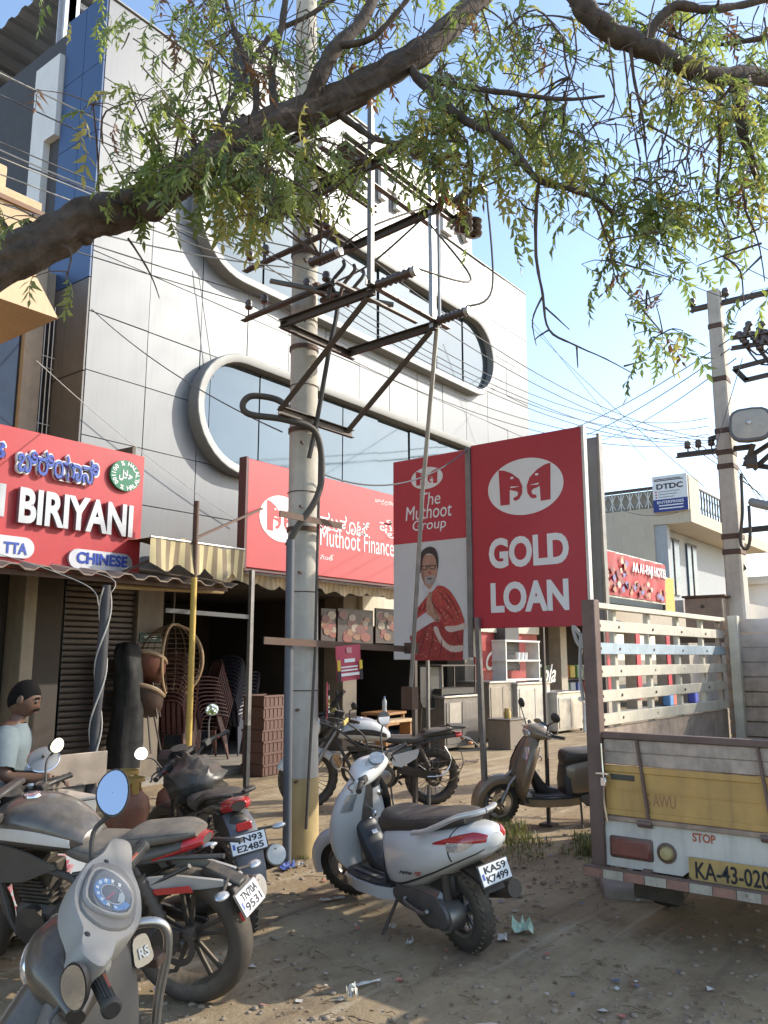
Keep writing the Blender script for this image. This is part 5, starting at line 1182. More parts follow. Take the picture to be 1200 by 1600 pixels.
obj('latch', MB().tube(spline([(-.06, YL-.065, 1.06), (-.065, YL-.07, .95), (-.07, YL-.075, .86), (-.065, YL-.07, .74), (-.06, YL-.085, .62)], 4), .007, 6).box(-.085, -.055, YL-.095, YL-.06, .82, .87, .004).box(-.075, -.055, YL-.11, YL-.03, .885, .895), K['chrome'], tk)
obj('corner_post', MB().box(-.05, .03, YR-.03, YR+.055, .33, 1.91, .005), M_brown, tk)
# chain hook by the corner
obj('hook', MB().tube(spline([(-.0, YL+.06, 1.85-.16), (-.02, YL+.10, 1.75), (0, YL+.09, 1.66), (.0, YL+.05, 1.62), (0, YL+.06, 1.7), (0, YL+.075, 1.45), (0, YL+.06, 1.30)], 6), .012, 7), mat('greyed rope', (.42, .39, .35), .8), tk)
# slatted sides
zs_ = [1.878, 1.755, 1.615, 1.475, 1.325, 1.185]
sl_l = mesh_of(MB().box(0, 2.74, -.011, .011, -.036, .036, .003), M_slat); sl_t = mesh_of(MB().box(0, 2.74, -.03, .03, -.018, .018, .003), M_slat)
blue = mat('blue tinted slat paint', (.44, .52, .55), .7, var=.15, vs=8, streak=.3)
sl_b = mesh_of(MB().box(0, 2.74, -.011, .011, -.036, .036, .003), blue)
for sy in (YL, YR):
    for k, z in enumerate(zs_):
        o = obj('slat', sl_t if k == 0 else sl_b if k == 2 else sl_l, None, tk, loc=(.0, sy-.02*(1 if sy > 0 else -1), z))
        o.rotation_euler = (random.gauss(0, .01), random.gauss(0, .003), random.gauss(0, .003))
    for x in (.36, .98, 1.6, 2.2, 2.68): obj('batten', MB().box(x, x+.05, *( (sy-.006, sy+.03) if sy > 0 else (sy-.03, sy+.006)), .6, 1.87, .004), M_slat if x != 2.68 else M_wood, tk)
    obj('side_board', MB().box(0, 2.76, sy-.015, sy+.015, .62, .86, .004).box(0, 2.76, sy-.015, sy+.015, .865, 1.13, .004), M_wood if sy > 0 else M_yelb, tk)
    b_ = MB()
    for k, z in enumerate(zs_):
        for x in (.08, .385, 1.005, 1.625, 2.225): b_.cyl((x, sy-.036 if sy > 0 else sy+.036, z), (x, sy-.03 if sy > 0 else sy+.03, z), .009, 6)
    o = obj('bolt', b_, K['steel_rust'], tk); o['kind'] = 'stuff'
# front board of the bed
for k in range(10): obj('board', MB().box(2.78, 2.80, YR+.02, YL-.02, .66+.124*k, .66+.124*k+.116, .004), M_wood, tk)
obj('upright', MB().box(2.70, 2.775, YL-.16, YL-.08, .62, 1.92, .005), M_slat, tk); obj('upright', MB().box(2.70, 2.775, YR+.08, YR+.16, .62, 1.92, .005), M_slat, tk)
obj('spare_cover', MB().ball((2.5, .35, .66), .16, 12, 8, (1, 1, .5)), K['black'], tk)
# valance below the bed: lamps, stencil, plate
va = MB(); zt, zb = .60, .40
P = [(-.83, .625), (-.83, .375), (-.37, .375), (-.30, .43), (-.26, .475), (.25, .475), (.30, .43), (.37, .375), (.83, .375), (.83, .625)]
obj('rear_valance', MB().prism([(a, b) for a, b in P], frame((-.005, 0, 0), UY, UZ), .02), M_wht, tk, ang=20)
obj('sill', MB().box(-.045, .04, YR+.02, YL-.02, .628, .654, .004), mat('scraped sill', (.34, .24, .17), .7, var=.3, vs=12, rust=.3), tk)
for y0 in (YL-.09, YR+.33):
    l_ = obj('tail_lamp', MB().box(-.055, -.02, y0-.235, y0, .435, .535, .012), mat('dusty dark red lens', (.17, .035, .025), .4, var=.2, dust=.35), tk)
    obj('lamp_rim', MB().box(-.04, -.018, y0-.245, y0+.01, .425, .545, .01), M_brown, l_)
for y0 in (YL-.41, YR+.41):
    l_ = obj('indicator', MB().lathe([(0, -.06), (.03, -.055), (.042, -.03), (.042, -.02), (.0, -.02)], (0, y0, .485), 'x', 16), mat('dusty amber lens', (.42, .33, .14), .4, dust=.2), tk)
    obj('lamp_rim', MB().lathe([(.042, -.035), (.056, -.03), (.056, -.015), (.042, -.015)], (0, y0, .485), 'x', 16, True), M_brown, l_)
F = Face(tk, 'X', TX, -.026)
F.text('STOP', 1082, 1303, 1118, 1317, mat('worn red stencil', (.42, .12, .06), .7), .001, .03, 0)
np2 = obj('number_plate', MB().prism([(-.235, .35), (-.205, .325), (.235, .325), (.265, .35), (.265, .452), (-.235, .452)], frame((-.04, .09, .035), UY, UZ), .008), mat('yellow plate paint', (.46, .30, .09), .6, var=.2, dust=.3, streak=.4), tk)
pc = F.uv(1095, 1345)
obj('lettering', text_mb('KA-43-0204', .42, .088, .002, .012).xf(frame((-.0495, .08, .425), UY, UZ)), K['ink'], np2)
for zz in (.375, .46): obj('mount', MB().box(-.02, .1, -.1, .1, zz-.01, zz+.01), K['steel_dark'], tk)
bp_ = obj('bumper_bar', MB().box(-.10, -.06, YR-.05, YL+.06, .315, .375, .004), M_brown, tk)
for k in range(15):
    y0 = YR-.045+k*.122
    obj('painted_block', MB().box(-.1025, -.0995, y0, y0+.118, .318, .365), mat('faded cream block', (.44, .39, .30), .75, var=.25, vs=14, streak=.5, rust=.3) if k % 2 else mat('faded red block', (.32, .17, .12), .75, var=.25, vs=14, streak=.5, rust=.3), bp_)
for yv in (YL-.3, YR+.3): obj('bumper_stay', MB().bar((-.08, yv, .35), (.4, yv, .45), .05, .05), M_brown, tk)
ch = MB()
for yv in (-.4, .4): ch.box(.05, 4.2, yv-.04, yv+.04, .40, .54)
objs('chassis_rail', ch, K['steel_dark'], tk)
obj('axle', MB().cyl((.75, -.8, .29), (.75, .8, .29), .06, 10).ball((.75, 0, .29), .14), K['steel_dark'], tk)
objs('mud_flap', MB().box(.35, .36, .50, .80, .12, .56).box(.35, .36, -.80, -.50, .12, .56), K['rubber'], tk)
def truck_wheel(x, y):
    w_ = obj('wheel', MB().lathe([(.0, -.03), (.06, -.05), (.1, -.03), (.17, -.02), (.18, -.07), (.185, .07), (.0, .07)], (x, y, .29), 'y', 20), K['alu'], tk, ang=30)
    obj('tyre', MB().lathe([(.18, -.075), (.25, -.085), (.285, -.06), (.29, 0), (.285, .06), (.25, .085), (.18, .075)], (x, y, .29), 'y', 28, True), K['rubber'], w_, ang=50)
for x in (.75, 3.35):
    for y in (-.72, .72): truck_wheel(x, y)
cabm = MB()
prof = [(2.86, .45), (2.86, 1.75), (2.95, 1.86), (3.55, 1.88), (3.95, 1.2), (4.25, 1.1), (4.3, .45)]
R = []
for yv, s_ in ((YR, .0), (YR+.05, 1), (YL-.05, 1), (YL, 0)): R.append([V3((x if s_ else x+(3.5-x)*.03, yv, z-(0 if s_ else .03))) for x, z in prof])
cb_ = obj('cab', cabm.rings(R), M_yelb, tk, ang=30)
obj('rear_window', MB().box(2.85, 2.857, -.45, .45, 1.3, 1.68), mat('dark glazing', (.03, .032, .036), .12), cb_)
for sy in (YR-.004, YL+.004): obj('side_window', MB().prism([(3.0, 1.2), (3.0, 1.72), (3.52, 1.74), (3.82, 1.2)], frame((0, sy, 0), UX, UZ), .006 if sy < 0 else -.006), mat('dark glazing', (.03, .032, .036), .12), cb_)
# ------------------------------------------------------------------ two-wheelers
def number_plate(parent, M, w, h, lines, base=None):      # M: u right, v up, d outward
    p = obj('number_plate', MB().box(-w/2, w/2, -h/2, h/2, -.003, .003, .002).xf(M), base or K['white'], parent, ang=30)
    obj('plate_frame', MB().box(-w/2-.008, w/2+.008, -h/2-.008, h/2+.008, -.008, -.0035, .002).xf(M), K['black'], p, ang=30)
    n = len(lines)
    for i, s in enumerate(lines):
        hh = h*.36 if n == 2 else h*.55; v = h*(.23-.46*i) if n == 2 else 0
        obj('lettering', text_mb(s, w*.76, hh, .0015, .025).xf(M @ Matrix.Translation((w*.03, v, .0032))), K['ink'], p, ang=30)
    obj('blue_mark', MB().box(-w*.46, -w*.39, -h*.2, h*.1, .003, .004).xf(M), mat('plate blue', (.05, .1, .4), .5), p)
    return p
def tread(mb, c, R, W, n, d=.006):      # raised tread blocks round a tyre
    for k in range(n):
        for sg in (-1, 1):
            a = 2*math.pi*(k+(.5 if sg > 0 else 0))/n
            M = Matrix.Translation(c) @ Matrix.Rotation(-a, 4, 'Y') @ Matrix.Translation((R, sg*W*.22, 0)) @ Matrix.Rotation(sg*.35, 4, 'X')
            mb.merge(MB().box(-.012, d, -W*.2, W*.2, -math.pi*R/n*.62, math.pi*R/n*.62).xf(M))
    return mb
def wheel(parent, c, R, W, rr, M=None, kind='alloy', rim=None, disc=True, blocks=0, spokes=5, bh=None):
    M = M or Matrix.Identity(4); rim = rim or K['alu']
    m = MB().lathe([(rr-.012, -W*.36), (rr+.006, -W*.42), (rr+.004, -W*.3), (rr-.016, -W*.2), (rr-.016, W*.2), (rr+.004, W*.3), (rr+.006, W*.42), (rr-.012, W*.36), (rr-.024, W*.18), (rr-.024, -W*.18)], c, 'y', 36, True)
    m.lathe([(0, -.05), (.035, -.05), (.045, -.035), (.045, .035), (.035, .05), (0, .05)], c, 'y', 16)
    if kind == 'alloy':
        for k in range(spokes):
            a = 2*math.pi*k/spokes+.3
            for da in (-.16, .16):
                p = V3(c)+V3((.04*math.cos(a+da*1.5), 0, .04*math.sin(a+da*1.5))); q = V3(c)+V3(((rr-.014)*math.cos(a+da), 0, (rr-.014)*math.sin(a+da)))
                m.bar(p, q, .022, .016, (0, 1, 0), .003)
    w = obj('wheel', m.xf(M), rim, parent, ang=35)
    if kind == 'wire':
        for k in range(28):
            a = 2*math.pi*k/28; b = a+(.35 if k % 2 else -.35); sy = .035 if k % 4 < 2 else -.035
            obj('spoke', MB().cyl(V3(c)+V3((.04*math.cos(b), sy, .04*math.sin(b))), V3(c)+V3(((rr-.01)*math.cos(a), 0, (rr-.01)*math.sin(a))), .0035, 4).xf(M), K['chrome'], w, ang=None)
    ty = MB().lathe([(rr, -W*.38), (rr+.012, -W*.47), (rr+(R-rr)*.55, -W*.5), (R-.022, -W*.42), (R-.006, -W*.24), (R, 0), (R-.006, W*.24), (R-.022, W*.42), (rr+(R-rr)*.55, W*.5), (rr+.012, W*.47), (rr, W*.38)], c, 'y', 44, True)
    obj('tyre', ty.xf(M), K['rubber'], w, ang=60)
    if blocks < 0: return w
    tb_ = tread(MB(), V3(c), R-(.0095 if blocks < 33 else .0115), W, blocks or 40, bh if bh is not None else .0028)
    o = obj('tread', tb_.xf(M), K['rubber'], w, ang=30); o['kind'] = 'stuff'
    if disc: obj('brake_disc', MB().lathe([(.055, .062), (.11, .062), (.11, .066), (.055, .066)], c, 'y', 28, True).xf(M), K['chrome'], w, ang=30)
    return w
def mirror(parent, base, head, nrm, w=.055, h=.045, face='mirror', back=None):
    nrm = V3(nrm).normalized(); u = UZ.cross(nrm).normalized(); v = nrm.cross(u); b, hd = V3(base), V3(head)
    m = obj('mirror', MB().tube(spline([b, b+(hd-b)*.4+V3((.02, 0, .03)), hd-v*h*.8-nrm*.02, hd-v*h*.3-nrm*.022], 5), .0065, 8), K['black'], parent)
    cup = []; nseg = 22
    for d, s in ((-.03, .25), (-.026, .7), (-.012, .98), (0, 1.08), (.004, 1.06), (.003, .97)):
        cup.append([hd+nrm*d+u*w*s*math.cos(2*math.pi*k/nseg)+v*h*s*math.sin(2*math.pi*k/nseg)*(1+.12*math.cos(2*math.pi*k/nseg)) for k in range(nseg)])
    obj('mirror_shell', MB().rings(cup), back or K['black'], m, ang=50)
    obj('mirror_glass', MB().rings([[hd+nrm*.005+(u*w*math.cos(2*math.pi*k/nseg)+v*h*math.sin(2*math.pi*k/nseg)*(1+.12*math.cos(2*math.pi*k/nseg)))*s for k in range(nseg)] for s in (.97, .5, .02)], caps=False), K['mirror'], m, ang=60)
    return m
def grips(parent, SM, c, half, up, back, chrome_lever=True, mark=None, sw=True, tubr=.011):
    c = V3(c)
    for sg in (-1, 1):
        p = c+V3((-back*.35, sg*(half-.145), up*.6)); q = c+V3((-back, sg*half, up))
        g = MB().tube([p+(q-p)*f for f in (0, .04, .08, .12, .9, .94, 1)], [.019, .021, .019, .0165, .0165, .02, .019], 14)
        for k in range(9): g.tube([p+(q-p)*(.18+.08*k), p+(q-p)*(.2+.08*k)], .0178, 14)
        gr = obj('grip', g.xf(SM), K['black'], parent, ang=40)
        lv = spline([p+V3((.055, -sg*.01, 0)), p+V3((.07, sg*.05, -.004)), q+V3((.055, -sg*.01, -.006)), q+V3((.05, sg*.012, -.006))], 4)
        obj('lever', MB().tube(lv, .006, 7).xf(SM), K['alu'] if chrome_lever else K['black'], parent)
        if sw: obj('switch_box', MB().box(-.022, .025, -.03, .03, -.024, .026, .006).xf(SM @ Matrix.Translation(p-V3((0, sg*.03, 0)))), K['black'], parent)
        if mark: obj('grip_mark', MB().box(-.003, .003, -.004, .004, -.03, .03).xf(SM @ frame(p+(q-p)*.35+V3((-.0165, 0, .004)), V3((0, 0, 1)), (q-p))), mark, gr)
def body_panel(parent, name, lf, m, nt=22, nth=24, label=None, ang=50):
    return obj(name, lf.mesh(nt, nth), m, parent, ang, label=label)
def steer_matrix(pivot, rake, ang):
    ax = V3((-math.sin(rake), 0, math.cos(rake))); return Matrix.Translation(pivot) @ Matrix.Rotation(ang, 4, ax) @ Matrix.Translation(-V3(pivot))
def squash(root, z0, zk, x0, xk):      # lower the superstructure and shorten the tail, wheels untouched
    for c in root.children_recursive:
        if c.type != 'MESH' or c.name.split('.')[0] in ('wheel', 'tyre', 'tread', 'brake_disc', 'spoke', 'engine', 'engine_cover', 'exhaust', 'side_stand', 'centre_stand', 'swingarm', 'fork', 'muffler', 'muffler_tip', 'hugger') or c.data.get('sq'): continue
        c.data['sq'] = 1
        for v in c.data.vertices:
            if v.co.z > z0: v.co.z = z0+(v.co.z-z0)*zk
            if v.co.x < x0: v.co.x = x0+(v.co.x-x0)*xk
# ---- scooters
def scooter(label, loc, heading, lean, steer, cb, cbody2=None, inner=None, style='a', plate=None, group=None, seatm=None, decal=None, sc=.96, mw=.062):
    t = thing('scooter', label, 'scooter', loc, (lean, 0, heading), group)
    cbody2 = cbody2 or cb; inner = inner or K['black']; seatm = seatm or mat('black seat vinyl', (.028, .024, .024), .45, var=.15, dust=.3)
    WB = 1.27; SM = steer_matrix((1.03, 0, .8), rad(26), steer); SW = SM; SM = SM @ Matrix.Translation((.012, 0, -.045))
    wheel(t, (0, 0, .232), .232, .10, .135, None, 'alloy', K['alu'], False, 34); wheel(t, (WB, 0, .232), .232, .095, .14, SW, 'alloy', K['alu'], True, 34)
    # rear body
    B = secX([(.60, 0, .46, .11, .19, 3), (.53, 0, .465, .15, .205, 3), (.40, 0, .49, .178, .215, 3), (.22, 0, .535, .205, .205, 2.6), (.02, 0, .595, .21, .165, 2.5), (-.16, 0, .645, .19, .132, 2.4), (-.30, 0, .682, .155, .105, 2.3), (-.40, 0, .705, .11, .078, 2.2), (-.455, 0, .715, .055, .04, 2)])
    body = body_panel(t, 'body', B, cb, 36, 28)
    objs('side_trim', B.patch(.1, .93, -.62, -.70, .003, 24, 2).merge(B.patch(.1, .93, math.pi+.62, math.pi+.70, .003, 24, 2)), inner, body, ang=50)
    objs('panel_gap', B.patch(.66, .668, -.5, 1.25, .0015, 1, 14).merge(B.patch(.66, .668, math.pi-1.25, math.pi+.5, .0015, 1, 14)), K['black'], body, ang=50)
    # tail lamp wraps the tail; clear indicators below it
    objs('tail_lamp', B.patch(.56, .985, lambda q: .34-.34*q, lambda q: .40+.42*min(1, q*1.5), .006, 14, 8).merge(B.patch(.56, .985, lambda q: math.pi-.34+.34*q, lambda q: math.pi-.40-.42*min(1, q*1.5), .006, 14, 8)), K['lens_red'], t, ang=60)
    objs('indicator', B.patch(.66, .86, lambda q: .02-.14*math.sin(math.pi*q), lambda q: .33-.22*q, .006, 12, 6).merge(B.patch(.66, .86, lambda q: math.pi-.02+.14*math.sin(math.pi*q), lambda q: math.pi-.33+.22*q, .006, 12, 6)), K['lens_clear'], t, ang=60)
    if decal:
        for sg in (1,):
            p = B.pt(.44, .0 if sg > 0 else math.pi, .003)
            obj('lettering', text_mb(decal[0], .13, .026, .002, .02, .25).xf(frame(V3((.22, p.y, .455)), V3((-1, -.02, .10)), V3((0, -.25, 1)))), K['ink'], body)
            obj('lettering', text_mb(decal[1], .06, .022, .002, .03, .25).xf(frame(V3((.105, p.y-.004, .474)), V3((-1, -.03, .12)), V3((0, -.25, 1)))), K['lens_red'], body)
    # seat
    S = secX([(.625, 0, .675, .06, .05, 2.6), (.60, 0, .675, .105, .085, 2.8), (.52, 0, .69, .135, .085, 3), (.38, 0, .705, .15, .07, 3), (.2, 0, .735, .158, .06, 3), (.0, 0, .775, .155, .058, 3), (-.16, 0, .80, .125, .048, 2.8), (-.25, 0, .808, .07, .03, 2.4)])
    seat = body_panel(t, 'seat', S, seatm, 34, 26)
    objs('seam', S.patch(.12, .95, .42, .455, .003, 22, 1).merge(S.patch(.12, .95, math.pi-.42, math.pi-.455, .003, 22, 1)).merge(S.patch(.52, .53, .45, math.pi-.45, .002, 1, 12)), mat('seat piping', (.10, .085, .08), .6), seat, ang=60)
    gr = MB()
    for sg in (1, -1): gr.tube(spline([(.10, sg*.205, .725), (.0, sg*.205, .75), (-.14, sg*.18, .80), (-.28, sg*.13, .855), (-.36, sg*.06, .868), (-.38, 0, .87)], 6), .017, 10, True, 1.5)
    objs('grab_rail', gr, mat('silver grab rail', (.58, .58, .57), .35, .6, dust=.2), t)
    # under-seat front, floor and tunnel
    obj('seat_front', MB().rings([[V3((x, y, z)) for x, y, z in ((xx-.05, -w, zz), (xx, -w*.8, zz), (xx+.012, 0, zz), (xx, w*.8, zz), (xx-.05, w, zz))] for zz, xx, w in ((.29, .60, .15), (.42, .615, .14), (.55, .61, .125), (.64, .60, .11))]), inner, t)
    fl_ = obj('floorboard', MB().rings([[V3((x, y, z)) for y, z in ((-w, .245), (-w, .30), (-w*.6, .307), (w*.6, .307), (w, .30), (w, .245))] for x, w in ((.50, .15), (.62, .185), (.82, .195), (.98, .17), (1.03, .13))]), inner, t, 30)
    obj('floor_side', MB().rings([[V3((x, y, z)) for y, z in ((-w-.006, .215), (-w-.012, .285), (w+.012, .285), (w+.006, .215), (0, .19))] for x, w in ((.46, .13), (.6, .185), (.82, .2), (.98, .17), (1.04, .1))]), cb, t, 40)
    for k in range(5): obj('rib', MB().box(.62, .94, -.15+.066*k, -.12+.066*k, .306, .312, .002), mat('grey rubber mat', (.10, .10, .105), .7, dust=.5), fl_)
    # front shield: outer apron and inner leg shield
    A = secZ([(.26, 1.04, 0, .11, .02, 2.5), (.34, 1.055, 0, .185, .045, 2.6), (.46, 1.05, 0, .222, .07, 2.6), (.60, 1.02, 0, .228, .085, 2.6), (.72, .985, 0, .208, .085, 2.5), (.82, .95, 0, .165, .085, 2.4), (.90, .92, 0, .11, .075, 2.3), (.95, .905, 0, .075, .06, 2.2)])
    apron = body_panel(t, 'apron', A, cb, 28, 32)
    obj('leg_shield', A.patch(.03, .42, math.pi/2+.32+.0, 3*math.pi/2-.32, .006, 16, 16), inner, t, ang=60)
    objs('shield_trim', A.patch(.02, .98, math.pi/2-.12, math.pi/2+.10, .007, 24, 3).merge(A.patch(.02, .98, -math.pi/2-.10, -math.pi/2+.12, .007, 24, 3)), K['alu'], apron, ang=60)
    for sg in (1, -1):
        obj('glove_pocket', A.patch(lambda q: .42+.43*q, 0, lambda q: math.pi-sg*(1.05-.25*abs(q-.5)), lambda q: math.pi-sg*.34, .009, 10, 8), mat('matte pocket black', (.006, .006, .007), .9, spec=.08), t, ang=60); p_ = A.pt(.62, math.pi-sg*.55, .014)
        if sg > 0: obj('sticker', MB().box(-.018, .018, -.016, .016, 0, .002).xf(frame(p_, V3((.2, -1, 0)), V3((.3, 0, 1)))), K['white'], t)
        obj('front_indicator', A.patch(.55, .72, .0+sg*.55, sg*1.1, .006, 8, 6), K['lens_clear'], t, ang=60)
    obj('key_hub', MB().lathe([(0, .0), (.02, .0), (.024, -.012), (.0, -.016)], (.84, -.06, .80), 'x', 14), K['chrome'], t); obj('hook', MB().tube(spline([(.90, 0, .70), (.84, 0, .69), (.82, 0, .66), (.84, 0, .64)], 4), .007, 7), K['chrome'], t)
    T = secX([(.66, 0, .31, .06, .03, 2.4), (.78, 0, .33, .075, .06, 2.4), (.88, 0, .42, .085, .11, 2.4), (.95, 0, .55, .08, .10, 2.4), (1.0, 0, .62, .05, .05, 2.2)])
    tun = body_panel(t, 'tunnel_cover', T, inner, 16, 20)
    obj('sticker', MB().box(-.02, .02, -.014, .014, 0, .002).xf(frame((.855, .0, .535), V3((0, -1, 0)), V3((.55, 0, .8)))), K['white'], tun)
    obj('bolt', MB().ball((.895, 0, .62), .012, 10, 6), K['chrome'], tun)
    # steering head, bars, instrument
    Hs = secY([(-.225, .835, 1.0, .022, .022, 2), (-.17, .85, 1.0, .05, .042, 2.2), (-.10, .872, 1.005, .088, .068, 2.3), (0, .885, 1.01, .105, .085, 2.3), (.10, .872, 1.005, .088, .068, 2.3), (.17, .85, 1.0, .05, .042, 2.2), (.225, .835, 1.0, .022, .022, 2)])
    obj('headset', Hs.mesh(30, 26).xf(SM), cb, t, 50)
    obj('neck_cover', MB().tube([(.90, 0, .90), (.88, 0, .97)], [.075, .08], 16).xf(SM), inner, t)
    obj('headlamp', MB().ball((.965, 0, 1.0), .07, 18, 10, (.5, 1.1, .75)).xf(SM), K['lens_clear'], t)
    ins = obj('instrument_rim', MB().ball((.815, 0, 1.055), .078, 20, 10, (.62, 1.15, .55)).xf(SM @ Matrix.Translation((.815, 0, 1.055)) @ Matrix.Rotation(rad(-28), 4, 'Y') @ Matrix.Translation((-.815, 0, -1.055))), mat('pale instrument rim', (.60, .60, .60), .4, .2, dust=.2), t)
    Mi = SM @ frame((.785, 0, 1.083), V3((0, -1, 0)), V3((.75, 0, .62)))
    obj('dial_glass', MB().prism([(.064*math.cos(a)*1.1, .05*math.sin(a)) for a in np.arange(0, 6.28, .3)], Mi, .012), mat('dial glass', (.16, .19, .22), .08, coat=.5, var=.3, vs=30), ins)
    grips(t, SM, (.85, 0, 1.0), .345, .02, .10, True)
    for sg in (1, -1): mirror(t, SM @ V3((.86, sg*.20, 1.02)), SM @ V3((.85, sg*.335, 1.245)), (SM.to_3x3() @ V3((-1, -sg*.12, .12))), mw, mw*.82)
    # front mudguard, fork
    obj('mudguard', arc_fender((WB, .235), .262, -8, 128, .072, .012, 20, .06).xf(SW), cb, t, 60)
    fk = MB()
    for sg in (1, -1): fk.tube([(WB, sg*.075, .235), (WB-.08, sg*.075, .42), (1.05, sg*.05, .55)], .018, 10)
    obj('fork', fk.xf(SW), K['alu'], t)
    # engine, rear fender, exhaust, stand
    obj('engine', MB().box(.0, .42, .06, .15, .19, .36, .03).tube([(.30, .02, .3), (.46, .02, .28)], .08, 12).cyl((0, .05, .232), (0, .15, .232), .085, 16), K['alu'], t, 30)
    obj('clutch_cover', MB().rings([[V3((x, .15+d, z)) for x, z in [(a*s+.19*(1-s), .26+(b-.26)*s) for a, b in spline([(-.08, .235), (.0, .16), (.2, .2), (.44, .23), (.45, .31), (.2, .34), (.0, .32)], 3, True)]] for d, s in ((0, 1), (.015, .96), (.02, .8))]), mat('grey engine case', (.13, .13, .13), .5, .6, dust=.4), t, 40)
    obj('kick_starter', MB().tube(spline([(.32, .17, .28), (.3, .19, .26), (.14, .2, .24), (.06, .21, .27)], 4), .011, 8), K['alu'], t)
    obj('exhaust', MB().tube(spline([(.42, -.1, .2), (.25, -.13, .2), (.12, -.15, .27), (-.28, -.16, .36)], 5), [.02]*9+[.05]*7, 14), K['steel_dark'], t, 40)
    obj('shock', MB().cyl((-.0, .1, .3), (-.02, .1, .55), .028, 10), K['steel_dark'], t)
    obj('rear_fender', MB().rings([[V3((x, y, z)) for y in (-.07, -.05, 0, .05, .07)] for x, z in ((-.12, .52), (-.24, .50), (-.34, .46), (-.38, .40), (-.365, .40), (-.325, .45), (-.23, .48), (-.12, .50))], False, False), K['black'], t)
    obj('belly', MB().box(-.05, .5, -.09, .09, .32, .46, .02), K['black'], t)
    if plate: number_plate(t, frame((-.405, 0, .515), V3((0, -1, 0)), V3((.34, 0, .94))), .20, .115, plate)
    obj('side_stand', MB().tube([(.46, .12, .25), (.50, .27, .02)], .011, 8).box(.47, .53, .24, .30, .008, .02), K['steel_dark'], t)
    obj('centre_stand', MB().tube(spline([(.36, -.1, .2), (.22, -.11, .13), (.16, -.06, .12), (.16, .06, .12), (.22, .11, .13), (.36, .1, .2)], 4), .012, 7), K['steel_dark'], t)
    t.scale = (sc,)*3; squash(t, .40, .90, -.02, .80)
    return t, SM
M_scw = mat('white scooter enamel', (.70, .69, .66), .22, var=.03, vs=3, coat=.5, dust=.08)
M_scb = mat('bronze scooter enamel', (.25, .185, .12), .3, .3, var=.08, vs=3, coat=.4, dust=.35)
M_blk = mat('grained black panel', (.026, .027, .03), .42, bump=.08, bs=400, dust=.14)
scooter('white scooter with red tail lamps, dusty black seat and plate KA59 K7499', (4.12, 2.58, -.005), rad(71), rad(-9), rad(30), M_scw, inner=M_blk, plate=('KA59', 'K7499'), decal=('jupiter', '125'))
br, _ = scooter('dusty bronze brown scooter parked across, between the gold loan board and the truck', (8.12, 3.36, 0), rad(138), rad(-6), rad(10), M_scb, inner=M_blk, plate=None, decal=None)
obj('front_badge', MB().prism([(.04*math.cos(a), .026*math.sin(a)) for a in np.arange(0, 6.28, .4)], frame((.90, .088, 1.03), V3((-1, .55, 0)), V3((0, .35, 1))), .006), K['chrome'], br)
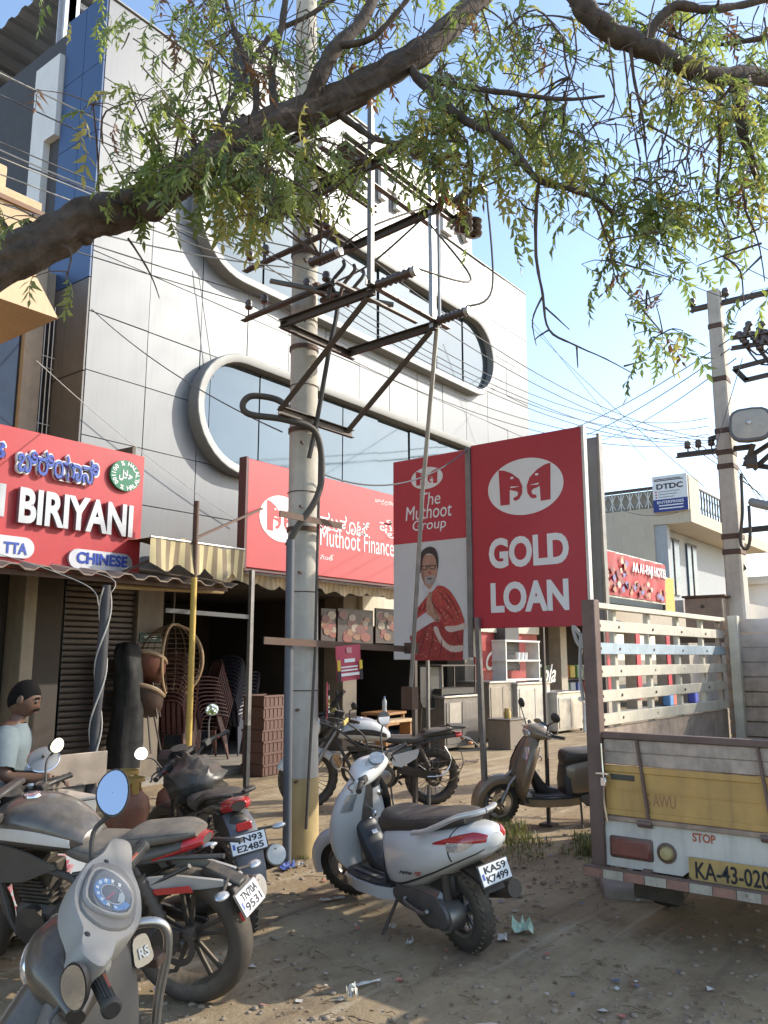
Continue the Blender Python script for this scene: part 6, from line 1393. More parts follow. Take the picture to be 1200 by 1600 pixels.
# ---- motorcycles
M_seat = mat('grey weathered seat vinyl', (.10, .095, .085), .6, var=.2, vs=5, dust=.5)
M_eng = mat('dark engine castings', (.06, .058, .055), .5, .6, var=.2, dust=.4)
M_frame = mat('black frame paint', (.022, .022, .024), .4, dust=.25)
def motorcycle(label, loc, heading, lean, steer, st):
    t = thing('motorcycle', label, 'motorcycle', loc, (lean, 0, heading))
    WB, R0, R1, W0, W1 = st['wb'], st['rr'], st['rf'], st['wr'], st['wf']
    SM = steer_matrix((WB-.30, 0, .85), rad(25), steer)
    wheel(t, (0, 0, R0), R0, W0, R0-.085, None, st['wheel'], st['rim'], True, st['blocks'], 5)
    wheel(t, (WB, 0, R1), R1, W1, R1-.08, SM, st['wheel'], st['rim'], True, st['blocks'], 5)
    # frame, swingarm, engine
    fr = MB()
    for s in (1, -1):
        fr.tube(spline([(WB-.30, s*.03, .90), (.85, s*.12, .72), (.55, s*.13, .64), (.42, s*.12, .45)], 5), .02, 8)
        fr.tube(spline([(WB-.29, s*.03, .84), (.98, s*.10, .48), (.85, s*.11, .27), (.5, s*.11, .26), (.42, s*.12, .42)], 5), .017, 8)
        fr.tube([(.55, s*.12, .66), (.0, s*.11, .80), (-.25, s*.09, st['tailz']-.02)], .014, 8); fr.tube([(.42, s*.12, .46), (-.08, s*.11, .76)], .013, 8)
    obj('frame', fr, M_frame, t)
    sw = MB()
    for s in (1, -1): sw.bar((.44, s*.10, .42), (-.03, s*.115, R0), .03, .055, UZ, .006)
    sw.cyl((0, -.14, R0), (0, .14, R0), .014, 8); obj('swingarm', sw, st.get('arm', M_frame), t)
    obj('chain_cover', MB().bar((.40, .125, .46), (-.02, .135, R0+.05), .015, .06).lathe([(.06, .118), (.09, .118), (.09, .124), (.06, .124)], (0, 0, R0), 'y', 24, True), M_frame, t)
    for s in (1, -1):
        obj('shock', MB().tube([(.05, s*.13, R0+.07), (.20, s*.13, .74)], .014, 8).merge(MB().tube([(.07+.01*k, s*.13, R0+.13+.022*k) for k in range(12)], [.034 if k % 2 else .024 for k in range(12)], 10)), K['steel_dark'] if not st.get('red_spring') else K['lens_red'], t, 80)
    en = MB().box(.50, .92, -.12, .12, .27, .44, .03); en.lathe([(0, -.16), (.10, -.16), (.12, -.13), (.12, .13), (.10, .16), (0, .16)], (.58, 0, .36), 'y', 20).lathe([(0, -.15), (.075, -.15), (.09, -.13), (.09, .14), (0, .15)], (.80, 0, .35), 'y', 18)
    e = obj('engine', en, M_eng, t, 35)
    fn = MB()
    for k in range(8): fn.box(.70+.012*k, .88+.012*k, -.10, .10, .46+.023*k, .473+.023*k, .003)
    fn.box(.73, .9, -.075, .075, .44, .66, .01).box(.78, 1.0, -.08, .08, .655, .70, .01)
    obj('cylinder_fins', fn, M_eng, e, 30)
    objs('engine_cover', MB().lathe([(0, .175), (.06, .172), (.085, .16), (.085, .14)], (.60, 0, .36), 'y', 20).lathe([(0, -.175), (.06, -.172), (.085, -.16), (.085, -.14)], (.62, 0, .36), 'y', 20), K['alu'], e)
    obj('exhaust', MB().tube(spline([(.95, -.04, .62), (1.04, -.06, .5), (1.0, -.08, .3), (.75, -.13, .22), (.45, -.15, .26), (.3, -.16, .30)], 6), .022, 10), K['steel_rust'], t)
    mu = obj('muffler', MB().tube([(.32, -.165, .30), (.25, -.17, .32), (.1, -.18, .36), (-.22, -.20, .46), (-.27, -.20, .475)], [.03, .055, .065, .065, .055], 18, True, st.get('msq', 1)), K['black'], t, 40)
    obj('muffler_tip', MB().tube([(-.262, -.2, .472), (-.285, -.2, .48), (-.285, -.2, .48), (-.25, -.2, .468)], [.060, .056, .028, .024], 20), K['offwhite'] if st.get('tip') else K['alu'], mu, 30)
    obj('muffler_bore', MB().cyl((-.284, -.2, .4795), (-.2865, -.2, .4803), .026, 16), K['ink'], mu, 30)
    objs('side_panel', MB().rings([[V3((x, s*y, z)) for x, z in ((.18, .70), (.50, .62), (.52, .50), (.40, .47), (.22, .58))] for s, y in ((1, .125), (1, .145))]).rings([[V3((x, s*y, z)) for x, z in ((.18, .70), (.50, .62), (.52, .50), (.40, .47), (.22, .58))] for s, y in ((-1, .125), (-1, .145))]), st['panel'], t, 30)
    objs('foot_peg', MB().cyl((.42, .12, .30), (.42, .24, .30), .014, 8).cyl((.42, -.12, .30), (.42, -.24, .30), .014, 8).cyl((.08, .12, .42), (.08, .22, .42), .013, 8).cyl((.08, -.12, .42), (.08, -.22, .42), .013, 8), M_frame, t)
    # tank and seat
    T = secX(st['tank']); tank = body_panel(t, 'fuel_tank', T, st['body'], 30, 28)
    objs('tank_band', T.patch(.15, .85, -.25, .12, .003, 16, 5).merge(T.patch(.15, .85, math.pi-.12, math.pi+.25, .003, 16, 5)), st['band'], tank, ang=60)
    p = T.pt(.55, math.pi/2); obj('filler_cap', MB().lathe([(0, .012), (.04, .01), (.045, 0), (.045, -.01)], p, 'z', 18), K['chrome'], tank)
    S = secX(st['seat']); seat = body_panel(t, 'seat', S, st['seatm'], 30, 24)
    objs('seam', S.patch(.05, .95, .38, .41, .003, 22, 1).merge(S.patch(.05, .95, math.pi-.38, math.pi-.41, .003, 22, 1)), K['black'], seat, ang=60)
    if st.get('shroud'):
        for s in (1, -1): obj('tank_shroud', MB().rings([[V3((x, s*(y+d), z)) for x, y, z in ((.62, .13, .70), (.80, .16, .62), (1.05, .17, .60), (1.12, .13, .76), (1.0, .15, .85), (.78, .16, .80))] for d in (0, .015)]), st['panel'], t, 30)
    # tail
    Tl = secX(st['tail']); tail = body_panel(t, 'tail_cowl', Tl, st['tailm'], 24, 22)
    x0 = st['tail'][-1][0]; zt = st['tail'][-1][2]
    obj('tail_lamp', Tl.patch(.74, 1.0, -.7, math.pi+.7, .006, 8, 16), K['lens_red'], t, ang=60)
    if st.get('redpanel'): objs('side_accent', Tl.patch(.45, .98, lambda q: -.55+.2*q, lambda q: -.15+.2*q, .005, 12, 4).merge(Tl.patch(.45, .98, lambda q: math.pi+.55-.2*q, lambda q: math.pi+.15-.2*q, .005, 12, 4)), K['lens_red'], tail, ang=60)
    gr = MB()
    if st.get('grab', 1):
        for s in (1, -1): gr.tube(spline([(.08, s*.13, st['tailz']-.02), (-.12, s*.13, st['tailz']+.06), (x0+.02, s*.10, st['tailz']+.10), (x0-.03, s*.035, st['tailz']+.10)], 5), .014, 8, True, 1.6)
        obj('grab_rail', gr, st.get('grabm', K['black']), t)
    # rear mudguard with plate, lamps
    st['rear'](t, x0, zt, K)
    # fork, guard, bars
    fk = MB()
    for s in (1, -1):
        fk.tube([(WB, s*.095, R1), (WB-.06, s*.095, R1+.13), (WB-.14, s*.095, R1+.30)], [.028, .028, .024], 12); fk.tube([(WB-.14, s*.095, R1+.30), (WB-.335, s*.095, .95)], .019, 12)
    fk.box(WB-.345, WB-.28, -.13, .13, .88, .91, .01).box(WB-.36, WB-.30, -.13, .13, .955, .985, .01).cyl((WB, -.13, R1), (WB, .13, R1), .012, 8)
    obj('fork', fk.xf(SM), st.get('forkm', M_frame), t)
    obj('mudguard', arc_fender((WB, R1), R1+.025, st.get('mg0', 20), st.get('mg1', 150), W1*.62, .012, 18, .05).xf(SM), st.get('mgm', st['body']), t, 60)
    hb_ = MB(); bx, bz = WB-.35, st['barz']
    hb_.tube(spline([(bx-.11, -.36, bz+.03), (bx-.06, -.22, bz+.03), (bx, -.09, bz-.03), (bx, .09, bz-.03), (bx-.06, .22, bz+.03), (bx-.11, .36, bz+.03)], 5), .011, 8)
    obj('handlebar', hb_.xf(SM), st.get('barm', M_frame), t)
    grips(t, SM, (bx-.02, 0, bz+.03), .375, .0, .10, False, K['lens_red'] if st.get('mark') else None)
    for s in (1, -1): mirror(t, SM @ V3((bx-.05, s*.24, bz+.05)), SM @ V3((bx-.06, s*st.get('mw', .36), bz+.24)), SM.to_3x3() @ V3((-1, -s*.1, .08)), st.get('ms', .058), .045)
    st['front'](t, SM, WB, bx, bz)
    obj('meter', MB().tube([(bx+.02, 0, bz+.02), (bx+.0, 0, bz+.10)], [.05, .06], 18).xf(SM), K['black'], t, 40)
    obj('side_stand', MB().tube([(.52, .12, .27), (.50, .25, .02)], .012, 8).box(.46, .53, .22, .29, .008, .02), M_frame, t)
    t.scale = (st.get('sc', 1),)*3; squash(t, .42, st.get('zk', .9), .0, st.get('xk', .9))
    return t, SM, tank
def indicator(t, p, q, m=None):
    p, q = V3(p), V3(q); s = obj('indicator_stem', MB().tube([p, q], .009, 7), K['black'], t)
    obj('indicator', MB().ball(q, .032, 14, 8, (1.0, 1.35, .62)), m or K['lens_clear'], s)
STD_TANK = [(.50, 0, .80, .09, .05, 2.4), (.58, 0, .83, .125, .085, 2.5), (.72, 0, .86, .155, .12, 2.5), (.88, 0, .875, .165, .125, 2.4), (1.0, 0, .86, .14, .10, 2.3), (1.08, 0, .84, .08, .06, 2.2)]
STD_SEAT = [(.60, 0, .80, .06, .025, 2.6), (.52, 0, .79, .11, .045, 2.8), (.36, 0, .79, .14, .05, 3), (.20, 0, .80, .135, .055, 3), (.12, 0, .84, .12, .06, 3), (-.02, 0, .87, .12, .045, 3), (-.18, 0, .89, .105, .04, 2.8), (-.27, 0, .895, .06, .025, 2.4)]
# --- black commuter with red tail, plate TN93
def rear_street(t, x0, zt, K):
    obj('rear_mudguard', MB().rings([[V3((x, w, z)), V3((x-.012, w*.7, z+.008)), V3((x-.018, 0, z+.012)), V3((x-.012, -w*.7, z+.008)), V3((x, -w, z))] for x, z, w in ((x0+.12, .80, .075), (x0-.02, .74, .08), (x0-.10, .62, .08), (x0-.14, .48, .075), (x0-.13, .37, .068))], False, False), mat('grey blue mudguard', (.10, .115, .14), .45, dust=.3), t, 70)
    obj('mudguard_inner', MB().box(x0-.02, .10, -.06, .06, .62, .80, .03), K['black'], t)
    number_plate(t, frame((x0-.125, 0, .655), V3((0, -1, 0)), V3((.30, 0, .95))), .20, .105, ('TN93', 'E2485'))
    obj('reflector', MB().box(x0-.075, x0-.06, -.045, .045, .72, .77, .004), K['lens_red'], t)
    for s in (1, -1): indicator(t, (x0-.03, s*.06, .70), (x0-.06, s*.20, .69))
def front_plain(t, SM, WB, bx, bz):
    obj('headlamp', MB().ball((bx+.13, 0, bz-.05), .10, 18, 12, (.7, 1, 1)).xf(SM), K['black'], t)
    obj('headlamp_cowl', MB().rings([[V3((x, y*w, z)) for y, z in ((-1, bz-.06), (-.8, bz+.06), (0, bz+.10), (.8, bz+.06), (1, bz-.06), (0, bz-.12))] for x, w in ((bx+.05, .12), (bx+.16, .10), (bx+.2, .06))]).xf(SM), K['black'], t, 50)
tn93, SM1, tank1 = motorcycle('black motorcycle with red tail lamp, draped tank and plate TN93 E2485', (3.56, 3.76, -.01), rad(63), rad(-10), rad(34),
    dict(sc=.96, wb=1.32, rr=.31, rf=.305, wr=.115, wf=.09, wheel='alloy', rim=M_frame, blocks=34, tailz=.84, tank=STD_TANK, seat=STD_SEAT, body=mat('black motorcycle enamel', (.016, .016, .018), .25, coat=.4, dust=.25), band=M_frame, seatm=mat('black motorcycle seat', (.03, .028, .027), .5, dust=.25), panel=M_frame,
    tail=[(.12, 0, .78, .11, .05, 2.4), (-.06, 0, .82, .125, .05, 2.4), (-.2, 0, .845, .115, .05, 2.3), (-.32, 0, .855, .085, .045, 2.2), (-.385, 0, .86, .045, .03, 2)], tailm=mat('black motorcycle enamel', (.016, .016, .018)), rear=rear_street, front=front_plain, barz=1.0, tip=1, mark=1))
lp = MB(); rr_ = random.Random(4)
for i in range(15):
    R = []
    x = .42+.045*i
    for k in range(22):
        a = 2*math.pi*k/22; en_ = math.sin(math.pi*(i+.6)/15.2)**.45; w = (.17+.03*math.sin(i*.6))*en_; h = .15*en_
        f = 1+.13*math.sin(k*1.9+i*.8)+.10*math.sin(k*3.1-i*1.3)+.10*rr_.random()
        R.append(V3((x, w*f*math.cos(a), .85+h*f*math.sin(a)-.02*abs(math.sin(i*.5)))))
    lp.rings([R]) if False else None
    if i == 0: RR = []
    RR.append(R)
tag(obj('tank_cover', MB().rings(RR), mat('crumpled black rain cover', (.02, .022, .022), .35, var=.3, vs=10, bump=.5, bs=22, dust=.25), None, 70), 'crumpled black cover bundled over the tank of the black motorcycle', 'cover')
bpy.data.objects['tank_cover'].matrix_world = Matrix.Translation((3.56, 3.76, -.06)) @ tn93.rotation_euler.to_matrix().to_4x4()
# --- grey sport commuter, plate TN70, close on the left
def rear_sport(t, x0, zt, K):
    gp_ = mat('pale grey tail plastic', (.36, .35, .33), .4, var=.08, dust=.3)
    for s in (1, -1): obj('tail_fin', MB().rings([[V3((x, s*(y+d), z)) for x, y, z in ((.25, .115, .66), (.0, .10, .70), (x0-.10, .06, .67), (x0-.14, .05, .64), (x0-.0, .075, .62), (.2, .115, .58))] for d in (0, .018)]), gp_, t, 30)
    obj('plate_arm', MB().bar((x0+.02, 0, .70), (x0-.17, 0, .62), .09, .05, UZ, .01).bar((x0-.15, 0, .63), (x0-.20, 0, .50), .16, .02, (1, 0, 0), .005), K['black'], t)
    number_plate(t, frame((x0-.205, 0, .545), V3((0, -1, 0)), V3((.42, 0, .9))), .20, .125, ('TN70A', '9531'))
    obj('reflector', MB().box(x0-.185, x0-.16, -.035, .035, .42, .475, .004).xf(Matrix.Identity(4)), K['lens_red'], t)
    obj('lower_flap', MB().rings([[V3((x0-.16, -.05, .44)), V3((x0-.16, .05, .44)), V3((x0-.152, .05, .44)), V3((x0-.152, -.05, .44))], [V3((x0-.12, -.04, .32)), V3((x0-.12, .04, .32)), V3((x0-.112, .04, .32)), V3((x0-.112, -.04, .32))]]), K['offwhite'], t)
    for s in (1, -1): indicator(t, (x0-.12, s*.05, .67), (x0-.15, s*.17, .64), K['lens_clear'])
    obj('red_streak', MB().rings([[V3((x, .123+d, z)) for x, z in ((.12, .615), (-.08, .655), (-.10, .62), (.10, .585))] for d in (0, .006)]), K['lens_red'], t, 30)
def front_sport(t, SM, WB, bx, bz):
    obj('headlamp_cowl', MB().rings([[V3((x, y*w, z)) for y, z in ((-1, bz-.14), (-.8, bz+.02), (0, bz+.12), (.8, bz+.02), (1, bz-.14), (0, bz-.2))] for x, w in ((bx+.06, .15), (bx+.2, .12), (bx+.28, .05))]).xf(SM), M_tank2, t, 50)
M_tank2 = mat('dusty pearl grey tank', (.085, .078, .07), .25, .3, var=.2, vs=4, coat=.5, dust=.3)
motorcycle('grey motorcycle with pearl tank, bare rear wheel and plate TN70A 9531', (2.80, 3.26, -.01), rad(111), rad(-11), rad(8),
    dict(sc=.97, xk=1, zk=.82, wb=1.34, rr=.318, rf=.30, wr=.135, wf=.10, wheel='alloy', rim=mat('dark dusty wheel', (.05, .047, .043), .5, .5, dust=.5), blocks=-1, tailz=.84,
    tank=[(.50, 0, .82, .10, .06, 2.4), (.58, 0, .86, .14, .10, 2.5), (.72, 0, .90, .175, .14, 2.5), (.90, 0, .915, .185, .145, 2.4), (1.04, 0, .89, .15, .11, 2.3), (1.12, 0, .85, .08, .07, 2.2)], seat=[(.66, 0, .80, .07, .03, 2.6), (.58, 0, .79, .12, .05, 2.8), (.45, 0, .78, .155, .055, 3), (.34, 0, .79, .15, .055, 3), (.26, 0, .85, .13, .06, 3), (.13, 0, .885, .13, .045, 3), (.0, 0, .91, .115, .04, 2.8), (-.09, 0, .915, .06, .025, 2.4)],
    body=M_tank2, band=mat('white tank stripe', (.66, .65, .62), .4, dust=.2), seatm=M_seat, panel=mat('grey side plastic', (.045, .043, .04), .5, dust=.35), shroud=1, redpanel=1, grab=0,
    tail=[(.36, 0, .71, .12, .06, 2.4), (.22, 0, .76, .135, .06, 2.4), (.08, 0, .81, .125, .055, 2.3), (-.04, 0, .85, .10, .045, 2.2), (-.12, 0, .87, .05, .025, 2)], tailm=mat('dark grey tail cowl', (.05, .05, .05), .4, dust=.35), rear=rear_sport, front=front_sport, barz=.98, msq=1.3))
# --- white adventure motorcycle
def rear_adv(t, x0, zt, K):
    obj('luggage_rack', MB().tube(spline([(.15, .12, .86), (-.2, .12, .93), (-.42, .08, .94), (-.45, 0, .94), (-.42, -.08, .94), (-.2, -.12, .93), (.15, -.12, .86)], 4), .011, 8).box(-.42, -.22, -.11, .11, .945, .965, .005), K['black'], t)
    obj('rear_mudguard', MB().rings([[V3((x, w, z)), V3((x, 0, z+.02)), V3((x, -w, z)), V3((x, 0, z-.01))] for x, z, w in ((-.05, .82, .09), (-.3, .84, .085), (-.5, .78, .075), (-.62, .68, .06))]), K['black'], t, 60)
    obj('saree_guard', MB().tube(spline([(-.12, .14, .72), (-.2, .17, .55), (-.1, .17, .38), (.1, .17, .36)], 4), .007, 6).tube(spline([(-.32, .14, .70), (-.36, .17, .5), (-.22, .17, .32), (.05, .17, .3)], 4), .007, 6).tube([(-.35, .17, .56), (.2, .17, .52)], .006, 6).tube([(-.33, .17, .44), (.2, .17, .42)], .006, 6), K['chrome'], t)
    for s in (1, -1): indicator(t, (-.42, s*.05, .78), (-.46, s*.16, .76), K['lens_amber'])
def front_adv(t, SM, WB, bx, bz):
    obj('headlamp', MB().lathe([(.0, .06), (.085, .05), (.1, .03), (.1, -.04), (.05, -.1), (0, -.1)], (bx+.22, 0, bz-.08), 'x', 22).xf(SM), K['black'], t)
    obj('headlamp_lens', MB().lathe([(0, .072), (.05, .07), (.084, .056)], (bx+.22, 0, bz-.08), 'x', 22).xf(SM), K['lens_clear'], t); obj('headlamp_ring', MB().lathe([(.084, .05), (.1, .055), (.102, .03)], (bx+.22, 0, bz-.08), 'x', 22).xf(SM), K['offwhite'], t)
    obj('windscreen', MB().rings([[V3((bx+.20-.25*q, y*(.16-.05*q), bz+.02+.34*q)) for y in (-1, -.6, 0, .6, 1)] for q in (0, .35, .7, 1)], False, False), mat('smoked screen', (.05, .055, .06), .15, alpha=.75), t, 60)
    obj('front_rack', MB().tube(spline([(bx+.25, .14, bz-.02), (bx+.05, .2, bz-.1), (.85, .21, .72), (.85, .2, .88), (bx+.02, .2, bz+.02), (bx+.25, .14, bz+.04)], 4), .011, 8).tube(spline([(bx+.25, -.14, bz-.02), (bx+.05, -.2, bz-.1), (.85, -.21, .72), (.85, -.2, .88), (bx+.02, -.2, bz+.02), (bx+.25, -.14, bz+.04)], 4), .011, 8), K['black'], t)
    obj('beak', MB().rings([[V3((x, y*w, z+.02*(1-abs(y)))) for y in (-1, -.5, 0, .5, 1)] for x, z, w in ((WB-.25, .80, .09), (WB, .80, .10), (WB+.25, .74, .05))], False, False).xf(SM), K['black'], t, 60)
    for s in (1, -1): obj('hand_guard', MB().bar((bx-.02, s*.28, bz+.05), (bx+.06, s*.40, bz+.03), .02, .06, UZ, .005).xf(SM), mat('yellow hand wrap', (.55, .42, .12), .6), t)
motorcycle('white touring motorcycle with luggage frames and wire wheels behind the white scooter', (7.78, 5.32, 0), rad(139), rad(-5), rad(6),
    dict(sc=.93, wb=1.45, rr=.325, rf=.345, wr=.12, wf=.095, wheel='wire', rim=K['black'], blocks=26, tailz=.86, tank=[(.52, 0, .84, .09, .06, 2.4), (.60, 0, .88, .14, .10, 2.5), (.75, 0, .92, .165, .14, 2.5), (.92, 0, .93, .165, .14, 2.4), (1.05, 0, .91, .13, .10, 2.3), (1.12, 0, .88, .07, .06, 2.2)],
    seat=[(.62, 0, .82, .07, .03, 2.6), (.52, 0, .80, .12, .05, 2.8), (.34, 0, .79, .14, .05, 3), (.16, 0, .80, .13, .05, 3), (.10, 0, .86, .12, .05, 3), (-.05, 0, .88, .12, .045, 3), (-.2, 0, .885, .10, .04, 2.8), (-.25, 0, .885, .05, .025, 2.4)], body=mat('white motorcycle enamel', (.62, .62, .60), .3, var=.05, coat=.4, dust=.2), band=M_frame, seatm=mat('black motorcycle seat', (.03, .028, .027)), panel=mat('white motorcycle enamel', (.62, .62, .60)), shroud=0,
    tail=[(.15, 0, .80, .11, .04, 2.4), (-.05, 0, .82, .12, .04, 2.4), (-.25, 0, .84, .10, .035, 2.3), (-.38, 0, .84, .06, .03, 2)], tailm=K['black'], rear=rear_adv, front=front_adv, barz=1.06, forkm=K['alu'], mgm=mat('white motorcycle enamel', (.62, .62, .60)), ms=.065, mw=.40, grab=0))
# ---- the close scooter at the lower left
M_ns = mat('silver grey scooter enamel', (.04, .036, .033), .3, .2, var=.1, vs=4, coat=.3, dust=.32)
M_nin = mat('grey leg shield plastic', (.085, .085, .083), .5, var=.1, bump=.08, bs=300, dust=.35)
ns, NS = scooter('silver grey scooter with blue ringed dial closest to the camera', (1.628, 1.10, 0), rad(112), rad(-7), rad(28), M_ns, inner=M_nin, mw=.078, seatm=mat('dusty black scooter seat', (.045, .045, .045), .5, var=.2, bump=.1, bs=200, dust=.45))
# close scooter: panel, dial, grips and badge that show up close
def rest(*names):
    for n in names:
        for c in [c for c in ns.children if c.name.split('.')[0] == n]:
            for g in list(c.children): bpy.data.objects.remove(g)
            bpy.data.objects.remove(c)
rest('instrument_rim', 'grip', 'switch_box')
Hn = Matrix.Identity(4)
pale = mat('pale grey dash plastic', (.27, .26, .235), .5, var=.08, vs=5, dust=.25); dashd = mat('mid grey dash plastic', (.15, .145, .135), .5, dust=.2)
PM = NS @ frame((.80, 0, 1.055), V3((0, -1, 0)), V3((.80, 0, .60)))      # panel plane: u to the rider's right, v forward, d up
def slab(name, P, d0, d1, m, parent, inset=.006):
    P = [(a*(.74 if a < 0 else 1), b) for a, b in P]; c = (sum(a for a, b in P)/len(P), sum(b for a, b in P)/len(P)); k = lambda s: [(c[0]+(a-c[0])*s, c[1]+(b-c[1])*s) for a, b in P]
    R = [[PM @ V3((a, b, d)) for a, b in Q] for Q, d in ((P, d0), (k(1), d1-inset), (k(1-inset*7), d1))]
    return obj(name, MB().rings(R), m, parent, 40)
out_ = spline([(-.30, -.015), (-.27, .035), (-.19, .045), (-.10, .08), (0, .092), (.10, .08), (.19, .045), (.27, .03), (.30, -.015), (.26, -.035), (.18, -.045), (.10, -.08), (0, -.095), (-.10, -.08), (-.18, -.045), (-.26, -.04)], 3, True)
dash = slab('dash_cover', out_, -.05, .018, pale, ns)
slab('dash_panel', spline([(-.15, 0), (-.11, .062), (0, .074), (.11, .062), (.15, 0), (.10, -.06), (0, -.076), (-.10, -.06)], 3, True), .012, .024, dashd, dash)
slab('dial_rim', spline([(-.10, .01), (-.07, .065), (.07, .065), (.10, .01), (.055, -.055), (-.055, -.055)], 3, True), .02, .034, pale, dash)
dial = slab('dial_face', spline([(-.088, .01), (-.062, .056), (.062, .056), (.088, .01), (.047, -.047), (-.047, -.047)], 3, True), .03, .0355, mat('dark dial face', (.055, .06, .065), .35, var=.15, dust=.06), dash, .001)
def arc_strip(r0, r1, a0, a1, d, m, name, n=18, cv=.0):
    R = [[PM @ V3((r*math.cos(a)*1.12, cv+r*math.sin(a), d)) for a in np.linspace(rad(a0), rad(a1), n)] for r in (r0, r1)]
    R2 = [[p+PM.to_3x3() @ V3((0, 0, .001)) for p in q] for q in R]
    return obj(name, MB().rings([R[0], R2[0], R2[1], R[1]], False, False), m, dial, 30)
blue = mat('blue dial ring', (.05, .17, .36), .35, var=.15, dust=.05)
arc_strip(.034, .050, 18, 168, .0365, blue, 'dial_ring'); arc_strip(.034, .050, 192, 262, .0365, blue, 'dial_ring'); arc_strip(.030, .033, 0, 350, .0365, K['steel'], 'dial_ring')
for k in range(9):
    a = rad(200-27*k); p = PM @ V3((.042*math.cos(a)*1.12, .042*math.sin(a), .0385))
    obj('dial_number', text_mb(str(20*k) if k < 8 else '160', None, .008, .0006, .02).xf(PM @ Matrix.Translation((.042*math.cos(a)*1.12, .042*math.sin(a), .0382))), K['white'], dial)
obj('needle', MB().box(-.0015, .0015, -.004, .036, .039, .0405).xf(PM @ Matrix.Rotation(rad(70), 4, 'Z')), K['lens_red'], dial)
obj('digit_window', MB().box(-.018, .018, -.03, -.016, .0365, .038).xf(PM), mat('lcd window', (.28, .30, .28), .2), dial)
obj('dial_glass', MB().rings([[PM @ V3((.088*s*math.cos(a), .004+.052*s*math.sin(a), .042+.004*(1-s*s))) for a in np.arange(0, 6.28, .26)] for s in (1, .6, .05)]), mat('clear dial cover', (.9, .92, .95), .06, alpha=.05, coat=.2), dial, 60)
for sg in (1, -1):
    obj('screw', MB().lathe([(0, .021), (.007, .02), (.008, .012)], (0, 0, 0), 'z', 10).xf(PM @ Matrix.Translation((sg*.15, .03, 0))), K['ink'], dash)
# left hand pad with switches, grips with a red band
gm = mat('ribbed grip rubber', (.022, .022, .022), .6, dust=.12)
for sg in (1, -1):
    yo = 0 if sg < 0 else -.052; p, q = V3((.80, sg*.225+yo, 1.0)), V3((.745, sg*.355+yo, 1.005)); d = (q-p).normalized()
    g = MB().tube([p+(q-p)*f for f in (0, .05, .1, .14, .86, .9, .97, 1)], [.021, .023, .021, .0175, .018, .022, .022, .017], 18)
    for k in range(16):
        a = 2*math.pi*k/16; o_ = V3((math.cos(a), 0, math.sin(a)))*.0178
        g.bar(p+(q-p)*.16+o_, p+(q-p)*.84+o_, .0035, .003)
    gr = obj('grip', g.xf(NS), gm, ns, 40)
    obj('grip_mark', MB().bar(p+(q-p)*.2+V3((-.013, 0, .0145)), p+(q-p)*.55+V3((-.013, 0, .0145)), .006, .004).xf(NS), mat('faded red mark', (.42, .12, .07), .6), gr)
    sp = p+V3((.0, -sg*.035, 0))
    s_ = obj('switch_pod', MB().ball(sp, .036, 16, 10, (.85, 1.1, .8)).xf(NS), pale, ns)
    obj('switch', MB().box(-.012, .012, -.014, .014, 0, .008, .002).xf(NS @ frame(sp+V3((-.018, 0, .024)), V3((0, -1, 0)), V3((.6, 0, .8)))), K['black'], s_)
    obj('brake_hose', MB().tube(spline([p+V3((.03, 0, -.02)), p+V3((.08, -sg*.06, -.06)), (.93, sg*.06, .88)], 6), .006, 8).xf(NS), K['black'], ns)
# badge and the chrome guard bent along the leg shield
Bp = V3((.775, -.13, .875))
bd = obj('badge_plate', MB().prism(spline([(-.026, -.03), (.026, -.03), (.03, .0), (.02, .036), (-.02, .036), (-.03, 0)], 3, True), frame(Bp, V3((-.25, -1, 0)), V3((.3, 0, 1))), .008), mat('badge plate', (.2, .2, .2), .3, .8), ns, 30)
obj('badge_print', text_mb('RS', .034, .026, .003, .03).xf(frame(Bp+V3((-.0085, 0, -.0)), V3((-.25, -1, 0)), V3((.3, 0, 1)))), K['offwhite'], bd)
gd = obj('guard_rail', MB().tube(spline([(.87, -.16, .90), (.81, -.20, .915), (.77, -.235, .895), (.765, -.245, .83), (.79, -.235, .70), (.80, -.22, .54), (.80, -.205, .38), (.77, -.20, .30)], 7), .013, 12), mat('dull chrome guard', (.55, .53, .49), .28, .9, var=.1, dust=.25), ns)
for z, x in ((.82, .775), (.60, .805)): obj('guard_clip', MB().box(x-.012, x+.03, -.235, -.19, z-.016, z+.012, .004), K['steel_rust'], gd)
PN = secZ([(.27, .93, 0, .19, .05, 2.6), (.42, .90, 0, .215, .07, 2.6), (.60, .875, 0, .215, .08, 2.6), (.74, .85, 0, .19, .075, 2.5), (.86, .83, 0, .14, .065, 2.4), (.93, .82, 0, .09, .05, 2.2)])
pl_ = obj('inner_panel', PN.mesh(26, 30), M_nin, ns, 60)
obj('pocket_lip', PN.patch(.42, .50, math.pi-.8, math.pi+.8, .008, 3, 12), K['black'], pl_, 60)
for c in [c for c in ns.children if c.name.split('.')[0] == 'mirror' and c.children]:
    pass
for c in ns.children_recursive:
    if c.type == 'MESH' and c.name.split('.')[0] in ('body', 'side_trim', 'panel_gap', 'tail_lamp', 'indicator', 'seat', 'seam', 'grab_rail', 'rear_fender', 'lettering'):
        for v in c.data.vertices:
            if v.co.x < .1: v.co.x = .1+(v.co.x-.1)*.66; v.co.z -= .03*min(1, (.1-v.co.x)*5)
for c in [c for c in ns.children if c.name.split('.')[0] == 'mirror']:
    for g in list(c.children): bpy.data.objects.remove(g)
    bpy.data.objects.remove(c)
bpy.context.view_layer.update()
Wi = ns.matrix_world.inverted()
mh = Wi @ at(176, 1239, 2.2); tc_ = (V3((0, 0, 1.55))-at(176, 1239, 2.2)).normalized()
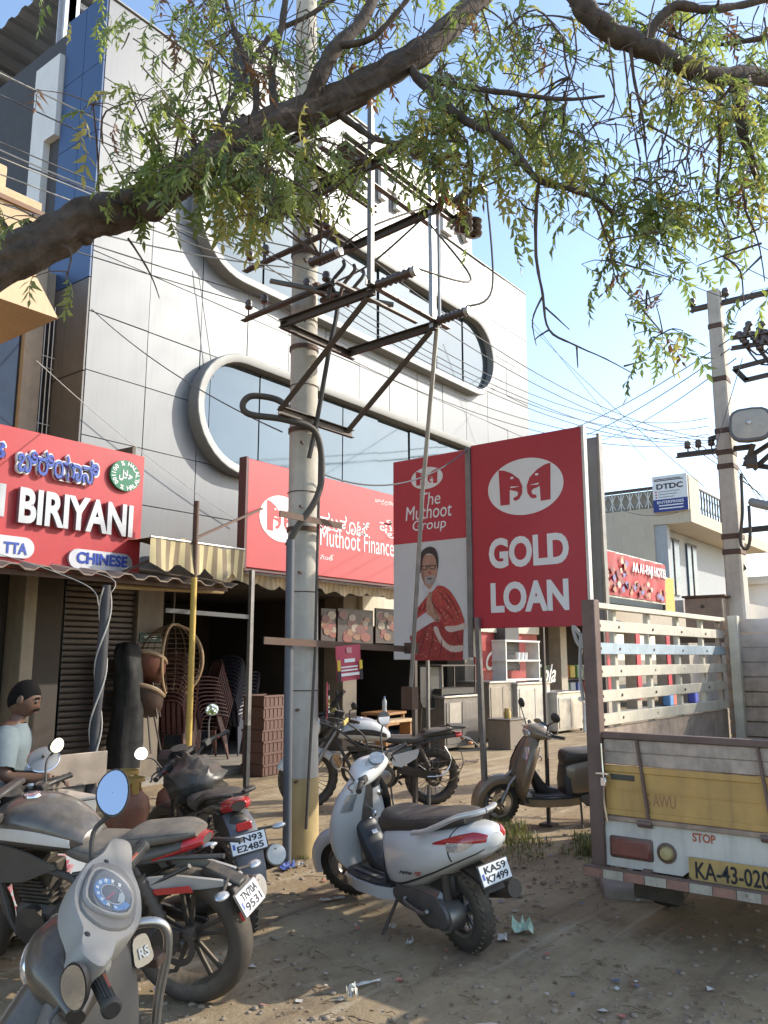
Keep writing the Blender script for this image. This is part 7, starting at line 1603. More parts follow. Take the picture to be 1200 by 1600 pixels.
mirror(ns, NS @ V3((.86, -.17, 1.03)), mh, Wi.to_3x3() @ (tc_+V3((-.08, .12, .28))), .042, .062)
mh2 = Wi @ at(116, 1541, 1.74); mirror(ns, NS @ V3((.87, .12, .99)), mh2, Wi.to_3x3() @ (tc_+V3((-.35, .5, -.22))), .034, .048)
# ------------------------------------------------------------------ the cook at the stall
mp = onY(-16, 1250, 5.22)
pn_ = thing('person', 'man in a grey t-shirt and jeans holding a steel lid over the food stall', 'person', (mp.x, 5.22, -.12), rad(-100+62))
M_skin = mat('brown skin', (.13, .068, .042), .5, var=.1, vs=20); M_tee = mat('grey blue t-shirt', (.15, .185, .195), .85, var=.12, vs=8, bump=.5, bs=18); M_jean = mat('blue denim', (.06, .10, .18), .9, var=.3, vs=12, bump=.2, bs=90); M_hair = mat('black hair', (.008, .007, .006), .85, bump=.6, bs=120, spec=.15)
# local: x forward (the way he faces), y to his left, z up
def skin_body():
    J = {}; E_ = []
    def v(n, x, y, z, r, par=None):
        J[n] = (len(J), (x, y, z), r)
        if par: E_.append((J[par][0], J[n][0]))
    v('pelvis', 0, 0, .84, .125); v('waist', .02, 0, .98, .12, 'pelvis'); v('chest', .07, 0, 1.16, .135, 'waist'); v('collar', .10, 0, 1.27, .085, 'chest'); v('neck', .125, 0, 1.33, .052, 'collar'); v('skull', .145, 0, 1.40, .055, 'neck')
    for s, n in ((1, 'l'), (-1, 'r')):
        v(n+'hip', 0, s*.09, .78, .088, 'pelvis'); v(n+'knee', .03, s*.10, .45, .062, n+'hip'); v(n+'ankle', -.01, s*.10, .08, .042, n+'knee'); v(n+'toe', .14, s*.12, .04, .04, n+'ankle')
        v(n+'shoulder', .09, s*.17, 1.235, .062, 'collar')
        if s > 0: v(n+'elbow', .10, s*.27, 1.02, .045, n+'shoulder'); v(n+'wrist', .30, s*.20, .95, .03, n+'elbow'); v(n+'palm', .36, s*.185, .955, .034, n+'wrist')
        else: v(n+'elbow', .12, s*.26, 1.01, .045, n+'shoulder'); v(n+'wrist', .33, s*.24, 1.0, .03, n+'elbow'); v(n+'palm', .40, s*.235, 1.0, .034, n+'wrist')
    me = bpy.data.meshes.new('mesh'); ks = sorted(J.values()); me.from_pydata([k[1] for k in ks], E_, [])
    o = bpy.data.objects.new('body', me); COL.objects.link(o)
    md = o.modifiers.new('skin', 'SKIN'); md.use_smooth_shade = True
    for i, k in enumerate(ks): me.skin_vertices[0].data[i].radius = (k[2], k[2]); me.skin_vertices[0].data[i].use_root = (i == 0)
    o.modifiers.new('sub', 'SUBSURF').levels = 2
    bpy.context.view_layer.update()
    me2 = bpy.data.meshes.new_from_object(o.evaluated_get(bpy.context.evaluated_depsgraph_get()))
    bpy.data.objects.remove(o); me2.materials.clear(); me2.materials.append(M_skin); me2.shade_smooth(); return me2
pn_.scale = (.96,)*3
bd_ = obj('body', skin_body(), None, pn_)
# head with brow, nose, jaw, ears
def head_mesh():
    mb = MB(); R = []
    n, m = 28, 22
    for i in range(m+1):
        ph = math.pi*(.004+.992*i/m); r_ = []
        for k in range(n):
            th = 2*math.pi*k/n; x, y, z = math.sin(ph)*math.cos(th), math.sin(ph)*math.sin(th), math.cos(ph)
            sx, sy, sz = .098, .077, .122
            if z < -.2: sy *= 1-.28*(-z-.2); sx *= 1-.10*(-z-.2)
            X, Y, Z = x*sx, y*sy, z*sz
            f = max(0, x)
            X += f**6*.012*math.exp(-((z+.62)/.2)**2)                                   # chin
            X += .019*math.exp(-(y/.16)**2)*math.exp(-((z+.16)/.14)**2)*(x > 0)         # nose
            X += .008*f**3*math.exp(-((z-.22)/.10)**2)                                  # brow
            X -= .012*(x > 0)*math.exp(-((abs(y)-.36)/.16)**2)*math.exp(-((z-.06)/.12)**2)   # eye hollows
            X += .006*f**4*math.exp(-(y/.35)**2)*math.exp(-((z+.42)/.07)**2)            # lips
            r_.append(V3((X, Y, Z)))
        R.append(r_)
    return mb.rings(R)
HM = Matrix.Translation((.165, 0, 1.475)) @ Matrix.Rotation(rad(16), 4, 'Y') @ Matrix.Rotation(rad(-8), 4, 'Z')
hd_ = obj('head', head_mesh().xf(HM), M_skin, pn_, 80)
for s in (1, -1):
    obj('ear', MB().ball((-.005, s*.078, -.005), .03, 10, 8, (.7, .35, 1.1)).xf(HM), M_skin, hd_, 80)
    obj('eye', MB().ball((.083, s*.031, .008), .013, 10, 8).xf(HM), mat('eye dark', (.06, .05, .045), .2), hd_, 80); obj('brow', MB().tube(spline([(.094, s*.014, .032), (.092, s*.03, .037), (.080, s*.05, .03)], 3), .0055, 6).xf(HM), M_hair, hd_)
obj('moustache', MB().tube(spline([(.092, -.034, -.046), (.106, -.012, -.036), (.106, .012, -.036), (.092, .034, -.046)], 4), .008, 7).xf(HM), M_hair, hd_)
obj('mouth', MB().tube(spline([(.090, -.024, -.058), (.102, 0, -.055), (.090, .024, -.058)], 4), .005, 6).xf(HM), mat('lip', (.16, .06, .05), .5), hd_)
hr = MB(); R = []
for i in range(12):
    ph = math.pi*(.004+.72*i/11); r_ = []
    for k in range(30):
        th = 2*math.pi*k/30; lim = .36+.10*min(1, max(0, 1.15-math.cos(th)*1.6))+.26*((1-math.cos(th))/2)**1.5; p_ = min(ph, math.pi*lim); wob = (1+.02*math.sin(7*th+i)+.02*random.random())*(1-.075*(i/11)**5)
        r_.append(V3((math.sin(p_)*math.cos(th)*.1035*wob-.004, math.sin(p_)*math.sin(th)*.082*wob, math.cos(p_)*.129*wob)))
    R.append(r_)
obj('hair', hr.rings(R).xf(HM), M_hair, pn_, 80)
# t-shirt, sleeves, jeans
def tee():
    mb = MB(); R = []
    for z, x, w, d in ((.80, .03, .19, .135), (.86, .03, .195, .145), (.96, .035, .185, .15), (1.06, .055, .185, .148), (1.16, .075, .215, .15), (1.22, .088, .222, .135), (1.265, .098, .19, .115), (1.295, .108, .135, .092), (1.325, .12, .074, .068)):
        R.append([V3((x+d*math.copysign(abs(math.cos(a))**.85, math.cos(a))*(1+.03*math.sin(4*a+z*20)+.02*math.sin(7*a-z*31)), w*math.copysign(abs(math.sin(a))**.85, math.sin(a))*(1+.025*math.sin(5*a+z*17)), z)) for a in np.linspace(0, 6.283, 37)[:-1]])
    return mb.rings(R, caps=False)
obj('t_shirt', tee(), M_tee, pn_, 80)
for s in (1, -1): obj('sleeve', MB().tube([(.09, s*.11, 1.245), (.092, s*.18, 1.215), (.097, s*.228, 1.13), (.10, s*.255, 1.06)], [.085, .09, .082, .076], 16, False), M_tee, pn_, 80)
for s in (1, -1): obj('trouser_leg', MB().tube([(.0, s*.08, .86), (.0, s*.09, .75), (.03, s*.10, .46), (.0, s*.10, .09)], [.125, .112, .085, .07], 16, False), M_jean, pn_, 80)
obj('belt', MB().lathe([(.16, .82), (.17, .82), (.17, .855), (.16, .855)], (.01, 0, 0), 'z', 26, True).xf(Matrix.Scale(.78, 4, V3((1, 0, 0)))), K['black'], pn_)
def hand(palm, fwd, up, s):
    f = V3(fwd).normalized(); u = V3(up); sd = f.cross(u).normalized()*s; u = sd.cross(f).normalized()*s; p = V3(palm)
    for k, (o_, ln) in enumerate(((.030, .068), (.010, .078), (-.011, .072), (-.031, .058))):
        b = p+sd*o_+f*.03; obj('finger', MB().tube([b-f*.02, b+f*ln*.35, b+f*ln*.68-u*ln*.25, b+f*ln*.78-u*ln*.62], [.0095, .009, .0085, .007], 8), M_skin, bd_, 80)
    b = p+sd*.028; obj('thumb', MB().tube([b-f*.01, b+sd*.022+f*.02-u*.005, b+sd*.03+f*.05-u*.022, b+sd*.024+f*.068-u*.034], [.0115, .0105, .0095, .0075], 8), M_skin, bd_, 80)
hand((.37, .185, .955), (1, -.05, -.12), (0, .3, 1), 1); hand((.41, -.235, 1.0), (1, .05, -.12), (0, .0, 1), -1)
W = Matrix.Translation(pn_.location) @ Matrix.Rotation(rad(-100+62), 4, 'Z')
lidp = at(68, 1186, 4.95)
ld_s = .62
ld = thing('pan_lid', 'round steel pan lid tilted up in the hand of the cook', 'lid', lidp, (rad(48), 0, rad(-38)))
ld.scale = (ld_s,)*3; obj('plate', MB().lathe([(0, .03), (.08, .022), (.13, .005), (.145, 0), (.145, -.006), (.12, -.002), (0, .022)], n=32), mat('dull lid steel', (.42, .39, .34), .4, .7), ld, 40); obj('knob', MB().ball((0, 0, .045), .016), K['black'], ld); obj('rim', MB().lathe([(.142, -.005), (.150, 0), (.142, .005)], n=32), K['chrome'], ld)
# ------------------------------------------------------------------ the tree over the street
M_bark = mat('furrowed bark', (.075, .056, .043), .92, var=.55, vs=14, bump=1.0, bs=30)
M_twig = mat('twig bark', (.10, .07, .055), .85, var=.3, vs=10)
M_leaf = [leaf_mat('leaf mid green', (.15, .19, .055), (.48, .56, .12)), leaf_mat('leaf dark green', (.09, .13, .04), (.30, .40, .09)), leaf_mat('leaf yellow green', (.28, .26, .07), (.62, .56, .12)), leaf_mat('leaf dry brown', (.16, .085, .04), (.25, .12, .05))]
nt_ = thing('street_tree', 'gnarled street tree whose thick limb and feathery leaves hang across the top', 'tree', (1.0, 4.6, 0))
T0 = V3((1.0, 4.6, 0))
def branch(mb, pts, r0, r1, n=10, rough=.0, sub=5):
    P = [V3(p) for p in spline(pts, sub)]; m = len(P); rr = []
    for i in range(m):
        f = i/(m-1); rr.append((r0+(r1-r0)*f)*(1+rough*(random.random()-.5)))
        if rough and 0 < i < m-1: P[i] = P[i]+V3((random.gauss(0, 1), random.gauss(0, 1), random.gauss(0, 1)))*rr[i]*rough*.25
    mb.tube(P, rr, n); return P
big = MB(); twigs = MB(); skel = []
limb = [(.95, 4.55, -.2), (1.05, 4.65, 1.2), (1.2, 4.8, 2.3), at(-110, 470, 4.6), at(-40, 432, 4.65), at(60, 385, 4.75), at(130, 342, 4.85), at(200, 330, 5.0), at(262, 292, 5.1), at(340, 240, 5.3), at(430, 190, 5.5), at(500, 165, 5.65), at(590, 122, 5.8), at(660, 78, 5.9), at(720, 25, 6.1), at(775, -30, 6.3), at(830, -120, 6.8)]
ridge = [random.uniform(-1, 1) for _ in range(44)]
def tree_trunk():
    P = [V3(p)-T0 for p in spline(limb, 12)]; m = len(P); R = []
    rad_ = np.interp(np.linspace(0, 1, m), [0, .15, .24, .48, .56, .68, .8, 1], [.30, .21, .122, .106, .098, .092, .09, .055])
    T = [(P[min(i+1, m-1)]-P[max(i-1, 0)]).normalized() for i in range(m)]; N = V3((1, 0, 0))
    for i in range(m):
        N = (N-T[i]*N.dot(T[i])).normalized(); B = T[i].cross(N); k_ = []
        for k in range(44):
            th = 2*math.pi*k/44
            r_ = rad_[i]*(1+.07*math.sin(3*th+i*.21)+.05*math.sin(7*th-i*.5)+.07*random.random()*random.random()+.05*math.sin(i*.9)+.05*ridge[k]*(1+math.sin(i*.7+k*.3)))
            k_.append(P[i]+N*r_*math.cos(th)+B*r_*math.sin(th))
        R.append(k_)
    skel.extend([(p+T0, .12) for p in P[43:]])
    return MB().rings(R)
obj('trunk', tree_trunk(), M_bark, nt_, ang=70)
mb = MB()
for c_, t_, r_ in ((44, 380, .04), (206, 312, .06), (96, 355, .035), (236, 330, .07), (130, 372, .05)):
    p = at(c_, t_, 4.85)-T0; mb.ball(p, r_, 12, 8, (1.2, 1, .8))
for a, b, c in ((at(0, 340, 4.8), at(20, 372, 4.75), .02), (at(40, 365, 4.8), at(44, 345, 4.8), .03), (at(300, 200, 5.6), at(310, 265, 5.2), .02)): mb.tube([a-T0, b-T0], [c*.6, c], 8)
objs('burl', mb, M_bark, nt_, ang=70)
def sub_branch(pts, r0, r1, sub=5, rough=.25):
    P = [(V3(p) if not isinstance(p, tuple) or len(p) == 3 and abs(p[0]) < 40 and False else at(*p))-T0 for p in pts]
    m = MB(); Q = branch(m, P, r0, r1, 9, rough, sub); big.merge(m); skel.extend([(p+T0, r1) for p in Q])
sub_branch([(478, 178, 5.6), (500, 120, 5.55), (528, 70, 5.6), (565, 35, 5.7), (590, -20, 5.8)], .062, .04)
sub_branch([(525, 72, 5.6), (580, 60, 5.5), (620, 20, 5.5), (650, -20, 5.5)], .025, .015)
sub_branch([(640, 105, 5.85), (680, 150, 5.6), (730, 190, 5.4), (790, 222, 5.3), (840, 280, 5.2), (880, 292, 5.2), (930, 310, 5.2), (960, 335, 5.3)], .035, .012)
sub_branch([(655, 120, 5.85), (720, 135, 5.6), (790, 145, 5.4), (880, 155, 5.2), (945, 150, 5.1)], .026, .008)
sub_branch([(890, -30, 5.6), (910, 10, 5.6), (950, 48, 5.6), (1000, 70, 5.6), (1050, 95, 5.6), (1110, 118, 5.7), (1180, 120, 5.9), (1260, 140, 6.2)], .075, .06)
sub_branch([(1010, 62, 5.6), (1035, 25, 5.6), (1060, 8, 5.6), (1100, 15, 5.6), (1160, 8, 5.7), (1230, -10, 5.8)], .04, .02)
sub_branch([(1160, 120, 5.8), (1155, 170, 5.7), (1168, 230, 5.6), (1190, 300, 5.6)], .06, .02)
sub_branch([(1190, 60, 6.0), (1120, 70, 6.0), (1060, 60, 6.0)], .02, .008)
sub_branch([(530, 178, 5.7), (560, 200, 5.7), (590, 218, 5.6), (640, 226, 5.6)], .03, .012)
sub_branch([(430, 175, 5.5), (425, 110, 5.7), (440, 40, 5.9), (450, -30, 6.0)], .03, .022)
sub_branch([(390, 210, 5.4), (400, 140, 5.6), (370, 60, 5.8), (350, -10, 6.0)], .026, .014)
sub_branch([(330, 235, 5.3), (365, 150, 5.6), (420, 60, 5.9), (490, 20, 6.0), (560, -30, 6.1)], .02, .016)
# hanging bare twigs
for pts in ([(843, 280), (838, 330), (838, 400), (848, 460), (858, 515), (900, 540), (945, 560), (988, 583)], [(858, 515), (842, 525), (835, 532)], [(848, 462), (832, 500), (838, 540)], [(852, 480), (890, 515)], [(901, 542), (903, 575)], [(975, 572), (1003, 565)],
            [(985, 75), (992, 130), (1005, 190), (1010, 245), (1018, 290)], [(1012, 195), (1040, 210), (1075, 230), (1100, 238)], [(1040, 212), (1028, 250), (1036, 268)], [(1120, 170), (1085, 200), (1075, 240), (1070, 290)], [(1122, 160), (1125, 240), (1120, 320), (1140, 375), (1125, 420)],
            [(930, 320), (950, 380), (965, 440), (1010, 485)], [(930, 310), (955, 335), (960, 400), (965, 430)], [(950, 405), (1000, 420), (1070, 440)], [(985, 478), (1035, 458)], [(1010, 60), (1020, 10), (1030, -20)], [(880, 60), (890, 120), (940, 230), (945, 290)],
            [(895, 30), (900, 90), (880, 170)], [(950, 60), (960, 150), (950, 190)], [(975, 80), (985, 170), (1000, 240)], [(200, 372), (225, 410), (240, 440), (249, 466)], [(205, 330), (200, 300), (175, 250), (160, 225)], [(570, 250), (500, 400)], [(730, 220), (735, 300), (730, 350)], [(1190, 380), (1130, 400), (1090, 415)], [(1190, 400), (1155, 435)], [(1165, 330), (1185, 380), (1195, 440)]):
    t_ = 5.0+random.random()*.6
    P = [at(a, b, t_+.05*math.sin(i))-T0 for i, (a, b) in enumerate(pts)]
    branch(twigs, P, .014 if len(pts) > 4 else .008, .003, 5, .3, 5); skel.extend([(p+T0, .005) for p in P])
# random fine bare twigs
for cx, cy, rx, ry, n in ((440, 70, 90, 80, 70), (960, 150, 110, 110, 60), (600, 60, 120, 60, 50), (850, 60, 60, 60, 30), (760, 60, 80, 60, 24), (280, 110, 80, 80, 24), (1040, 230, 90, 70, 26), (1120, 60, 90, 70, 24), (1090, 250, 80, 80, 20), (380, 120, 70, 90, 20)):
    for _ in range(n):
        a, b = cx+random.uniform(-rx, rx), cy+random.uniform(-ry, ry); t_ = random.uniform(5.0, 6.3); ang_ = random.uniform(.2, 2.9); ln = random.uniform(25, 90)
        pts = [(a, b), (a+ln*.5*math.cos(ang_)+random.uniform(-8, 8), b+ln*.5*math.sin(ang_)+random.uniform(-6, 6)), (a+ln*math.cos(ang_)+random.uniform(-10, 10), b+ln*math.sin(ang_))]
        branch(twigs, [at(x, y, t_)-T0 for x, y in pts], .006, .002, 4, 0, 3)
# leaf sprays: a curved stalk with pairs of drooping, sickle shaped leaflets
def spray(seed, np2=5, L=.21):
    r = random.Random(seed); mb = MB(); st = [V3((0, 0, 0))]
    for i in range(1, np2+2):
        f = i/(np2+1); st.append(V3((L*f*(1-.2*f), .02*r.uniform(-1, 1), -.10*L/.2*f*f)))
    mb.tube(st, [.0022]*(len(st)-1)+[.001], 3, False)
    for i in range(1, len(st)):
        for sg in ((-1, 1) if i < len(st)-1 else (0,)):
            ln = r.uniform(.05, .09)*(1-.25*abs(i/np2-.55)); wd = ln*.165
            d = V3((.55 if sg else 1, sg*.75, -.45+r.uniform(-.5, .15))).normalized(); up = V3((r.uniform(-.3, .3), r.uniform(-.3, .3), 1)); s_ = d.cross(up).normalized(); u = s_.cross(d)
            bend = -.12*ln; cv = sg*.12*ln
            a = st[i]; mid = a+d*ln*.45+u*ln*.05+s_*cv
            tip = a+d*ln+u*bend+s_*(-cv)
            m1 = a+d*ln*.2
            vs = [a, m1+s_*wd*.8, m1-s_*wd*.8, mid+s_*wd-u*.004, mid-s_*wd-u*.004, mid+V3((0, 0, .0)), tip]
            mb.add(vs, [(0, 2, 5), (0, 5, 1), (1, 5, 3), (2, 4, 5), (3, 5, 6), (5, 4, 6)])
    return mb
protos = [spray(s, n, l) for s, n, l in ((1, 5, .25), (2, 6, .30), (3, 4, .2), (4, 5, .24), (5, 3, .15))]
clusters = [  # px, py, rx, ry, number, t0, t1, mix(mid,dark,yellow,dry)
 (255, 235, 95, 70, 50, 4.7, 5.5, (5, 4, 1, 0)), (345, 255, 95, 60, 58, 4.9, 5.7, (5, 4, 2, 0)), (225, 165, 60, 50, 15, 4.8, 5.4, (5, 4, 1, 1)), (410, 300, 70, 60, 42, 5.0, 5.8, (5, 3, 2, 0)), (470, 245, 60, 50, 26, 5.1, 5.8, (5, 3, 1, 0)),
 (310, 55, 100, 60, 42, 5.3, 6.3, (4, 6, 1, 1)), (400, 120, 60, 50, 11, 5.3, 6.0, (3, 4, 1, 1)), (340, 160, 60, 40, 12, 5.2, 5.8, (4, 4, 1, 2)), (510, 300, 50, 55, 15, 5.2, 5.8, (5, 3, 2, 0)),
 (700, 150, 80, 70, 36, 5.2, 6.1, (6, 3, 2, 0)), (760, 190, 100, 70, 56, 5.1, 6.1, (6, 2, 3, 0)), (690, 235, 60, 40, 24, 5.1, 5.9, (5, 2, 3, 0)), (850, 170, 60, 50, 30, 5.1, 6.0, (6, 3, 2, 0)), (870, 240, 50, 50, 22, 5.0, 5.8, (6, 2, 3, 0)), (735, 310, 24, 55, 11, 5.1, 5.6, (4, 3, 1, 2)), (800, 260, 45, 35, 12, 5.1, 5.7, (5, 2, 3, 0)),
 (830, 40, 60, 50, 18, 5.5, 6.4, (4, 3, 2, 1)), (650, 40, 100, 45, 16, 5.6, 6.4, (5, 4, 1, 1)), (540, 60, 70, 50, 8, 5.4, 6.0, (4, 4, 1, 1)), (950, 25, 80, 40, 20, 5.5, 6.3, (4, 4, 1, 1)), (1100, 40, 100, 45, 34, 5.5, 6.5, (5, 4, 1, 1)),
 (1090, 110, 80, 50, 36, 5.2, 6.1, (5, 2, 4, 0)), (1060, 160, 55, 40, 18, 5.2, 5.8, (5, 2, 4, 0)), (1165, 170, 45, 90, 46, 5.2, 6.3, (5, 5, 1, 0)), (1165, 270, 40, 55, 24, 5.2, 6.0, (5, 4, 2, 1)), (1060, 310, 65, 40, 42, 4.9, 5.6, (6, 4, 1, 0)), (990, 320, 40, 25, 14, 4.9, 5.5, (5, 3, 2, 0)), (1030, 370, 40, 25, 10, 4.9, 5.4, (6, 3, 1, 0)),
 (965, 420, 28, 40, 7, 4.9, 5.3, (4, 4, 1, 1)), (1035, 520, 28, 40, 7, 4.6, 5.0, (5, 3, 1, 1)), (1000, 480, 20, 15, 2, 4.7, 5.0, (5, 3, 1, 1)), (900, 300, 50, 30, 9, 5.0, 5.6, (5, 3, 2, 0)), (130, 150, 60, 30, 4, 4.7, 5.0, (3, 3, 3, 2)), (100, 420, 12, 10, 2, 4.6, 4.8, (5, 0, 3, 0)), (40, 330, 30, 15, 2, 4.7, 4.9, (4, 2, 1, 0)), (1160, 470, 35, 15, 3, 5, 5.3, (5, 3, 1, 0)), (820, 330, 20, 30, 3, 5.2, 5.5, (5, 3, 1, 0)), (1180, 370, 20, 30, 4, 5.2, 5.6, (5, 3, 1, 0))]
placed = []
sk = np.array([p[0][:] for p in skel])
for px, py, rx, ry, n, t0, t1, mx in clusters:
    n = int(n*(1.25 if px < 480 else 1.3))+1
    if px < 480: t0 -= .25
    rx *= 1.25; ry *= 1.15
    subs = max(1, n//6); done = 0
    for s in range(subs):
        a, r_ = random.uniform(0, 6.28), math.sqrt(random.random())
        c = at(px+rx*r_*math.cos(a)*.8, py+ry*r_*math.sin(a)*.8, random.uniform(t0, t1))
        k = int(((sk-np.array(c[:]))**2).sum(1).argmin()); root = V3(sk[k])
        if (root-c).length < 1.6:
            mid = (root+c)/2+V3((random.gauss(0, .06), random.gauss(0, .06), random.uniform(0, .1)))
            branch(twigs, [root-T0, mid-T0, c-T0], .008, .004, 5, .1, 4)
        nn = n//subs+(1 if s < n % subs else 0)
        for _ in range(nn):
            p = c+V3((random.gauss(0, .11), random.gauss(0, .11), random.gauss(0, .09)))
            branch(twigs, [c-T0, (c+p)/2-T0+V3((0, 0, .02)), p-T0], .004, .0022, 4, 0, 2)
            mi = random.choices(range(4), mx)[0]
            yaw = random.uniform(0, 6.28)
            M = Matrix.Translation(p-T0) @ Matrix.Rotation(yaw, 4, 'Z') @ Matrix.Rotation(random.uniform(-.1, 1.1), 4, 'Y') @ Matrix.Rotation(random.gauss(0, .4), 4, 'X') @ Matrix.Scale(random.uniform(.8, 1.25), 4)
            placed.append((M, random.randrange(5), mi, (p-V3((0, 0, CAMH))).length))
# upper crown out of the picture, so that the light below is broken as in the street
for _ in range(420):
    a = random.uniform(0, 6.28); q = math.sqrt(random.random())
    p = V3((3.6+3.4*q*math.cos(a), 4.0+2.4*q*math.sin(a), random.uniform(6.9, 8.6)))
    if p.x*FX+p.y*FY > 1: 
        M = Matrix.Translation(p-T0) @ Matrix.Rotation(random.uniform(0, 6.28), 4, 'Z') @ Matrix.Rotation(random.uniform(0, 1), 4, 'Y') @ Matrix.Scale(1.3, 4)
        placed.append((M, random.randrange(5), random.choices(range(4), (5, 4, 1, 0))[0], 99))
obj('limb', big, M_bark, nt_, ang=70)
o = obj('twig', twigs, M_twig, nt_, ang=70); o['kind'] = 'stuff'
placed.sort(key=lambda r: r[3])
pm_ = [[mesh_of(p, m, ang=180, fix=False) for m in M_leaf] for p in protos]
for M, k, mi, d in placed[:300]:
    o = bpy.data.objects.new('leaf_spray', pm_[k][mi]); COL.objects.link(o); o.parent = nt_; o.matrix_local = M
for mi in range(4):
    V = []; Fc = []; off = 0
    for M, k, m2, d in placed[300:]:
        if m2 != mi: continue
        pv = np.array(protos[k].v); mm = np.array(M); pv = pv @ mm[:3, :3].T+mm[:3, 3]
        V.append(pv); Fc += [tuple(i+off for i in f) for f in protos[k].f]; off += len(pv)
    if V:
        o = obj('foliage', MB().add([tuple(p) for p in np.vstack(V)], Fc), M_leaf[mi], nt_, ang=None); o['kind'] = 'stuff'
# a second tree, unseen past the right edge, added to shade the foreground
t2 = thing('added_shade_tree', 'dense unseen tree added past the right edge to shade the foreground dirt', 'tree', (8.2, -3.9, 0))
obj('trunk', MB().tube(spline([(0, 0, -.2), (.1, .05, 1.5), (-.05, .1, 3.0), (.1, 0, 4.6)], 5), list(np.linspace(.22, .08, 16)), 12), M_bark, t2, ang=70)
lb = MB()
for k in range(9):
    a = k*.7; lb.tube(spline([(0, 0, 2.4+.15*k), (.6*math.cos(a), .6*math.sin(a), 3.2+.15*k), (1.3*math.cos(a), 1.2*math.sin(a), 3.7+.2*k)], 4), [.06]*5+[.04]*4, 7)
obj('limb', lb, M_bark, t2, ang=70)
for mi in (0, 1):
    V = []; Fc = []; off = 0
    for _ in range(700):
        while True:
            q = V3((random.uniform(-1, 1), random.uniform(-1, 1), random.uniform(-1, 1)))
            if q.length < 1: break
        p = V3((q.x*1.5, q.y*1.5, 4.3+q.z*2.4)); k = random.randrange(5)
        mm = np.array(Matrix.Translation(p) @ Matrix.Rotation(random.uniform(0, 6.28), 4, 'Z') @ Matrix.Rotation(random.uniform(-.3, 1.2), 4, 'Y') @ Matrix.Scale(random.uniform(1.6, 2.4), 4))
        pv = np.array(protos[k].v) @ mm[:3, :3].T+mm[:3, 3]
        V.append(pv); Fc += [tuple(i+off for i in f) for f in protos[k].f]; off += len(pv)
    o = obj('foliage', MB().add([tuple(p) for p in np.vstack(V)], Fc), M_leaf[mi], t2, ang=None); o['kind'] = 'stuff'
# ------------------------------------------------------------------ weeds, stones, litter
M_gr = leaf_mat('weed green', (.11, .14, .04), (.2, .24, .06)); M_gd = leaf_mat('dry grass', (.32, .25, .13), (.3, .24, .12))
def tuft(mb, p, n, h, sp, leaf=False):
    for _ in range(n):
        a, d = random.uniform(0, 6.28), sp*math.sqrt(random.random()); b = V3((p[0]+d*math.cos(a), p[1]+d*math.sin(a), p[2] if len(p) > 2 else 0)); th = random.uniform(0, 6.28); hh = h*random.uniform(.45, 1.2); le = random.uniform(.1, .7)*hh
        w_ = V3((math.sin(th), -math.cos(th), 0))*random.uniform(.0025, .006); d_ = V3((math.cos(th), math.sin(th), 0))
        m1, tip = b+d_*le*.4+UZ*hh*.6, b+d_*le+UZ*hh*.9
        mb.add([b-w_, b+w_, m1+w_*.8, m1-w_*.8, tip], [(0, 1, 2, 3), (3, 2, 4)])
        if leaf and random.random() < .5:
            c = m1; q = V3((random.uniform(-1, 1), random.uniform(-1, 1), .3)).normalized()*.03; s_ = q.cross(UZ).normalized()*.012
            mb.add([c, c+q*.5+s_, c+q, c+q*.5-s_], [(0, 1, 2, 3)])
ga, gb_ = MB(), MB()
for px, py, n, h, sp in ((790, 1300, 150, .13, .20), (775, 1312, 120, .16, .14), (815, 1318, 110, .09, .22), (800, 1338, 80, .06, .25), (925, 1318, 120, .12, .16), (935, 1335, 120, .14, .14), (915, 1335, 60, .07, .2), (455, 1345, 50, .06, .2), (500, 1330, 30, .05, .15), (430, 1345, 30, .05, .12), (560, 1300, 25, .05, .2), (985, 1372, 50, .08, .2), (955, 1362, 70, .10, .18)):
    p = onG(px, py); tuft(ga, p, n, h, sp, True); tuft(gb_, p, n, h*.9, sp*1.2)
g1 = obj('grass', ga, M_gr, None, None); g1['kind'] = 'stuff'; g1['label'] = 'low green weeds at the sign post foot and beside the truck'
g2 = obj('dry_grass', gb_, M_gd, None, None); g2['kind'] = 'stuff'; g2['label'] = 'dry straw coloured grass mixed in the weeds'
M_st = mat('pale road stone', (.27, .21, .15), .9, var=.3, vs=20, bump=.3, bs=60)
def stone(mb, p, r):
    ph = [random.uniform(0, 6.28) for _ in range(3)]; R = []
    for i in range(6):
        t = math.pi*(.03+.94*i/5); R.append([V3((p[0]+r*math.sin(t)*math.cos(a)*(1+.2*math.sin(2*a+ph[0])+.12*math.sin(3*a+ph[1])), p[1]+r*math.sin(t)*math.sin(a)*(1+.2*math.sin(2*a+ph[2])), p[2]+r*.2+r*.55*math.cos(t))) for a in np.linspace(0, 6.283, 9)[:-1]])
    mb.rings(R)
pb1 = MB()
for _ in range(900):
    px, py = random.uniform(0, 1200), 1600-380*random.random()**1.3; p = onG(px, py)
    if p.length < 14: stone(pb1, (p.x, p.y, gz(p.x, p.y)), random.choice([.006, .008, .01, .012, .018]))
for px, py, n, sp in ((460, 1352, 70, .25), (500, 1345, 40, .2), (540, 1330, 40, .35), (440, 1380, 30, .3), (800, 1345, 40, .3), (880, 1370, 30, .3)):
    p = onG(px, py)
    for _ in range(n): stone(pb1, (p.x+random.gauss(0, sp), p.y+random.gauss(0, sp*.6), 0), random.choice([.008, .012, .016, .022]))
o = obj('pebbles', pb1, M_st, None, 60); o['kind'] = 'stuff'; o['label'] = 'loose pebbles and small stones scattered over the dirt'
lv = MB()
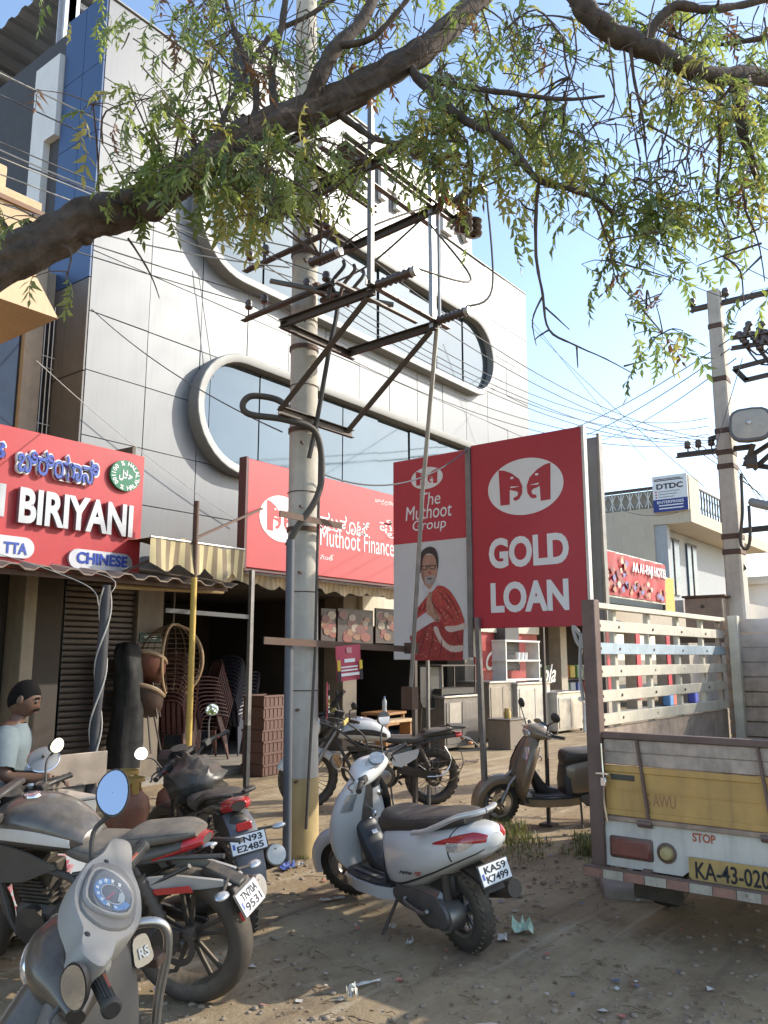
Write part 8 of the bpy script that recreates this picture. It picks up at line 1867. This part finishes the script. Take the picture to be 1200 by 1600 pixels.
for _ in range(420):
    px, py = random.uniform(0, 1200), 1600-360*random.random(); p = onG(px, py)
    if p.length > 12: continue
    a = random.uniform(0, 6.28); l, w_ = random.uniform(.02, .05), random.uniform(.005, .012); z = gz(p.x, p.y)+.006; d = V3((math.cos(a), math.sin(a), 0)); s_ = V3((-d.y, d.x, 0)); b = V3((p.x, p.y, z))
    lv.add([b, b+d*l*.5+s_*w_+UZ*.006, b+d*l+UZ*.003, b+d*l*.5-s_*w_], [(0, 1, 2), (0, 2, 3)])
for _ in range(160):
    px, py = random.uniform(0, 1200), 1600-360*random.random(); p = onG(px, py)
    if p.length > 12: continue
    a = random.uniform(0, 6.28); l = random.uniform(.05, .16); b = V3((p.x, p.y, gz(p.x, p.y)+.006)); d = V3((math.cos(a), math.sin(a), 0))*l
    lv.tube([b, b+d*.5+V3((random.gauss(0, .01), random.gauss(0, .01), .008)), b+d], .0022, 4)
o = obj('dry_leaves', lv, mat('dead leaf brown', (.19, .125, .07), .85, var=.4), None, None); o['kind'] = 'stuff'; o['label'] = 'dead neem leaflets and twigs littering the ground'
M_pap = mat('dirty paper', (.62, .58, .50), .8, var=.15)
def scrap(name, label, cat, px, py, w_, h_, m, rz, crumple=.012):
    p = onG(px, py); R = []
    for i in range(6): R.append([V3((-w_/2+w_*k/5+random.gauss(0, w_*.03), -h_/2+h_*i/5+random.gauss(0, h_*.03), .012+abs(random.gauss(0, crumple)))) for k in range(6)])
    o = obj(name, MB().rings(R, False, False), m, None, 30); o.location = (p.x, p.y, gz(p.x, p.y)); o.rotation_euler = (0, 0, rz); return tag(o, label, cat)
scrap('paper_scrap', 'flat pale scrap of card lying right of the white scooter rear wheel', 'scrap', 785, 1468, .11, .05, M_pap, .5, .006)
scrap('paper_scrap', 'torn paper scrap in the dirt under the white scooter', 'scrap', 612, 1453, .07, .04, M_pap, 1.2)
scrap('paper_scrap', 'small paper scrap in front of the white scooter side stand', 'scrap', 640, 1478, .06, .03, M_pap, .2)
scrap('paper_scrap', 'pale paper strip lying in the sun left of the white scooter front wheel', 'scrap', 520, 1408, .16, .04, M_pap, -.5, .008)
scrap('paper_scrap', 'crumpled paper in the bare foreground dirt', 'scrap', 550, 1555, .06, .05, M_pap, .9, .02)
scrap('paper_scrap', 'thin paper strip across the middle of the foreground', 'scrap', 575, 1537, .14, .02, M_pap, -.3, .006)
scrap('plastic_bag', 'crumpled green and white plastic bag in the shade below the truck', 'bag', 817, 1458, .10, .12, mat('green white plastic', (.45, .58, .42), .35, var=.4, vs=25), .4, .035)
scrap('plastic_wrapper', 'crumpled blue wrapper at the foot of the concrete pole', 'wrapper', 448, 1362, .14, .09, mat('blue wrapper', (.08, .12, .35), .35, var=.5, vs=30), .4, .03)
scrap('plastic_wrapper', 'small white wrapper beside the blue one by the pole', 'wrapper', 470, 1358, .07, .05, K['offwhite'], .9, .02)
tg_ = thing('branch', 'dry branch lying on the dirt near the food counter', 'branch', onG(735, 1196), .2); obj('stick', MB().tube(spline([(-.5, 0, .03), (-.1, .05, .06), (.2, -.03, .04), (.5, .06, .03)], 4), .014, 6), M_twig, tg_); obj('twig', MB().tube([(.0, .02, .05), (.2, .16, .05)], .008, 5), M_twig, tg_)
slb = thing('stone_slab', 'flat grey stone slab leaning at the foot of the truck corner post', 'slab', onG(985, 1385), .5); obj('slab', MB().box(-.3, .25, -.18, .2, -.05, .06, .02), mat('grey slab stone', (.30, .26, .22), .9, var=.2, bump=.3), slb); obj('chip', MB().box(.15, .3, .1, .22, -.05, .035, .02), mat('grey slab stone', (.3, .26, .22)), slb)
lt = [MB() for _ in range(4)]
for _ in range(170):
    px, py = random.uniform(0, 1200), 1600-330*random.random()**.8; q = onG(px, py)
    if q.length > 13: continue
    r_ = random.uniform(.008, .028); z = gz(q.x, q.y)+.006; a = random.uniform(0, 6.28)
    lt[random.randrange(4)].add([(q.x+r_*math.cos(a+u)*random.uniform(.6, 1.2), q.y+r_*math.sin(a+u)*random.uniform(.6, 1.2), z+random.uniform(0, .012)) for u in (0, 1.5, 3, 4.6)], [(0, 1, 2), (0, 2, 3)])
for k in range(4):
    o = obj('litter', lt[k], mat('litter %d' % k, [(.55, .52, .46), (.38, .33, .27), (.12, .15, .28), (.42, .16, .12)][k], .7, var=.3), None, None); o['kind'] = 'stuff'; o['label'] = ['tiny pale paper bits', 'tiny brown card bits', 'tiny blue foil bits', 'tiny red wrapper bits'][k]+' trodden into the dirt'
# ------------------------------------------------------------------ smoke and glare veil over the truck bed, its pale volume also standing for glare
sm = bpy.data.materials.new('smoke and glare veil'); sm.use_nodes = True; nt = sm.node_tree; N = nt.nodes; Lk = nt.links
for n in list(N): N.remove(n)
out = N.new('ShaderNodeOutputMaterial'); pv = N.new('ShaderNodeVolumePrincipled'); tc = N.new('ShaderNodeTexCoord'); nz = N.new('ShaderNodeTexNoise')
nz.inputs['Scale'].default_value = 2.6; nz.inputs['Detail'].default_value = 4; Lk.new(tc.outputs['Object'], nz.inputs['Vector'])
ln = N.new('ShaderNodeVectorMath'); ln.operation = 'MULTIPLY'; ln.inputs[1].default_value = (1/.95, 1/.85, 1/.62); Lk.new(tc.outputs['Object'], ln.inputs[0])
le = N.new('ShaderNodeVectorMath'); le.operation = 'LENGTH'; Lk.new(ln.outputs[0], le.inputs[0])
fa = N.new('ShaderNodeMapRange'); fa.inputs[1].default_value = 1.0; fa.inputs[2].default_value = .2; Lk.new(le.outputs['Value'], fa.inputs[0])
r2 = N.new('ShaderNodeMapRange'); r2.inputs[1].default_value = .38; r2.inputs[2].default_value = .72; r2.inputs[4].default_value = 5.5; Lk.new(nz.outputs['Fac'], r2.inputs[0])
mu = N.new('ShaderNodeMath'); mu.operation = 'MULTIPLY'; Lk.new(fa.outputs[0], mu.inputs[0]); Lk.new(r2.outputs[0], mu.inputs[1])
Lk.new(mu.outputs[0], pv.inputs['Density']); pv.inputs['Color'].default_value = (.9, .9, .9, 1); Lk.new(pv.outputs[0], out.inputs['Volume'])
so = obj('smoke', MB().ball((0, 0, 0), 1.0, 24, 14, (.97, .87, .64)), sm, None, 180); so.location = (7.25, 1.15, 1.72); so['kind'] = 'stuff'; so['label'] = 'thin pale smoke and added glare veil over the front of the truck bed'
